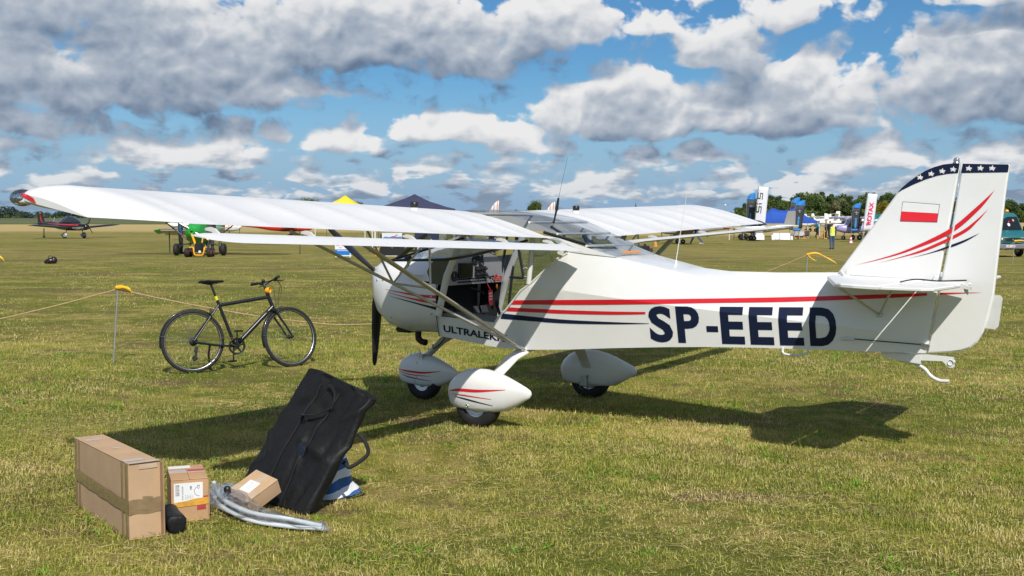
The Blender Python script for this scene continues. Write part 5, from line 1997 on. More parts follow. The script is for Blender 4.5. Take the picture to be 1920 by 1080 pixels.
tag(tx.build('lettering', mat('pale_ink', (.35, .35, .38), .6), b3), kind='stuff')

# black cloth pouch between the boxes
pc = MB()
rows = []
for i in range(17):
    t = (0, .004, .012, .03, .06)[i] if i < 5 else (1 - (0, .004, .012, .03, .06)[16 - i] if i > 11 else .06 + .88 * (i - 4) / 8)
    e_ = (.10, .70, .88, .97, 1.0)[min(i, 16 - i, 4)]
    ring = []
    for j in range(20):
        a = 2 * math.pi * j / 20
        rx, rz_ = .052 * e_, .050 * e_
        wv = 1 + .05 * math.sin(3 * a + 5 * t) + .03 * math.sin(7 * a - 9 * t)
        c_, s_ = math.cos(a), math.sin(a)
        ring.append(Vector((rx * math.copysign(abs(c_) ** .7, c_) * wv, (t - .5) * .30, max(.0, .058 + rz_ * math.copysign(abs(s_) ** .7, s_) * wv))))
    rows.append(ring)
pc.loft(rows)
black_cloth = mat('black_nylon', (.0075, .0075, .0085), .58, var=.15, vscale=40, bump=1.0, bscale=14, spec=.3)
po = pc.build('pouch', black_cloth)
tag(po, 'black cloth pouch lying between the two upright cardboard boxes', 'pouch')
po.location = (-1.895, 6.40, 0)
po.rotation_euler = (0, 0, R(26))

# ---- the big black equipment bag, leaning back over the striped bag
BGL, BGR = Vector((-1.745, 7.27, 0)), Vector((-1.215, 6.70, 0))
UPL, UPR = Vector((.440, .13, .765)), Vector((.365, .17, .655))
thick_d = Vector((.24, .62, -.14)).normalized()


def bag_front(u, v):
    """u across from left to right, v up the bag; 0..1"""
    lo_, hi = BGL.lerp(BGR, u), (BGL + UPL).lerp(BGR + UPR, u)
    p = lo_.lerp(hi, v)
    # sagging cloth: the middle dips between the frame tubes, long folds run up the bag
    n_ = Vector((-.55, -.55, .45)).normalized()
    d = .018 * math.sin(math.pi * u) * math.sin(math.pi * min(1, v * 1.1))
    d -= .022 * math.exp(-((u - .80 - .10 * v) / .05) ** 2) * (1 - v) ** .5
    d += .016 * math.exp(-((u - .90 - .03 * math.sin(5 * v)) / .05) ** 2)
    d -= .010 * math.exp(-((u - .60 + .25 * (v - .5)) / .035) ** 2) * math.exp(-((v - .45) / .25) ** 2)
    d += .008 * math.sin(9 * u + 14 * v) * (.3 + .7 * u) * (1 - abs(2 * v - 1)) + .005 * math.sin(23 * u - 17 * v) * u
    d += .010 * math.exp(-((v - .82 + .3 * (u - .3)) / .04) ** 2) * math.exp(-((u - .35) / .2) ** 2)
    d -= .020 * math.exp(-((v - .78 - .5 * (u - .25)) / .05) ** 2) * math.exp(-((u - .22) / .12) ** 2)
    # sharp tucks in the thin cloth
    for a, b, c, s, e in ((.9, .5, .72, .013, 60), (.35, 1.0, .95, -.010, 55), (1.0, -.55, .28, .011, 65), (.75, .8, .38, .009, 70), (.2, 1.0, .62, .008, 60), (1.0, .25, .62, -.010, 60), (.6, -.9, -.2, .009, 60)):
        q = a * u + b * v - c
        d += 2.4 * s * math.exp(-(q * e * .42) ** 2) * (.5 + .5 * math.sin(7 * u - 5 * v + 9 * c))
    return p + n_ * d


BAG = thing('equipment_bag', 'large black nylon equipment bag leaning at a slant on the grass', 'bag', (-1.3, 7.0, 0))
gb_ = MB()
rows = []
NV, NU = 60, 48
def thick_at(v, u):
    return .045 + .09 * (1 - v) ** 1.3 + .015 * math.sin(6 * v + 2)
for j in range(NV + 1):
    v = j / NV
    ring = []
    for i in range(NU + 1):
        ring.append(bag_front(i / NU, v))
    r0, l0 = bag_front(1, v), bag_front(0, v)
    th = thick_at(v, 1)
    for q in (.15, .4, .7, .92):
        p = r0 + thick_d * th * q + Vector((.026, -.012, 0)) * math.sin(math.pi * q) + Vector((.008, 0, 0)) * math.sin(11 * v + 5 * q)
        ring.append(p)
    back_r, back_l = r0 + thick_d * th, l0 + thick_d * th
    for q in (.05, .3, .6, .95):
        ring.append(back_r.lerp(back_l, q))
    for q in (.7, .35):
        ring.append(l0 + thick_d * th * q)
    rows.append([Vector((p.x, p.y, max(p.z, .004))) for p in ring])
gb_.loft(rows, cap0=True, cap1=False)
top = rows[-1]
cen = sum(top, Vector()) / len(top)
inner = [p.lerp(cen, .3) + Vector((.008, .003, .022)) for p in top]
gb_.loft([top, [p.lerp(cen, .06) + Vector((.004, .002, .012)) for p in top], inner], cap0=False, cap1=True)
MO = Matrix.Translation(-Vector((-1.3, 7.0, 0)))
gb_.v = [tuple(MO @ Vector(p)) for p in gb_.v]
gb_.build('bag_body', black_cloth, BAG)


def bagp(u, v, off=.006):
    n_ = Vector((-.55, -.55, .45)).normalized()
    return bag_front(u, v) + n_ * off - Vector((-1.3, 7.0, 0))


web = mat('black_webbing', (.009, .009, .010), .75, var=.1, bump=.3, bscale=300)
for u0, u1 in ((.36, .30), (.63, .60)):
    zt = MB()
    zt.tube([bagp(u0 + (u1 - u0) * i / 20, .04 + .9 * i / 20, .003) for i in range(21)], .0045, 6)
    zt.build('zip', web, BAG)


def strap(pts, w_, t_, name='strap'):
    P = spline(pts, 6)
    MB().tube(P, w_, 8, sy=t_ / w_, up=(-.4, -.5, .6)).build(name, web, BAG)


strap([bagp(.34, .70, .008), bagp(.36, .69, .03), bagp(.45, .685, .05), bagp(.56, .73, .05), bagp(.62, .79, .03), bagp(.62, .81, .008)], .012, .0035, 'handle')
strap([bagp(.64, .80, .008), bagp(.66, .86, .035), bagp(.60, .93, .045), bagp(.48, .955, .03), bagp(.42, .93, .008)], .012, .0035, 'handle')
off = Vector((-1.3, 7.0, 0))
rb_, rt_ = bag_front(1, .45) + thick_d * .12 - off, bag_front(1, .70) + thick_d * .10 - off
strap([rt_, rt_ + Vector((.035, 0, -.04)), rt_ + Vector((.055, 0, -.12)), rb_ + Vector((.050, 0, -.03)), rb_ + Vector((.015, 0, -.01)), rb_], .012, .0035, 'side_handle')
iw = MB()
a, b, c, d = bagp(.555, .40, .010), bagp(.635, .40, .010), bagp(.635, .485, .010), bagp(.555, .485, .010)
e_ = [bagp(.555, .40, .004), bagp(.635, .40, .004), bagp(.635, .485, .004), bagp(.555, .485, .004)]
iw.add([a, b, c, d] + e_, [(0, 1, 2, 3), (0, 1, 5, 4), (1, 2, 6, 5), (2, 3, 7, 6), (3, 0, 4, 7)])
iw.build('name_window', mat('clear_pocket', (.012, .017, .03), .2, var=.2, bump=.3, bscale=30, coat=.25), BAG)

# ---- blue and white striped cloth bag
sb = MB()
rows = []
for j in range(15):
    v = j / 14
    ring = []
    for i in range(28):
        a = 2 * math.pi * i / 28
        rr = (.140 - .045 * v) * (1 + .10 * math.sin(3 * a + 4 * v) + .06 * math.sin(7 * a - 6 * v)) * math.sqrt(max(.02, 1 - max(0, v - .55) ** 2 * 4.2))
        flare = 1 + .28 * max(0, .25 - v) / .25
        ring.append(Vector((rr * flare * math.cos(a) * .95, rr * flare * math.sin(a) * .8, .30 * v + .012 * math.sin(5 * a + 9 * v) * (v > .05))))
    rows.append(ring)
sb.loft(rows)
sm_ = bpy.data.materials.new('blue_white_stripes')
sm_.use_nodes = True
k = NT(sm_.node_tree)
p = sm_.node_tree.nodes['Principled BSDF']
co = k.n('ShaderNodeTexCoord').outputs['Object']
sp3 = k.n('ShaderNodeSeparateXYZ')
sm_.node_tree.links.new(co, sp3.inputs[0])
hh = k.m('ADD', k.m('MULTIPLY', sp3.outputs[2], 1.0), k.m('MULTIPLY', sp3.outputs[0], -.35))
hh = k.m('ADD', hh, k.m('MULTIPLY', k.noise(co, 7.0, 2.0), .05))
st_ = k.m('GREATER_THAN', k.m('FRACT', k.m('MULTIPLY', hh, 9.0)), .5)
k.put(p.inputs['Base Color'], k.mix(st_, (.70, .72, .76, 1), (.03, .11, .30, 1)))
p.inputs['Roughness'].default_value = .7
so = sb.build('striped_bag', sm_)
tag(so, 'blue and white striped cloth bag crumpled behind the black bag', 'bag')
so.location = (-1.135, 7.22, .0)

# ---- plastic pipes in a clear sleeve
PB = thing('pipe_bundle', 'grey plastic pipes in a clear plastic sleeve lying on the grass', 'pipes', (-1.45, 6.6, 0))
pb0 = Vector((-1.45, 6.6, 0))
pipe_m = mat('grey_pipe', (.56, .60, .64), .35, var=.05)
for k_, (dz, dy, s0) in enumerate(((.015, .0, 0), (.018, .05, .06), (.050, .02, .12), (.060, -.02, .3), (.020, -.035, .2))):
    pts = [(-1.86 + s0 * .3, 7.08 - s0 * .4, dz + .035 + (.03 if k_ == 2 else 0)), (-1.72, 6.80 + dy, dz + .022), (-1.50, 6.55 + dy, dz + .0), (-1.25, 6.42 + dy * .8, dz - .006), (-1.045, 6.325 + dy * .35, .024 + .012 * (k_ % 2))]
    P = spline([Vector(p) - pb0 for p in pts], 8)
    b = MB()
    b.tube(P, .0125, 10, cap=False)
    b.tube(P, .0100, 10, cap=False)
    for e_ in (0, -1):
        d_ = (P[1] - P[0]).normalized() if e_ == 0 else (P[-1] - P[-2]).normalized()
        b.lathe([(.0125, 0), (.0100, 0)], P[e_], d_, 10)
    b.build('pipe', pipe_m, PB)
MB().ball(Vector((-1.675, 6.76, .135)) - pb0, (.022, .02, .024), 12, 8).build('black_cap', M['black'], PB)
film = film_mat('clear_film')
fl = MB()
rows = []
path = spline([Vector(p) - pb0 for p in ((-1.90, 7.12, .06), (-1.76, 6.92, .085), (-1.60, 6.66, .075), (-1.42, 6.51, .055), (-1.22, 6.405, .040), (-1.06, 6.325, .034), (-1.0, 6.315, .02))], 7)
for i, p in enumerate(path):
    t = i / (len(path) - 1)
    wv = (.05 + .085 * math.exp(-((t - .2) / .22) ** 2) + .03 * (1 - t)) * (1 - .55 * t) + .008 * math.sin(i * .9)
    hv = .022 + .028 * math.exp(-((t - .25) / .25) ** 2) + .004 * math.sin(i * 1.1)
    if i > len(path) - 5:
        hv *= .8
    d = (path[min(i + 1, len(path) - 1)] - path[max(i - 1, 0)]).normalized()
    s = Vector((-d.y, d.x, 0)).normalized()
    ring = []
    for j in range(18):
        a = 2 * math.pi * j / 18
        cr1 = 1 + .06 * math.sin(3 * a + i * .5) + .035 * math.sin(6 * a - i * .8)
        q = p + s * math.cos(a) * wv * cr1 + Vector((0, 0, math.sin(a) * hv * cr1))
        q.z = max(q.z, .006)
        ring.append(q)
    rows.append(ring)
fl.loft(rows, cap0=False, cap1=False)
fl.build('clear_sleeve', film, PB)

# ================================================================== ROPE FENCE
def ribbon_cloth(name, label, knot, tails, parent=None, w_=.03):
    """Strip of yellow plastic tied in a knot, its tails blown to the right."""
    b = MB()
    b.ball(knot, (w_ * .9, w_ * .8, w_ * .8), 8, 6)
    for pts, wd in tails:
        P = spline([Vector(knot)] + [Vector(p) for p in pts], 6)
        V, F = [], []
        for i, p in enumerate(P):
            t = i / (len(P) - 1)
            tw = 1.2 * math.sin(4 * t)
            s = Vector((.15 * math.sin(tw), math.sin(tw) * .5, math.cos(tw))) * wd * .6 * (.5 + .9 * math.sin(math.pi * min(.95, t + .12))) * (1 - .8 * t * t)
            V += [p + s + Vector((0, -.0015, 0)), p - s + Vector((0, -.0015, 0)), p - s + Vector((0, .0015, 0)), p + s + Vector((0, .0015, 0))]
        for i in range(len(P) - 1):
            for k_ in range(4):
                F.append((4 * i + k_, 4 * i + (k_ + 1) % 4, 4 * i + 4 + (k_ + 1) % 4, 4 * i + 4 + k_))
        b.add(V, F, True)
    o = b.build(name, M['yellow'])
    tag(o, label, 'ribbon', 'yellow ribbons tied to the rope fence')
    return o


def pin(x, y, top, label, r=.009, lean=0.0, m=None, cat='post'):
    z0 = ground_z(x, y)
    b = MB()
    b.tube([(x - lean * .1, y, z0 - .05), (x, y, z0), (x + lean, y, top - .05), (x + lean * 1.05, y, top)], r, 8)
    b.torus((x + lean * 1.05, y, top + r * 1.6), r * 1.8, r * .6, (0, 1, 0), 14, 6)
    o = b.build('fence_pin', m or M['galv'])
    tag(o, label, cat, 'metal pins of the rope fence')
    return o


pin(-4.72, 13.70, .885, 'galvanised fence pin left of the bicycle with yellow ribbon', .010, .065)
pin(6.58, 26.0, .885, 'fence pin seen over the rear of the white fuselage', .010, .02)
pin(20.75, 48.2, .70, 'fence pin standing in front of the teal van', .012, .06)
pin(-8.4, 13.2, .885, 'fence pin beyond the edge of the photo on the near left', .010)
pin(-10.6, 23.6, .93, 'fence pin at the far left edge with a scrap of ribbon', .010)


def rope(label, pts, r=.008):
    b = MB()
    b.tube(spline(pts, 10), r, 7)
    o = b.build('rope', M['rope'])
    return tag(o, label, 'rope', 'ropes of the fence')


rope('tan rope dipping left from the pin beside the bicycle', [(-8.4, 13.2, .885), (-7.3, 13.35, .50), (-6.3, 13.48, .50), (-5.5, 13.6, .66), (-4.655, 13.70, .885)])
rope('long tan rope passing behind the bicycle and the white aircraft', [(-4.655, 13.70, .885), (-3.75, 13.82, .68), (-2.6, 14.0, .48), (-1.55, 14.6, .40), (1.5, 18, .36), (4.4, 22.4, .52), (6.60, 26.0, .885)])
rope('tan rope running from the rear fuselage towards the teal van', [(6.60, 26.0, .885), (9.5, 30.5, .50), (13.5, 37, .16), (17.5, 43, .22), (20.83, 48.2, .70)])
rope('tan rope rising to the pin at the right edge', [(20.83, 48.2, .70), (24, 50, .3), (29, 53, .3)])
ribbon_cloth('ribbon', 'yellow ribbon on the pin left of the bicycle', (-4.655, 13.69, .905), [([(-4.58, 13.67, .915), (-4.50, 13.66, .885), (-4.46, 13.66, .80)], .045), ([(-4.60, 13.70, .90), (-4.52, 13.69, .875)], .03)])
ribbon_cloth('ribbon', 'yellow ribbon blowing from the pin above the rear fuselage', (6.60, 25.98, .90), [([(6.80, 25.95, .93), (7.02, 25.95, .83), (7.20, 25.9, .72), (7.25, 25.9, .66)], .045), ([(6.70, 25.95, .80), (6.82, 25.95, .74)], .035)], w_=.035)
ribbon_cloth('ribbon', 'yellow ribbon on the pin before the teal van', (20.83, 48.18, .74), [([(21.1, 48.1, .76), (21.5, 48.1, .62), (21.7, 48, .5)], .06)], w_=.06)
ribbon_cloth('ribbon', 'scrap of yellow ribbon at the far left edge', (-10.6, 23.58, .95), [([(-10.45, 23.5, .98), (-10.30, 23.5, .90), (-10.24, 23.5, .80)], .05)], w_=.04)


# ================================================================== THE SHOW GROUND BEYOND
def pt(px, py_base, d):
    """Ground point at depth d below image column px (a surveyor's note: metres to the right = (px - 960) / 2181 * d)."""
    x = (px - 960) / 2181.6 * d
    return Vector((x, d, ground_z(x, d)))


# ---- people
def voxel(mb, size, name):
    me = mb.mesh('tmp')
    o = bpy.data.objects.new('tmp', me)
    COL.objects.link(o)
    r_ = o.modifiers.new('r', 'REMESH')
    r_.mode = 'VOXEL'
    r_.voxel_size = size
    sm = o.modifiers.new('s', 'SMOOTH')
    sm.iterations = 3
    sm.factor = .5
    dg = bpy.context.evaluated_depsgraph_get()
    out = bpy.data.meshes.new_from_object(o.evaluated_get(dg))
    bpy.data.objects.remove(o)
    bpy.data.meshes.remove(me)
    out.name = name
    for p in out.polygons:
        p.use_smooth = True
    return out


def limb(mb, pts, rad):
    P, rr = [], []
    for i in range(len(pts) - 1):
        for k_ in range(4):
            t = k_ / 4
            P.append(Vector(pts[i]).lerp(Vector(pts[i + 1]), t))
            rr.append(rad[i] + (rad[i + 1] - rad[i]) * t)
    P.append(Vector(pts[-1]))
    rr.append(rad[-1])
    mb.tube(P, rr, 10)
    for p, r_ in zip((pts[0], pts[-1]), (rad[0], rad[-1])):
        mb.ball(p, r_, 10, 6)
    for p, r_ in zip(pts[1:-1], rad[1:-1]):
        mb.ball(p, r_ * 1.02, 10, 6)


def person(label, loc, rz, top, legs, hair='hair', vest=False, pose='stand', shoe='dark_cloth', scale=1.0, sleeves='long', seated=False):
    """A figure about 1.75 m tall that faces +y before it is turned by rz."""
    P = thing('person', label, 'person', loc, rz)
    st = {'stand': .03, 'walk': .30, 'stride': .42}.get(pose, .03)
    hip = .92
    L = {}
    for s in (-1, 1):
        f = st * s
        if seated:
            L[s] = ((s * .09, 0, .92), (s * .12, .42, .95), (s * .12, .44, .52), (s * .12, .52, .48))
        else:
            kz = .50 if pose == 'stand' else .49
            L[s] = ((s * .095, 0, hip), (s * .105, f * .55 + .015, kz), (s * .10, f - (.10 if pose != 'stand' and s < 0 else 0), .09 + (.05 if pose != 'stand' and s < 0 else 0)), (s * .105, f + .15, .045 + (.0 if s > 0 or pose == 'stand' else .02)))
    arms = {}
    for s in (-1, 1):
        if pose == 'hips':
            arms[s] = ((s * .19, 0, 1.42), (s * .34, -.04, 1.17), (s * .20, .10, 1.02), (s * .15, .15, 1.0))
        elif seated:
            arms[s] = ((s * .19, 0, 1.42), (s * .26, .18, 1.22), (s * .20, .42, 1.24), (s * .17, .48, 1.25))
        else:
            sw_ = -st * s * .8
            arms[s] = ((s * .19, 0, 1.42), (s * .235, sw_ * .4 - .02, 1.14), (s * .225, sw_ + .06, .90), (s * .22, sw_ + .09, .80))
    b = MB()
    b.ball((0, 0, 1.02), (.145, .105, .15), 12, 8)
    b.ball((0, 0, 1.20), (.150, .105, .20), 12, 8)
    b.ball((0, .0, 1.34), (.175, .11, .14), 12, 8)
    limb(b, [(0, -.005, 1.42), (0, .01, 1.55)], [.058, .052])
    b.ball((0, .02, 1.635), (.074, .092, .112), 14, 10)
    b.ball((0, .045, 1.585), (.055, .062, .055), 10, 8)
    b.ball((0, .112, 1.625), (.012, .018, .020), 8, 6)
    for s in (-1, 1):
        b.ball((s * .076, .015, 1.63), (.012, .022, .032), 8, 6)
        limb(b, arms[s][:3], [.050, .042, .030])
        limb(b, L[s][:3], [.088, .060, .042])
        b.tube([L[s][2], L[s][3]], [.040, .032], 8)
        h0, h1 = Vector(arms[s][2]), Vector(arms[s][3])
        limb(b, [h0, h0.lerp(h1, .9)], [.034, .036])
        for q in range(4):       # fingers, a little curled
            o_ = Vector(((q - 1.5) * .0, (q - 1.5) * .020, 0))
            d_ = (h1 - h0).normalized()
            b.tube([h1 + o_, h1 + o_ + d_ * (.055 - abs(q - 1.4) * .008), h1 + o_ + d_ * .075 + Vector((-s * .02, .01, 0))], [.010, .009, .007], 6)
        b.tube([h0.lerp(h1, .5) + Vector((0, .03, 0)), h0.lerp(h1, .8) + Vector((-s * .01, .055, 0)), h1 + Vector((-s * .015, .06, 0))], [.012, .011, .009], 6)
    me = voxel(b, .014, 'person_body')
    me.materials.append(M['skin'])
    link('body', me, P)
    t = MB()
    t.ball((0, 0, .97), (.165, .125, .13), 12, 8)
    for s in (-1, 1):
        limb(t, [L[s][0], L[s][1], Vector(L[s][2]) + Vector((0, 0, .02))], [.105, .078, .060])
    me = voxel(t, .018, 'trousers')
    me.materials.append(M[legs])
    link('trousers', me, P)
    t = MB()
    t.ball((0, 0, 1.05), (.168, .128, .13), 12, 8)
    t.ball((0, 0, 1.22), (.168, .125, .19), 12, 8)
    t.ball((0, .0, 1.36), (.192, .125, .115), 12, 8)
    for s in (-1, 1):
        a = arms[s]
        if sleeves == 'long':
            limb(t, [a[0], a[1], a[2]], [.072, .056, .044])
        else:
            limb(t, [a[0], Vector(a[0]).lerp(Vector(a[1]), .75)], [.074, .066])
    me = voxel(t, .018, 'shirt')
    me.materials.append(M[top])
    link('shirt', me, P)
    if vest:
        t = MB()
        rows = []
        for z, rx, ry in ((.88, .185, .145), (1.0, .185, .145), (1.15, .183, .140), (1.30, .188, .140), (1.42, .165, .115), (1.475, .115, .085)):
            rows.append([Vector((rx * math.cos(a), ry * math.sin(a), z)) for a in [2 * math.pi * i / 20 for i in range(20)]])
        t.loft(rows, cap0=False, cap1=False)
        vo = t.build('vest', M['hivis'], P)
        for z in (1.12, .98):
            t = MB()
            t.loft([[Vector((.190 * math.cos(a), .148 * math.sin(a), z + q)) for a in [2 * math.pi * i / 20 for i in range(20)]] for q in (-.022, .022)], cap0=False, cap1=False)
            t.build('reflective_band', M['reflective'], vo)
        for s in (-1, 1):
            for yy in (-1, 1):
                MB().tube([(s * .10, yy * .142, 1.14), (s * .105, yy * .142, 1.30), (s * .10, yy * .110, 1.44)], .02, 6, sy=.25, up=(0, 1, 0)).build('reflective_band', M['reflective'], vo)
    for s in (-1, 1):
        a, c = Vector(L[s][2]), Vector(L[s][3])
        t = MB()
        limb(t, [a + Vector((0, -.03, -.045)), a.lerp(c, .5) + Vector((0, 0, -.02)), c + Vector((0, .03, -.005))], [.045, .046, .036])
        t.v = [(x, y, max(z, .0)) for x, y, z in t.v]
        t.build('shoe', M[shoe], P)
    t = MB()
    t.ball((0, .0, 1.665), (.082, .098, .092), 14, 8, squash=lambda p: Vector((p.x, p.y if p.z > -.02 or p.y < 0 else p.y * .2, max(p.z, -.075 if p.y < 0 else .01))))
    t.build('hair', M[hair], P)
    P.scale = (scale, scale, scale)
    return P


person('person in a bright yellow vest and blue jeans seen from behind', pt(1560, 467, 77), R(6), 'dark_cloth', 'jeans', 'grey_hair', vest=True, scale=1.0)
person('person in a cyan shirt and dark trousers under the blue tent', pt(1532, 444, 118), R(-80), 'cyan_cloth', 'dark_cloth', 'grey_hair', pose='hips')
person('person in an olive shirt by the nose of the lavender aircraft', pt(1548, 444, 120), R(-100), 'olive_cloth', 'dark_cloth', 'grey_hair')
person('person in black beside the yellow vested one, partly hidden', pt(1555.5, 444, 112), R(-20), 'dark_cloth', 'dark_cloth', 'hair')
person('person in blue jeans striding past behind the far wing strut', pt(1305, 456, 90), R(80), 'dark_cloth', 'jeans', 'hair', pose='stride', shoe='shoe')
person('person in blue jeans and tan shoes by the black bags', pt(1394, 447, 112), R(170), 'dark_cloth', 'jeans', 'hair', shoe='tan_shoe')
person('person in grey trousers standing at the green aircraft', pt(394, 479, 52.6), R(-160), 'grey_cloth', 'grey_cloth', 'hair')
person('person in a blue jacket leaning at the cabin of the green aircraft', pt(339, 473, 55), R(-70), 'blue_cloth', 'dark_cloth', 'hair')
person('person in black seen through the open cabin', pt(923, 475, 56), R(150), 'dark_cloth', 'dark_cloth', 'hair')
person('person in dark clothes behind the white banner with red letters', pt(1624, 447, 117), R(40), 'blue_cloth', 'grey_cloth', 'hair')


# ---- aircraft
WHITE2 = mat('gelcoat_white', (.74, .74, .735), .3, var=.03, coat=.3)
AM = {
    'white': WHITE2,
    'black_red': mat('black_gloss', (.012, .012, .014), .22, var=.08, coat=.5),
    'silver': mat('silver_paint', (.42, .42, .40), .3, .3, var=.05),
    'green': mat('green_paint', (.02, .30, .045), .28, var=.05, coat=.4),
    'lavender': mat('lavender_paint', (.37, .33, .58), .3, var=.04, coat=.3),
    'maroon': mat('maroon_paint', (.10, .018, .025), .3, var=.06, coat=.3),
    'grey': mat('grey_paint', (.27, .265, .26), .4, var=.05),
    'red': mat('red_paint', (.60, .015, .02), .28, var=.05, coat=.4),
    'teal': mat('teal_paint', (.01, .16, .17), .3, var=.05, coat=.3),
    'dark_glass': mat('dark_canopy', (.015, .02, .026), .06, var=.1, coat=.8),
    'yellow_p': mat('yellow_paint', (.78, .36, .01), .35, var=.05),
}


def foil(x0, ch, y0, y1, z0, z1, th=.12, tip=.8, n=9, sweep=0.0):
    rows = []
    for i in range(n):
        t = i / (n - 1)
        y, z = y0 + (y1 - y0) * t, z0 + (z1 - z0) * t
        q = max(0, (t - .9) / .1)
        c = ch * (1 + (tip - 1) * t) * (1 - .45 * q * q)
        ring = []
        for u, v in ((0, 0), (.05, .45), (.25, .8), (.5, .7), (.8, .3), (1, .02), (.8, -.12), (.4, -.3), (.1, -.3)):
            ring.append(Vector((x0 + sweep * t + u * c, y, z + v * th * c * (1 - .6 * q))))
        rows.append(ring)
    return MB().loft(rows)


def small_plane(name, label, loc, rz, sec_, cols, wing, tail, prop=None, canopy=None, gear=(), nose_gear=None, stripes=(), struts=None, group=None, fin_extra=None, scale=1.0):
    """A background aircraft: x aft from the spinner, z up from the ground."""
    A = thing(name, label, 'aircraft', loc, rz, group)
    b = MB()
    rows = []
    for x, w_, z0, z1 in sec_:
        zm, hz_ = (z0 + z1) / 2, (z1 - z0) / 2
        rows.append([Vector((x, w_ * math.copysign(abs(math.cos(a)) ** .75, math.cos(a)), zm + hz_ * math.copysign(abs(math.sin(a)) ** .8, math.sin(a)))) for a in [2 * math.pi * i / 16 for i in range(16)]])
    b.loft(rows)
    body = b.build('fuselage', AM[cols[0]], A)
    bb = bvh_of(b)
    for top, bot_, m_ in stripes:
        for sd in (-1, 1):
            drape('stripe', [ribbon(top, bot_, 3)], bb, AM[m_] if m_ in AM else M[m_], body, .12, .008, side=sd)
    x0, ch, span, z0, dih, th, tipr, wc, tipc = wing
    for sd in (-1, 1):
        w_ = foil(x0, ch, sd * .35, sd * span / 2, z0, z0 + dih, th, tipr)
        wo_ = w_.build('wing', AM[wc], A)
        if tipc:
            t_ = foil(x0 + .02, ch * tipr * .96, sd * (span / 2 - .35), sd * (span / 2 + .05), z0 + dih * .9, z0 + dih * 1.05, th * 1.15, .8, 5)
            t_.build('wing_tip', AM[tipc], wo_)
        if struts:
            MB().tube([(struts[0], sd * struts[1], struts[2]), (x0 + ch * .35, sd * span * .28, z0 + dih * .5)], .035, 8, sy=.5).build('wing_strut', AM[struts[3]] if struts[3] in AM else M[struts[3]], A)
    xf, zf, fh, fc, sweep, tc, stz = tail
    MB().prism([(xf - fc * .9, zf), (xf - fc * .9 + sweep, zf + fh), (xf + fc * .12 + sweep * .35, zf + fh), (xf + fc * .25, zf + .05), (xf + fc * .1, zf - .12)], -.03, .03).build('fin', AM[tc], A)
    for sd in (-1, 1):
        foil(xf - fc * .7, fc * .8, 0, sd * 1.15, stz, stz, .07, .8, 5).build('stabiliser', AM[cols[-1]], A)
    if fin_extra:
        fin_extra(A)
    if canopy:
        x0c, x1c, wc_, zc, hc = canopy
        c = MB()
        rows = []
        for i in range(9):
            t = i / 8
            h = math.sin(math.pi * min(1, t * 1.0)) ** .7
            rows.append([Vector((x0c + (x1c - x0c) * t, wc_ * (.4 + .6 * h) * math.cos(a), zc + max(.02, hc * h) * math.sin(a))) for a in [math.pi * j / 10 for j in range(11)]])
        c.loft(rows, closed=False, cap0=False, cap1=False)
        c.build('canopy', AM['dark_glass'], A)
        MB().tube([rows[4][i] * 1.0 + Vector((0, 0, .005)) for i in range(11)], .02, 6).build('canopy_frame', AM[cols[0]], A)
    if prop:
        zp, rp, nb_, ph, tipcol = prop
        MB().lathe([(.001, -.05), (.06, 0), (.10, .08), (.12, .18)], (-.02, 0, zp), (1, 0, 0), 16).build('spinner', AM[cols[0]], A)
        for i in range(nb_):
            a = ph + 2 * math.pi * i / nb_
            d = Vector((0, math.sin(a), math.cos(a)))
            s = Vector((.35, math.cos(a), -math.sin(a)))
            bl = MB()
            bl.loft([[Vector((.06, 0, zp)) + d * r_ + s * (c_ * u) + Vector((v * .02, 0, 0)) for u, v in ((-1, 0), (0, 1), (1, 0), (0, -1))] for r_, c_ in ((.05, .03), (.25, .07), (.5, .06), (rp, .03))])
            bo = bl.build('propeller_blade', M['prop'] if tipcol != 'metal' else M['steel'], A)
            if tipcol:
                MB().loft([[Vector((.06, 0, zp)) + d * r_ + s * (c_ * u) + Vector((v * .022, 0, 0)) for u, v in ((-1, 0), (0, 1), (1, 0), (0, -1))] for r_, c_ in ((rp * .88, .042), (rp + .005, .034))]).build('blade_tip', M['yellow'], bo)
    for (x, y, r_, wd, sp, topz, topy) in gear:
        for sd in (-1, 1):
            w_ = MB()
            w_.lathe([(r_ * .4, -wd * .5), (r_ * .85, -wd * .5), (r_, -wd * .3), (r_, wd * .3), (r_ * .85, wd * .5), (r_ * .4, wd * .5)], (x, sd * y, r_), (0, 1, 0), 20)
            wo_ = w_.build('wheel', M['rubber'], A)
            MB().lathe([(0, -wd * .3), (r_ * .5, -wd * .45), (r_ * .5, wd * .45), (0, wd * .3)], (x, sd * y, r_), (0, 1, 0), 14).build('wheel_hub', M['alu'], wo_)
            if sp:
                spat(x - r_ * 1.4, x + r_ * 2.3, r_ * .55, r_ * 2.35, sd * y, wd * .85).build('wheel_fairing', AM[sp], A)
            MB().tube(spline([(x, sd * topy, topz), (x, sd * (topy + (y - topy) * .6), topz * .92), (x, sd * (y - wd * .6), r_ * 1.15)]), .03, 8).build('gear_leg', AM[cols[0]] if sp else M['dark_tube'], A)
    if nose_gear:
        x, r_, wd, topz = nose_gear
        w_ = MB()
        w_.lathe([(r_ * .4, -wd * .5), (r_ * .85, -wd * .5), (r_, -wd * .3), (r_, wd * .3), (r_ * .85, wd * .5), (r_ * .4, wd * .5)], (x, 0, r_), (0, 1, 0), 20)
        w_.build('wheel', M['rubber'], A)
        for s in (-1, 1):
            MB().tube([(x + (.12 if x < 2 else 0), s * .04, topz), (x, s * (wd * .65), r_)], .022, 8).build('gear_fork', M['dark_tube'], A)
    A.scale = (scale, scale, scale)
    return A


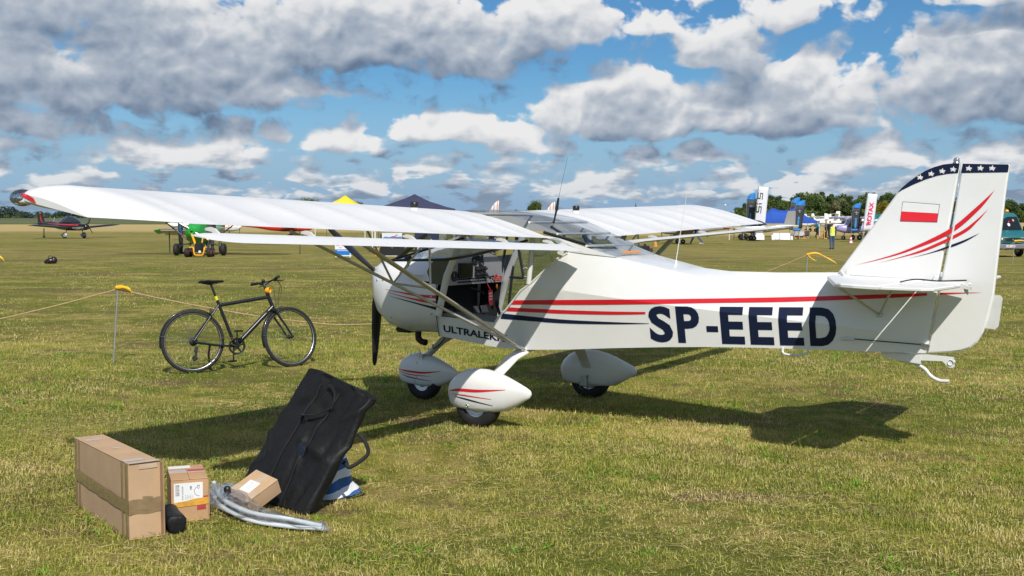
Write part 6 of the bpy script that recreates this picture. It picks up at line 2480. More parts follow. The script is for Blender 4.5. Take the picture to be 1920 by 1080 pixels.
def lowbody(L_, zb, zt, w_, tz):
    return [(.02, .12, zb + .22, zb + .45), (.15, w_ * .62, zb + .10, zt - .26), (.55, w_ * .86, zb + .02, zt - .18), (1.3, w_, zb, zt - .04), (2.3, w_, zb, zt), (3.2, w_ * .8, zb + .08, zt - .06), (4.3, w_ * .45, zb + .28, tz + .08), (L_ - .2, .10, zb + .42, tz), (L_, .04, zb + .5, tz - .03)]


# black low wing machine on the far left, nose to the right and towards the viewer
def flash_fin(A):
    MB().prism([(5.45, 1.30), (5.62, 1.62), (5.56, 1.62), (5.78, 1.95), (5.70, 1.66), (5.78, 1.66), (5.60, 1.28)], -.036, .036).build('red_flash', AM['red'], A)
    MB().prism([(5.62, 2.02), (5.86, 2.02), (5.86, 2.09), (5.62, 2.09)], -.036, .036).build('flag', M['orange'], A)
    MB().box((4.1, 0, 1.42), (.03, .02, .62), Matrix.Rotation(R(-20), 3, 'Y')).build('aerial', M['white_metal'], A)


small_plane('low_wing_aircraft', 'black low wing aircraft with a red fin flash, alone on the far left', Vector((-33.9, 93.2, 0)), R(150),
            lowbody(6.1, .62, 1.36, .52, 1.32), ('black_red', 'silver', 'black_red'), (1.25, 1.35, 8.6, .80, .28, .13, .72, 'black_red', None), (5.85, 1.12, 1.05, .75, .36, 'black_red', 1.22),
            prop=(1.10, .85, 3, R(95), None), canopy=(1.05, 3.3, .50, 1.28, .52), gear=((1.65, .95, .20, .13, 'silver', .72, .45),), nose_gear=(5.35, .11, .07, .80),
            stripes=(([(.7, 1.12), (2.0, 1.16), (4.6, 1.20)], [(.7, 1.04), (2.0, 1.08), (4.6, 1.17)], 'red'), ([(.18, .92), (1.0, .90), (2.4, .82)], [(.18, .74), (1.0, .66), (2.4, .66)], 'silver')), fin_extra=flash_fin)


# the green bush aircraft, nose on, being hitched to a yellow tug
def bush_extra(A):
    for sd in (-1, 1):
        MB().tube([(1.5, sd * .35, .52), (1.7, sd * 1.9, 1.70)], .03, 8).build('wing_strut', M['dark_tube'], A)
        MB().tube([(1.1, sd * .36, 1.15), (1.2, sd * .38, 1.75)], .02, 8).build('front_post', M['dark_tube'], A)


G0 = pt(371, 479, 52.2)
small_plane('bush_aircraft', 'green and white high wing bush aircraft seen nose on, with fat black tyres', G0 + Vector((0.0, -1.0, 0)), R(90),
            [(.02, .14, .98, 1.26), (.12, .30, .80, 1.40), (.45, .40, .62, 1.46), (.9, .44, .50, 1.50), (1.5, .46, .45, 1.62), (2.3, .42, .50, 1.62), (3.2, .30, .70, 1.45), (4.6, .14, .95, 1.32), (5.3, .06, 1.05, 1.28)],
            ('green', 'silver', 'silver'), (.95, 1.4, 8.2, 1.78, .10, .12, 1.0, 'silver', 'green'), (5.2, 1.2, .95, .7, .3, 'green', 1.2),
            prop=(1.14, .85, 2, R(-120), 'metal'), gear=((1.35, 1.06, .27, .20, None, .52, .36),), nose_gear=(5.0, .13, .08, 1.0), fin_extra=bush_extra)
# horizontal tail or slat seen low on the left with its green tip
gw = MB()
T_ = thing('wing_panel', 'low white wing half with a bright green tip left of the green aircraft', 'wing', pt(325, 470, 56))
foil(-.2, .9, -.1, -.98, 1.12, 1.12, .09, .95, 6).v
w_ = MB()
w_.loft([[Vector((x, y + v * .35, z)) for x in (.9, -.62)] for y, z, v in ((0, 1.16, 0), (.02, 1.10, 1), (.9, .86, 0), (.88, .92, 0))], cap0=False, cap1=False)
w_.box((.14, .45, .985), (1.52, .92, .06), Matrix.Rotation(R(-14), 3, 'X'), .02)
w_.build('panel', AM['silver'], T_)
w_ = MB()
w_.box((-.78, .35, 1.03), (.34, .70, .07), Matrix.Rotation(R(-14), 3, 'X') @ Matrix.Rotation(R(-12), 3, 'Y'), .03)
w_.build('tip', AM['green'], T_)
MB().tube([(.7, .4, .95), (.7, .45, 0)], .03, 8).build('trestle_leg', M['dark_tube'], T_)
MB().tube([(-.3, .4, .95), (-.3, .45, 0)], .03, 8).build('trestle_leg', M['dark_tube'], T_)

# yellow tug
TG = thing('aircraft_tug', 'small yellow four wheeled tug in front of the green aircraft', 'tug', pt(373.5, 481, 50.4))
tg = MB()
tg.tube(spline([(-.36, -.25, .42), (-.20, -.25, .42), (-.16, -.3, .30), (-.12, -.32, .12), (0, -.33, .09), (.20, -.33, .09), (.26, -.32, .15), (.29, -.3, .30), (.30, -.25, .42), (.40, -.25, .42)], 4), .032, 8)
tg.build('bumper', AM['yellow_p'], TG)
tg = MB()
tg.tube([(-.14, -.05, .52), (-.28, .15, .78), (-.40, .3, .98)], [.055, .05, .045], 8)
tg.build('tow_arm', AM['yellow_p'], TG)
MB().tube([(.10, .1, .60), (.13, .2, .95)], .03, 8).build('tow_post', AM['yellow_p'], TG)
MB().box((.04, -.05, .42), (.34, .45, .40), b=.05).build('engine', M['black'], TG)
MB().ball((.10, -.30, .22), (.07, .06, .07), 10, 8).build('tank_cap', M['white_metal'], TG)
for x in (-.48, .48):
    for y in (-.18, .32):
        w_ = MB()
        w_.lathe([(.08, -.08), (.17, -.085), (.20, -.05), (.20, .05), (.17, .085), (.08, .08)], (x, y, .20), (1, 0, 0), 20)
        wo_ = w_.build('wheel', M['rubber'], TG)
        MB().lathe([(0, -.075), (.09, -.082), (.09, .082), (0, .075)], (x, y, .20), (1, 0, 0), 14).build('wheel_hub', AM['red'], wo_)
MB().box((0, .07, .26), (.9, .5, .06), b=.01).build('chassis', M['dark_tube'], TG)


# white machine with red and yellow stripes behind it
def reg_fin(A):
    mb_ = MB()
    mb_.prism([(5.40, 1.62), (5.95, 1.62), (5.95, 1.70), (5.40, 1.70)], -.037, .037)
    mb_.build('yellow_bar', AM['yellow_p'], A)


small_plane('light_aircraft', 'white aircraft with red and yellow stripes parked behind the green one', pt(452, 449, 88) + Vector((0, 0, 0)), R(180 + 6),
            lowbody(5.4, .62, 1.30, .46, 1.30), ('white', 'white', 'white'), (1.0, 1.2, 7.8, 1.72, .1, .12, .9, 'white', None), (5.0, .98, .95, .62, .2, 'white', 1.05),
            prop=(.98, .8, 3, R(20), None), canopy=None, gear=((1.5, .85, .18, .12, None, .7, .4),), nose_gear=(.75, .16, .1, .75),
            stripes=(([(.5, 1.12), (1.3, 1.16), (2.6, 1.10)], [(.5, 1.03), (1.3, 1.08), (2.6, 1.06)], 'red'), ([(.75, 1.03), (1.5, 1.04), (2.6, 1.03)], [(.75, .93), (1.5, .95), (2.6, .98)], 'yellow_p')), fin_extra=reg_fin, struts=(1.5, .4, .7, 'white'))
small_plane('low_wing_aircraft', 'red low wing aircraft mostly hidden behind the near white wing', pt(586, 448, 92), R(180 + 10),
            lowbody(5.6, .58, 1.22, .48, 1.22), ('red', 'red', 'red'), (1.2, 1.3, 7.6, .74, .25, .13, .75, 'red', None), (5.3, 1.1, .9, .65, .3, 'red', 1.15),
            prop=(.98, .8, 2, R(70), None), canopy=(1.1, 2.9, .46, 1.14, .45), gear=((1.6, .9, .18, .12, 'red', .66, .4),), nose_gear=(.75, .16, .1, .7))
small_plane('low_wing_aircraft', 'red and grey low wing aircraft behind the far white wing', pt(1238, 452, 92), R(6),
            lowbody(5.8, .72, 1.32, .48, 1.32), ('grey', 'red', 'grey'), (1.2, 1.3, 7.6, .98, .25, .12, .75, 'red', None), (5.5, 1.2, .9, .65, .3, 'red', 1.25),
            prop=(1.1, .8, 2, R(30), None), canopy=(1.1, 2.9, .46, 1.24, .45), gear=((1.6, .9, .18, .12, None, .78, .4),), nose_gear=(.75, .16, .1, .8))


def bar_fin(A):
    pass


small_plane('low_wing_aircraft', 'grey finned aircraft with a maroon belly by the white cloth', pt(1374, 446, 106), R(-3),
            lowbody(5.9, .66, 1.42, .52, 1.40), ('silver', 'maroon', 'white'), (1.3, 1.4, 8.4, .72, .30, .13, .8, 'maroon', None), (5.35, 1.25, 1.42, .95, .42, 'grey', 1.3),
            prop=(1.12, .85, 3, R(10), None), canopy=(1.1, 3.1, .50, 1.34, .5), gear=((1.75, 1.0, .21, .17, None, .72, .42),), nose_gear=(.75, .18, .13, .75), fin_extra=bar_fin)


def lav_extra(A):
    MB().prism([(.95, 1.28), (1.30, 1.92), (2.25, 1.95), (2.35, 1.36), (1.6, 1.16)], -.485, .485).build('cabin_glass', AM['dark_glass'], A)
    for sd in (-1, 1):
        MB().tube([(.95, sd * .49, 1.28), (1.32, sd * .50, 1.95)], .04, 8).build('cabin_post', AM['lavender'], A)
        MB().tube([(1.62, sd * .50, 1.15), (1.80, sd * .50, 1.95)], .05, 8).build('cabin_post', AM['lavender'], A)


small_plane('light_aircraft', 'lavender high wing aircraft behind the white banner with red letters', pt(1566, 444, 108), R(4),
            [(.02, .14, .95, 1.25), (.2, .30, .80, 1.38), (.7, .42, .66, 1.42), (1.3, .47, .60, 1.35), (2.2, .46, .66, 1.50), (2.9, .36, .80, 1.48), (4.0, .20, .98, 1.38), (5.4, .09, 1.10, 1.34)],
            ('lavender', 'lavender', 'lavender'), (1.05, 1.35, 9.2, 1.95, .10, .13, .95, 'lavender', None), (5.3, 1.30, .8, .6, .3, 'lavender', 1.3),
            prop=(1.10, .82, 3, R(50), None), gear=((1.95, .88, .23, .19, None, .66, .42),), nose_gear=(.75, .20, .14, .72), fin_extra=lav_extra, struts=(1.7, .45, .72, 'lavender'))
small_plane('low_wing_aircraft', 'white aircraft with red nose stripes parked beyond the blue tent', pt(1500, 430, 168), R(8),
            lowbody(6.2, .78, 1.60, .55, 1.55), ('white', 'white', 'white'), (1.4, 1.5, 9.0, 1.0, .3, .13, .75, 'white', None), (5.7, 1.35, 1.6, .9, .55, 'white', 2.6),
            prop=(1.15, .85, 2, R(60), None), canopy=None, gear=((1.9, 1.0, .24, .17, None, .82, .42),), nose_gear=(.85, .22, .14, .85),
            stripes=(([(.3, 1.42), (1.4, 1.56), (3.0, 1.55)], [(.3, 1.24), (1.4, 1.44), (3.0, 1.50)], 'red'),))
for px_, d_, rz_, lab in ((1519, 300, 20, 'white parked aircraft in the far row, first beyond the valance of the blue tent'), (1553, 305, 160, 'white parked aircraft in the far row, over the heads of the two visitors'), (1586, 310, 200, 'white parked aircraft in the far row, between the cars and the dark flag'), (1535, 250, 175, 'white parked aircraft in the far row, left of the lavender wing'), (1569, 265, 190, 'white parked aircraft in the far row, above the lavender wing'),
                          (1600, 255, 170, 'white parked aircraft in the far row, behind the dark flag'), (1652, 260, 185, 'white parked aircraft in the far row, beside the fin edge')):
    small_plane('parked_aircraft', lab, pt(px_, 0, d_), R(rz_), lowbody(6.4, .8, 1.75, .6, 1.65), ('white', 'white', 'white'), (1.3, 1.6, 10.0, 1.9, .3, .14, .8, 'white', None), (6.0, 1.4, 1.5, .9, .5, 'white', 1.6),
                prop=None, canopy=(1.0, 2.6, .5, 1.66, .4), gear=((1.9, 1.0, .24, .17, None, .82, .42),), nose_gear=(.85, .22, .14, .85), group='white aircraft parked in the far row')
small_plane('parked_aircraft', 'aircraft with a teal tail and white flash behind the red lettered banner', pt(1600, 440, 128), R(2), lowbody(3.4 + 2.6, .7, 1.5, .5, 1.4), ('teal', 'teal', 'teal'), (1.2, 1.4, 8.0, .9, .2, .13, .8, 'teal', None), (4.6 - 1.35, 1.0, 1.45, 1.9, .5, 'teal', 1.3),
            gear=((1.7, .9, .2, .15, None, .75, .4),), nose_gear=(.85, .2, .12, .8),
            fin_extra=lambda A: MB().prism([(1.6, 1.55), (2.6, 1.72), (3.7, 1.52), (3.7, 1.66), (2.6, 1.90), (1.6, 1.68)], -.04, .04).build('white_flash', AM['white'], A))
# cars behind the lavender wing
def far_car(label, loc, rz, m):
    A = thing('parked_car', label, 'car', loc, rz, 'cars parked beside the far row')
    b = MB()
    b.loft([[Vector((x, s * w_, z)) for s, z in ((-1, .35), (-1, zt * .72), (-.82, zt), (.82, zt), (1, zt * .72), (1, .35))] for x, w_, zt in ((-2.1, .75, .8), (-1.9, .82, .92), (-1.0, .85, 1.0), (1.8, .85, 1.02), (2.1, .78, .9))], smooth=False)
    b.build('body', m, A)
    b = MB()
    b.loft([[Vector((x, s * w_, z)) for s, z in ((-1, .9), (-.8, zt), (.8, zt), (1, .9))] for x, w_, zt in ((-1.1, .78, .95), (-.5, .78, 1.42), (1.1, .78, 1.45), (1.75, .78, .98))], smooth=False)
    b.build('window_band', AM['dark_glass'], A)
    MB().box((.3, 0, 1.45), (1.5, 1.15, .05), b=.02).build('roof', m, A)
    for x in (-1.35, 1.3):
        for s in (-1, 1):
            MB().lathe([(.1, -.1), (.32, -.1), (.32, .1), (.1, .1)], (x, s * .76, .32), (0, 1, 0), 16).build('wheel', M['rubber'], A)
    return A


far_car('white car parked behind the lavender wing', pt(1566, 0, 200), R(4), AM['white'])
far_car('dark green car with an orange roof light behind the lavender wing', pt(1588, 0, 205), R(8), AM['teal'])

# ---- tents
def tent(label, loc, rz, hx, hy, eave, top_, m, ridge=0.0, walls=None, val=.28):
    T = thing('tent', label, 'tent', loc, rz)
    b = MB()
    N = 10
    V, F = [], []
    for j in range(N + 1):
        for i in range(N + 1):
            u, v = 2 * i / N - 1, 2 * j / N - 1
            x = u * hx
            a = max(0, abs(x) - ridge * hx) / (hx - ridge * hx)
            t = max(a, abs(v))
            q = 1 - t
            if ridge:
                q *= 1 - .16 * max(0.0, 1 - (x / (ridge * hx)) ** 2)
            z = eave + (top_ - eave) * (q ** (1.55 if ridge else 1.25) if q > 0 else 0) - .05 * math.sin(math.pi * min(1, t)) * (1 if min(a, abs(v)) < .4 else .2)
            V.append((x, v * hy, z))
    for j in range(N):
        for i in range(N):
            F.append((j * (N + 1) + i, j * (N + 1) + i + 1, (j + 1) * (N + 1) + i + 1, (j + 1) * (N + 1) + i))
    b.add(V, F, True)
    b.build('canopy', m, T, fix=False)
    b = MB()
    b.box((0, -hy, eave - val / 2), (2 * hx, .02, val))
    b.box((0, hy, eave - val / 2), (2 * hx, .02, val))
    b.box((-hx, 0, eave - val / 2), (.02, 2 * hy - .05, val))
    b.box((hx, 0, eave - val / 2), (.02, 2 * hy - .05, val))
    b.build('valance', m, T)
    for x in (-1, 1):
        for y in (-1, 1):
            MB().box((x * (hx - .03), y * (hy - .03), eave / 2), (.045, .045, eave)).build('leg', M['white_metal'], T)
    if walls:
        MB().box((0, hy - .04, eave / 2), (2 * hx, .02, eave)).build('back_wall', walls, T)
    return T


navy_m = mat('navy_canvas', (.035, .038, .085), .75, var=.08, vscale=3)
yel_m = mat('yellow_canvas', (.80, .60, .02), .7, var=.05, vscale=3)
blue_m = mat('blue_canvas', (.015, .075, .38), .65, var=.08, vscale=3)
tent('navy pavilion tent rising behind the near white wing', pt(778, 475, 60), R(2), 2.05, 2.0, 2.22, 2.98, navy_m)
tent('bright yellow tent peak behind the near white wing', pt(648, 470, 74), R(-4), 1.6, 1.6, 2.2, 3.12, yel_m)
tent('long blue pavilion tent with two peaks beside the dark flags', pt(1475, 444, 122) + Vector((0, 1.5, 0)), R(4), 3.25, 1.9, 1.72, 3.15, blue_m, ridge=.42)

# ---- counters and displays under the tents
C1 = thing('display_counter', 'black counter with a white web address and a mountain picture above', 'counter', pt(735.5, 478, 53))
c = MB()
c.box((0, .2, .50), (1.08, .5, 1.0), b=.02)
c.build('counter_body', M['black'], C1)
c = MB()
c.box((0, -.06, .93), (.92, .02, .26))
po = c.build('picture_panel', mat('pale_print', (.62, .66, .72), .5, var=.05), C1)
c = MB()
c.prism([(-.45, .82), (-.30, .90), (-.15, .87), (.05, .92), (.2, .88), (.45, .90), (.45, .81), (-.45, .81)], -.074, -.072)
c.build('mountains', mat('blue_print', (.12, .19, .38), .5, var=.2, vscale=20), po)
c = MB()
c.tube([(.02, -.074, .84), (.25, -.074, .98)], .02, 6, sy=.2, up=(0, 1, 0))
c.build('red_stroke', mat('crimson_print', (.55, .02, .09), .5), po)
c = MB()
add_text(c, 'www.mivag.cz', lambda a, b: Vector((a + .02, -.055, .58 + b)), .10, width=.62, bold=.02)
tag(c.build('lettering', M['white_cloth'], C1), kind='stuff')
c = MB()
for s in (-1, 1):
    c.prism([(s * .05, .46), (s * .32, .50), (s * .30, .47), (s * .20, .44), (s * .06, .42)], -.057, -.053)
c.prism([(-.03, .47), (.03, .47), (.025, .38), (0, .34), (-.025, .38)], -.057, -.053)
tag(c.build('wing_emblem', M['grey_hair'], C1), kind='stuff')
MB().box((0, .2, .01), (1.16, .6, .03), b=.008).build('plinth', M['white_metal'], C1)
t = MB()
t.box((0, 0, .17), (.26, .22, .34), b=.01)
tag(t.build('wooden_crate', mat('pale_wood', (.48, .33, .13), .7, var=.1)), 'pale wooden crate beside the black counter', 'crate').location = pt(711.5, 476, 54)
t = MB()
t.box((0, 0, .055), (.24, .2, .11), b=.035)
t.box((.17, 0, .04), (.10, .12, .08), b=.03)
tag(t.build('yellow_bag', AM['yellow_p']), 'small yellow bag lying by the foot of the black counter', 'bag').location = pt(708, 480, 51.6)
C2 = thing('sign_board', 'blue and white sign board standing on the grass', 'sign', pt(643.5, 483, 49.5))
c = MB()
c.box((0, 0, .40), (.70, .03, .62), b=.004)
c.build('board', label_m, C2)
c = MB()
blue_print = mat('bright_blue_print', (.01, .16, .50), .45, var=.04)
c.box((0, -.017, .265), (.70, .004, .24))
c.build('blue_field', blue_print, C2)
MB().box((0, -.017, .675), (.70, .004, .065)).build('blue_header', blue_print, C2)
c = MB()
for i, (a, z, w_, m_) in enumerate(((-.22, .545, .16, 'red'), (0, .545, .15, 'red'), (.2, .545, .16, 'red'), (-.12, .455, .14, 'blue'), (.15, .47, .16, 'red'))):
    c.box((a, -.0175, z), (w_, .003, .022))
tag(c.build('small_print', mat('faded_print', (.45, .15, .22), .5), C2), kind='stuff')
c = MB()
c.box((0, -.0195, .335), (.50, .003, .022))
tag(c.build('small_print', label_m, C2), kind='stuff')
for s in (-1, 1):
    MB().box((s * .3, .08, .2), (.03, .2, .4), Matrix.Rotation(R(-20), 3, 'X')).build('foot', M['white_metal'], C2)
C3 = thing('display_stand', 'navy display stand with white curved stripes seen through the open door', 'stand', pt(800, 482, 50.5))
c = MB()
c.box((0, .15, .55), (1.05, .3, 1.1), b=.02)
c.build('stand_body', mat('navy_board', (.012, .02, .055), .5, var=.05), C3)
for j in range(3):
    for i in range(6):
        c = MB()
        ctr = Vector((-.42 + j * .24, 0, .36 + j * .17))
        ring0 = [(ctr.x + (.20 - i * .028) * math.cos(R(a)), ctr.z + (.20 - i * .028) * math.sin(R(a))) for a in range(10, 85, 12)]
        ring1 = [(ctr.x + (.186 - i * .028) * math.cos(R(a)), ctr.z + (.186 - i * .028) * math.sin(R(a))) for a in range(10, 85, 12)]
        c.prism(ring0 + ring1[::-1], -.006, -.002)
        c.build('white_arc', label_m, C3)
for px_, d_, h_, r_, m_, lab in ((357, 58, .95, .012, 'galv', 'thin grey pin beside the yellow tug'), (562.5, 54.6, 1.35, .018, 'dark_tube', 'dark stake standing beyond the near wing strut'), (703.5, 58, 1.05, .05, 'white_metal', 'white post under the navy tent'),
                                 (1412.5, 104, 1.1, .03, 'maroon', 'dark red stake by the white cloth'), (1367, 108, .9, .05, 'white_metal', 'short white post with a yellow cap'), (1376, 110, .95, .03, 'dark_tube', 'dark post right of the yellow capped one'),
                                 (1461, 104, .8, .02, 'galv', 'thin pin before the white cloth'), (1229, 80, .9, .014, 'galv', 'thin pin seen under the far flaperon')):
    p = pt(px_, 0, d_)
    b = MB()
    b.tube([p, p + Vector((0, 0, h_ * .5)), p + Vector((0, 0, h_))], [r_, r_, r_ * .9], 8)
    if m_ == 'white_metal' and d_ > 100:
        b.cur = 1
        b.box(p + Vector((.02, 0, h_)), (.22, .12, .12), b=.03)
        b.cur = 0
    tag(b.build('stake', [M[m_] if m_ in M else AM[m_], M['yellow']]), lab, 'post')
# black kit bag far left, black generator behind the rear glass
KB = thing('kit_bag', 'small black kit bag lying alone on the grass at far left', 'bag', pt(95, 495, 42.8))
b = MB()
b.ball((-.05, 0, .11), (.20, .14, .12), 12, 8, squash=lambda p: Vector((p.x + .06 * math.sin(9 * p.z), p.y, max(p.z, -.11))))
b.ball((.10, .02, .14), (.13, .12, .14), 12, 8, squash=lambda p: Vector((p.x, p.y, max(p.z, -.14))))
b.build('bag_body', mat('black_leather', (.012, .012, .014), .3, var=.3, bump=.6, bscale=14), KB)
MB().torus((.0, -.02, .22), .09, .012, (0, 1, .2), 18, 6).build('handle', M['black'], KB)
MB().box((.13, -.105, .15), (.04, .02, .05), b=.006).build('red_tag', M['red'], KB)
GB = thing('generator', 'black generator with a red switch standing beyond the rear cabin glass', 'generator', pt(1210, 474, 62))
b = MB()
b.box((-.05, 0, .30), (.52, .4, .36), b=.04)
b.build('housing', M['black'], GB)
b = MB()
b.box((.25, 0, .22), (.25, .36, .30), Matrix.Rotation(R(25), 3, 'Y'), .05)
b.build('engine', M['dark_tube'], GB)
MB().tube([(-.02, 0, .46), (-.02, 0, .58)], .06, 10).build('filler_cap', M['black'], GB)
MB().box((.22, -.2, .35), (.05, .03, .09), b=.01).build('switch', M['red'], GB)
for x in (-.25, .2):
    MB().box((x, 0, .06), (.06, .42, .12), b=.01).build('foot', M['rubber'], GB)
# black bags at the feet of the person in jeans
for px_, lab in ((1388, 'black round bag left of the person in jeans'), (1399, 'dark bag right of the person in jeans')):
    b = MB()
    b.ball((0, 0, .27), (.26, .22, .27), 12, 8, squash=lambda p: Vector((p.x * (1 - .3 * max(0, p.z) / .27), p.y, p.z)))
    b.box((0, 0, .5), (.2, .04, .05), b=.01)
    o = tag(b.build('bag', M['dark_cloth']), lab, 'bag')
    o.location = pt(px_, 0, 111)
# white cloths laid over tables
for px_, w_, lab in ((1419, 1.35, 'white cloth draped over a low table left of the grey fin'), (1466, 1.95, 'wide white cloth draped over a low table under the far wing tip')):
    b = MB()
    V, F = [], []
    for j in range(7):
        for i in range(21):
            u = i / 20 - .5
            z = .62 * (1 - j / 6) * (1 - (.25 if abs(u) > .42 else 0))
            V.append((u * w_, -.02 * math.sin(u * 30) - .12 * (j / 6), z))
    for j in range(6):
        for i in range(20):
            F.append((j * 21 + i, j * 21 + i + 1, (j + 1) * 21 + i + 1, (j + 1) * 21 + i))
    b.add(V, F, True)
    b.box((0, .35, .61), (w_ * .86, .7, .025), b=.008)
    o = tag(b.build('table_cloth', M['white_cloth']), lab, 'cloth')
    o.location = pt(px_, 0, 108.5)
MB_ = MB()

# ---- deck chairs and the wooden trestle
wood = mat('pine_wood', (.55, .30, .10), .55, var=.12)
dc_cloths = (mat('grey_canvas', (.26, .27, .31), .7, var=.08), mat('silver_canvas', (.36, .37, .40), .7, var=.05), mat('dark_canvas', (.03, .035, .055), .7, var=.1))
for (px_, d_, rz_, k_), lab in zip(((1493, 112, 12, 0), (1503, 111, -6, 1), (1512, 114, -20, 2)), ('grey deck chair leftmost of three by the blue tent', 'silver grey deck chair middle of three by the blue tent', 'dark deck chair rightmost of three by the blue tent')):
    D = thing('deck_chair', lab, 'deck chair', pt(px_, 0, d_), R(rz_), 'deck chairs by the blue tent')
    for s in (-1, 1):
        MB().box((s * .28, 0, .38), (.05, .05, 1.05), Matrix.Rotation(R(38), 3, 'X')).build('side_rail', wood, D)
        MB().box((s * .25, 0, .30), (.05, .05, .85), Matrix.Rotation(R(-48), 3, 'X')).build('leg', wood, D)
    MB().box((0, .32, .80), (.6, .05, .05)).build('top_rail', wood, D)
    MB().box((0, -.30, .05), (.6, .05, .05)).build('foot_rail', wood, D)
    MB().loft([[Vector((x, y, z)) for x in (-.25, 0, .25)] for y, z in ((.34, .82), (.22, .55), (.08, .36), (-.10, .26), (-.26, .34))], closed=False, cap0=False, cap1=False).build('canvas', dc_cloths[k_], D)
TR = thing('wooden_trestle', 'light wooden trestle standing before the people at the blue tent', 'trestle', pt(1540, 445, 112), R(5))
MB().box((-.02, 0, .42), (1.15, .06, .07), Matrix.Rotation(R(-42), 3, 'Y')).build('rail', wood, TR)
MB().box((.05, .1, .16), (1.1, .06, .07), Matrix.Rotation(R(14), 3, 'Y')).build('rail', wood, TR)
for x, h_ in ((-.42, .4), (.25, .75)):
    MB().box((x, .05, h_ / 2), (.07, .3, h_)).build('leg', wood, TR)
# traffic cone
CN = thing('traffic_cone', 'small red and white traffic cone on the grass', 'cone', pt(1595, 455, 94))
for r0, z0, r1, z1, m_ in ((.14, .03, .11, .22, 'white_cloth'), (.11, .22, .095, .32, 'red'), (.095, .32, .07, .48, 'white_cloth'), (.07, .48, .04, .62, 'red')):
    MB().lathe([(r0, z0), (r1, z1)] + ([(0, z1)] if z1 > .6 else []), (0, 0, 0), (0, 0, 1), 14).build('cone_band', M[m_], CN)
MB().box((0, 0, .015), (.34, .34, .03), b=.008).build('cone_base', M['red'], CN)

# ---- flags
flag_dark = mat('flag_charcoal', (.028, .032, .042), .7, var=.12)
flag_blue = mat('flag_blue', (.02, .20, .56), .65, var=.06)
flag_white = mat('flag_white', (.66, .67, .74), .65, var=.03)
flag_sky = mat('flag_light_blue', (.05, .32, .70), .6, var=0)
flag_grey = mat('flag_print_grey', (.30, .32, .36), .6, var=0)


def feather(label, loc, h0, h1, w_, rz, lean):
    """Blade shaped banner on a curved pole: charcoal with blue ends."""
    Fg = thing('feather_flag', label, 'flag', loc, rz, 'dark feather flags with blue tops')
    MB().tube([(-w_ * .5, 0, 0), (-w_ * .5, 0, h0), (-w_ * .5 + lean * .4, 0, h1 * .7), (-w_ * .5 + lean * .8 + .1, 0, h1 * .93)], .022, 6).build('pole', M['alu'], Fg)
    def strip(z0, z1, xl0, xl1, xr0, xr1, m_, name, n=6):
        V, F_ = [], []
        for i in range(n + 1):
            t = i / n
            z = z0 + (z1 - z0) * t
            xl, xr = xl0 + (xl1 - xl0) * t, xr0 + (xr1 - xr0) * t
            for q in range(5):
                u = q / 4
                V.append((xl + (xr - xl) * u, .045 * math.sin(u * 4 + z * 2.2), z))
        for i in range(n):
            for q in range(4):
                F_.append((i * 5 + q, i * 5 + q + 1, i * 5 + 6 + q, i * 5 + 5 + q))
        b = MB()
        b.add(V, F_, True)
        o = b.build(name, m_, Fg, fix=False)
        s_ = o.modifiers.new('cloth_thickness', 'SOLIDIFY')
        s_.thickness = .006
        return o
    H = h1 - h0
    L0 = -w_ * .5
    zt = h0 + H * .82
    strip(h0, h0 + H * .08, L0 - .02, L0, L0 + w_ * .75, L0 + w_ * .98, flag_blue, 'flag_foot', 2)
    strip(h0 + H * .08, zt, L0, L0 + lean * .75, L0 + w_ * .98, L0 + lean + w_, flag_dark, 'flag_cloth')
    V = []
    for i in range(7):
        t = i / 6
        V.append((L0 + lean * .75 + (w_ * 1.02 + lean * .35) * (t ** 1.6), 0, zt + (h1 - zt) * math.sin(t * math.pi / 2) ** .9))
    b = MB()
    xr0, xr1 = L0 + lean + w_, L0 + lean * 1.1 + w_ * 1.04
    for i in range(6):
        t0, t1 = i / 6, (i + 1) / 6
        b.add([(V[i][0], .02, V[i][2]), (xr0 + (xr1 - xr0) * t0, -.02, zt + (h1 - zt) * t0), (xr0 + (xr1 - xr0) * t1, -.02, zt + (h1 - zt) * t1), (V[i + 1][0], .02, V[i + 1][2])], [(0, 1, 2, 3)], True)
    b.build('flag_top', flag_blue, Fg, fix=False).modifiers.new('cloth_thickness', 'SOLIDIFY').thickness = .006
    cx_ = L0 + w_ * .5 + lean * .62
    b = MB()
    for a, dz, ww, hh_ in ((0, 0, .05, .30), (0, .04, .34, .05), (0, -.10, .16, .04)):
        b.box((cx_ + a, -.062, h0 + H * .64 + dz), (ww, .006, hh_))
    tag(b.build('emblem', flag_grey, Fg), kind='stuff')
    b = MB()
    for i in range(8):
        z = h0 + H * (.14 + .043 * i)
        b.box((L0 + w_ * .46 + lean * (.1 + .05 * i), -.062, z), (.15, .006, H * .030))
        b.box((L0 + w_ * .46 + lean * (.1 + .05 * i) + (.05 if i % 2 else -.05), -.062, z + H * .018), (.05, .006, H * .016))
    tag(b.build('lettering', flag_sky, Fg), kind='stuff')
    return Fg


feather('dark feather flag with blue top, in front of the blue tent', pt(1495, 446, 108), .83, 3.68, .86, R(6), .22)
feather('dark feather flag with blue top, half hidden behind the blue tent', pt(1487, 445, 124), .75, 4.22, .86, R(4), .20)
feather('dark feather flag with blue top, beside the red lettered banner', pt(1603, 446, 99), .93, 3.32, .72, R(2), .10)
feather('dark feather flag with blue top, left of the tall white banner', pt(1406, 446, 118), .75, 4.55, .82, R(0), .06)


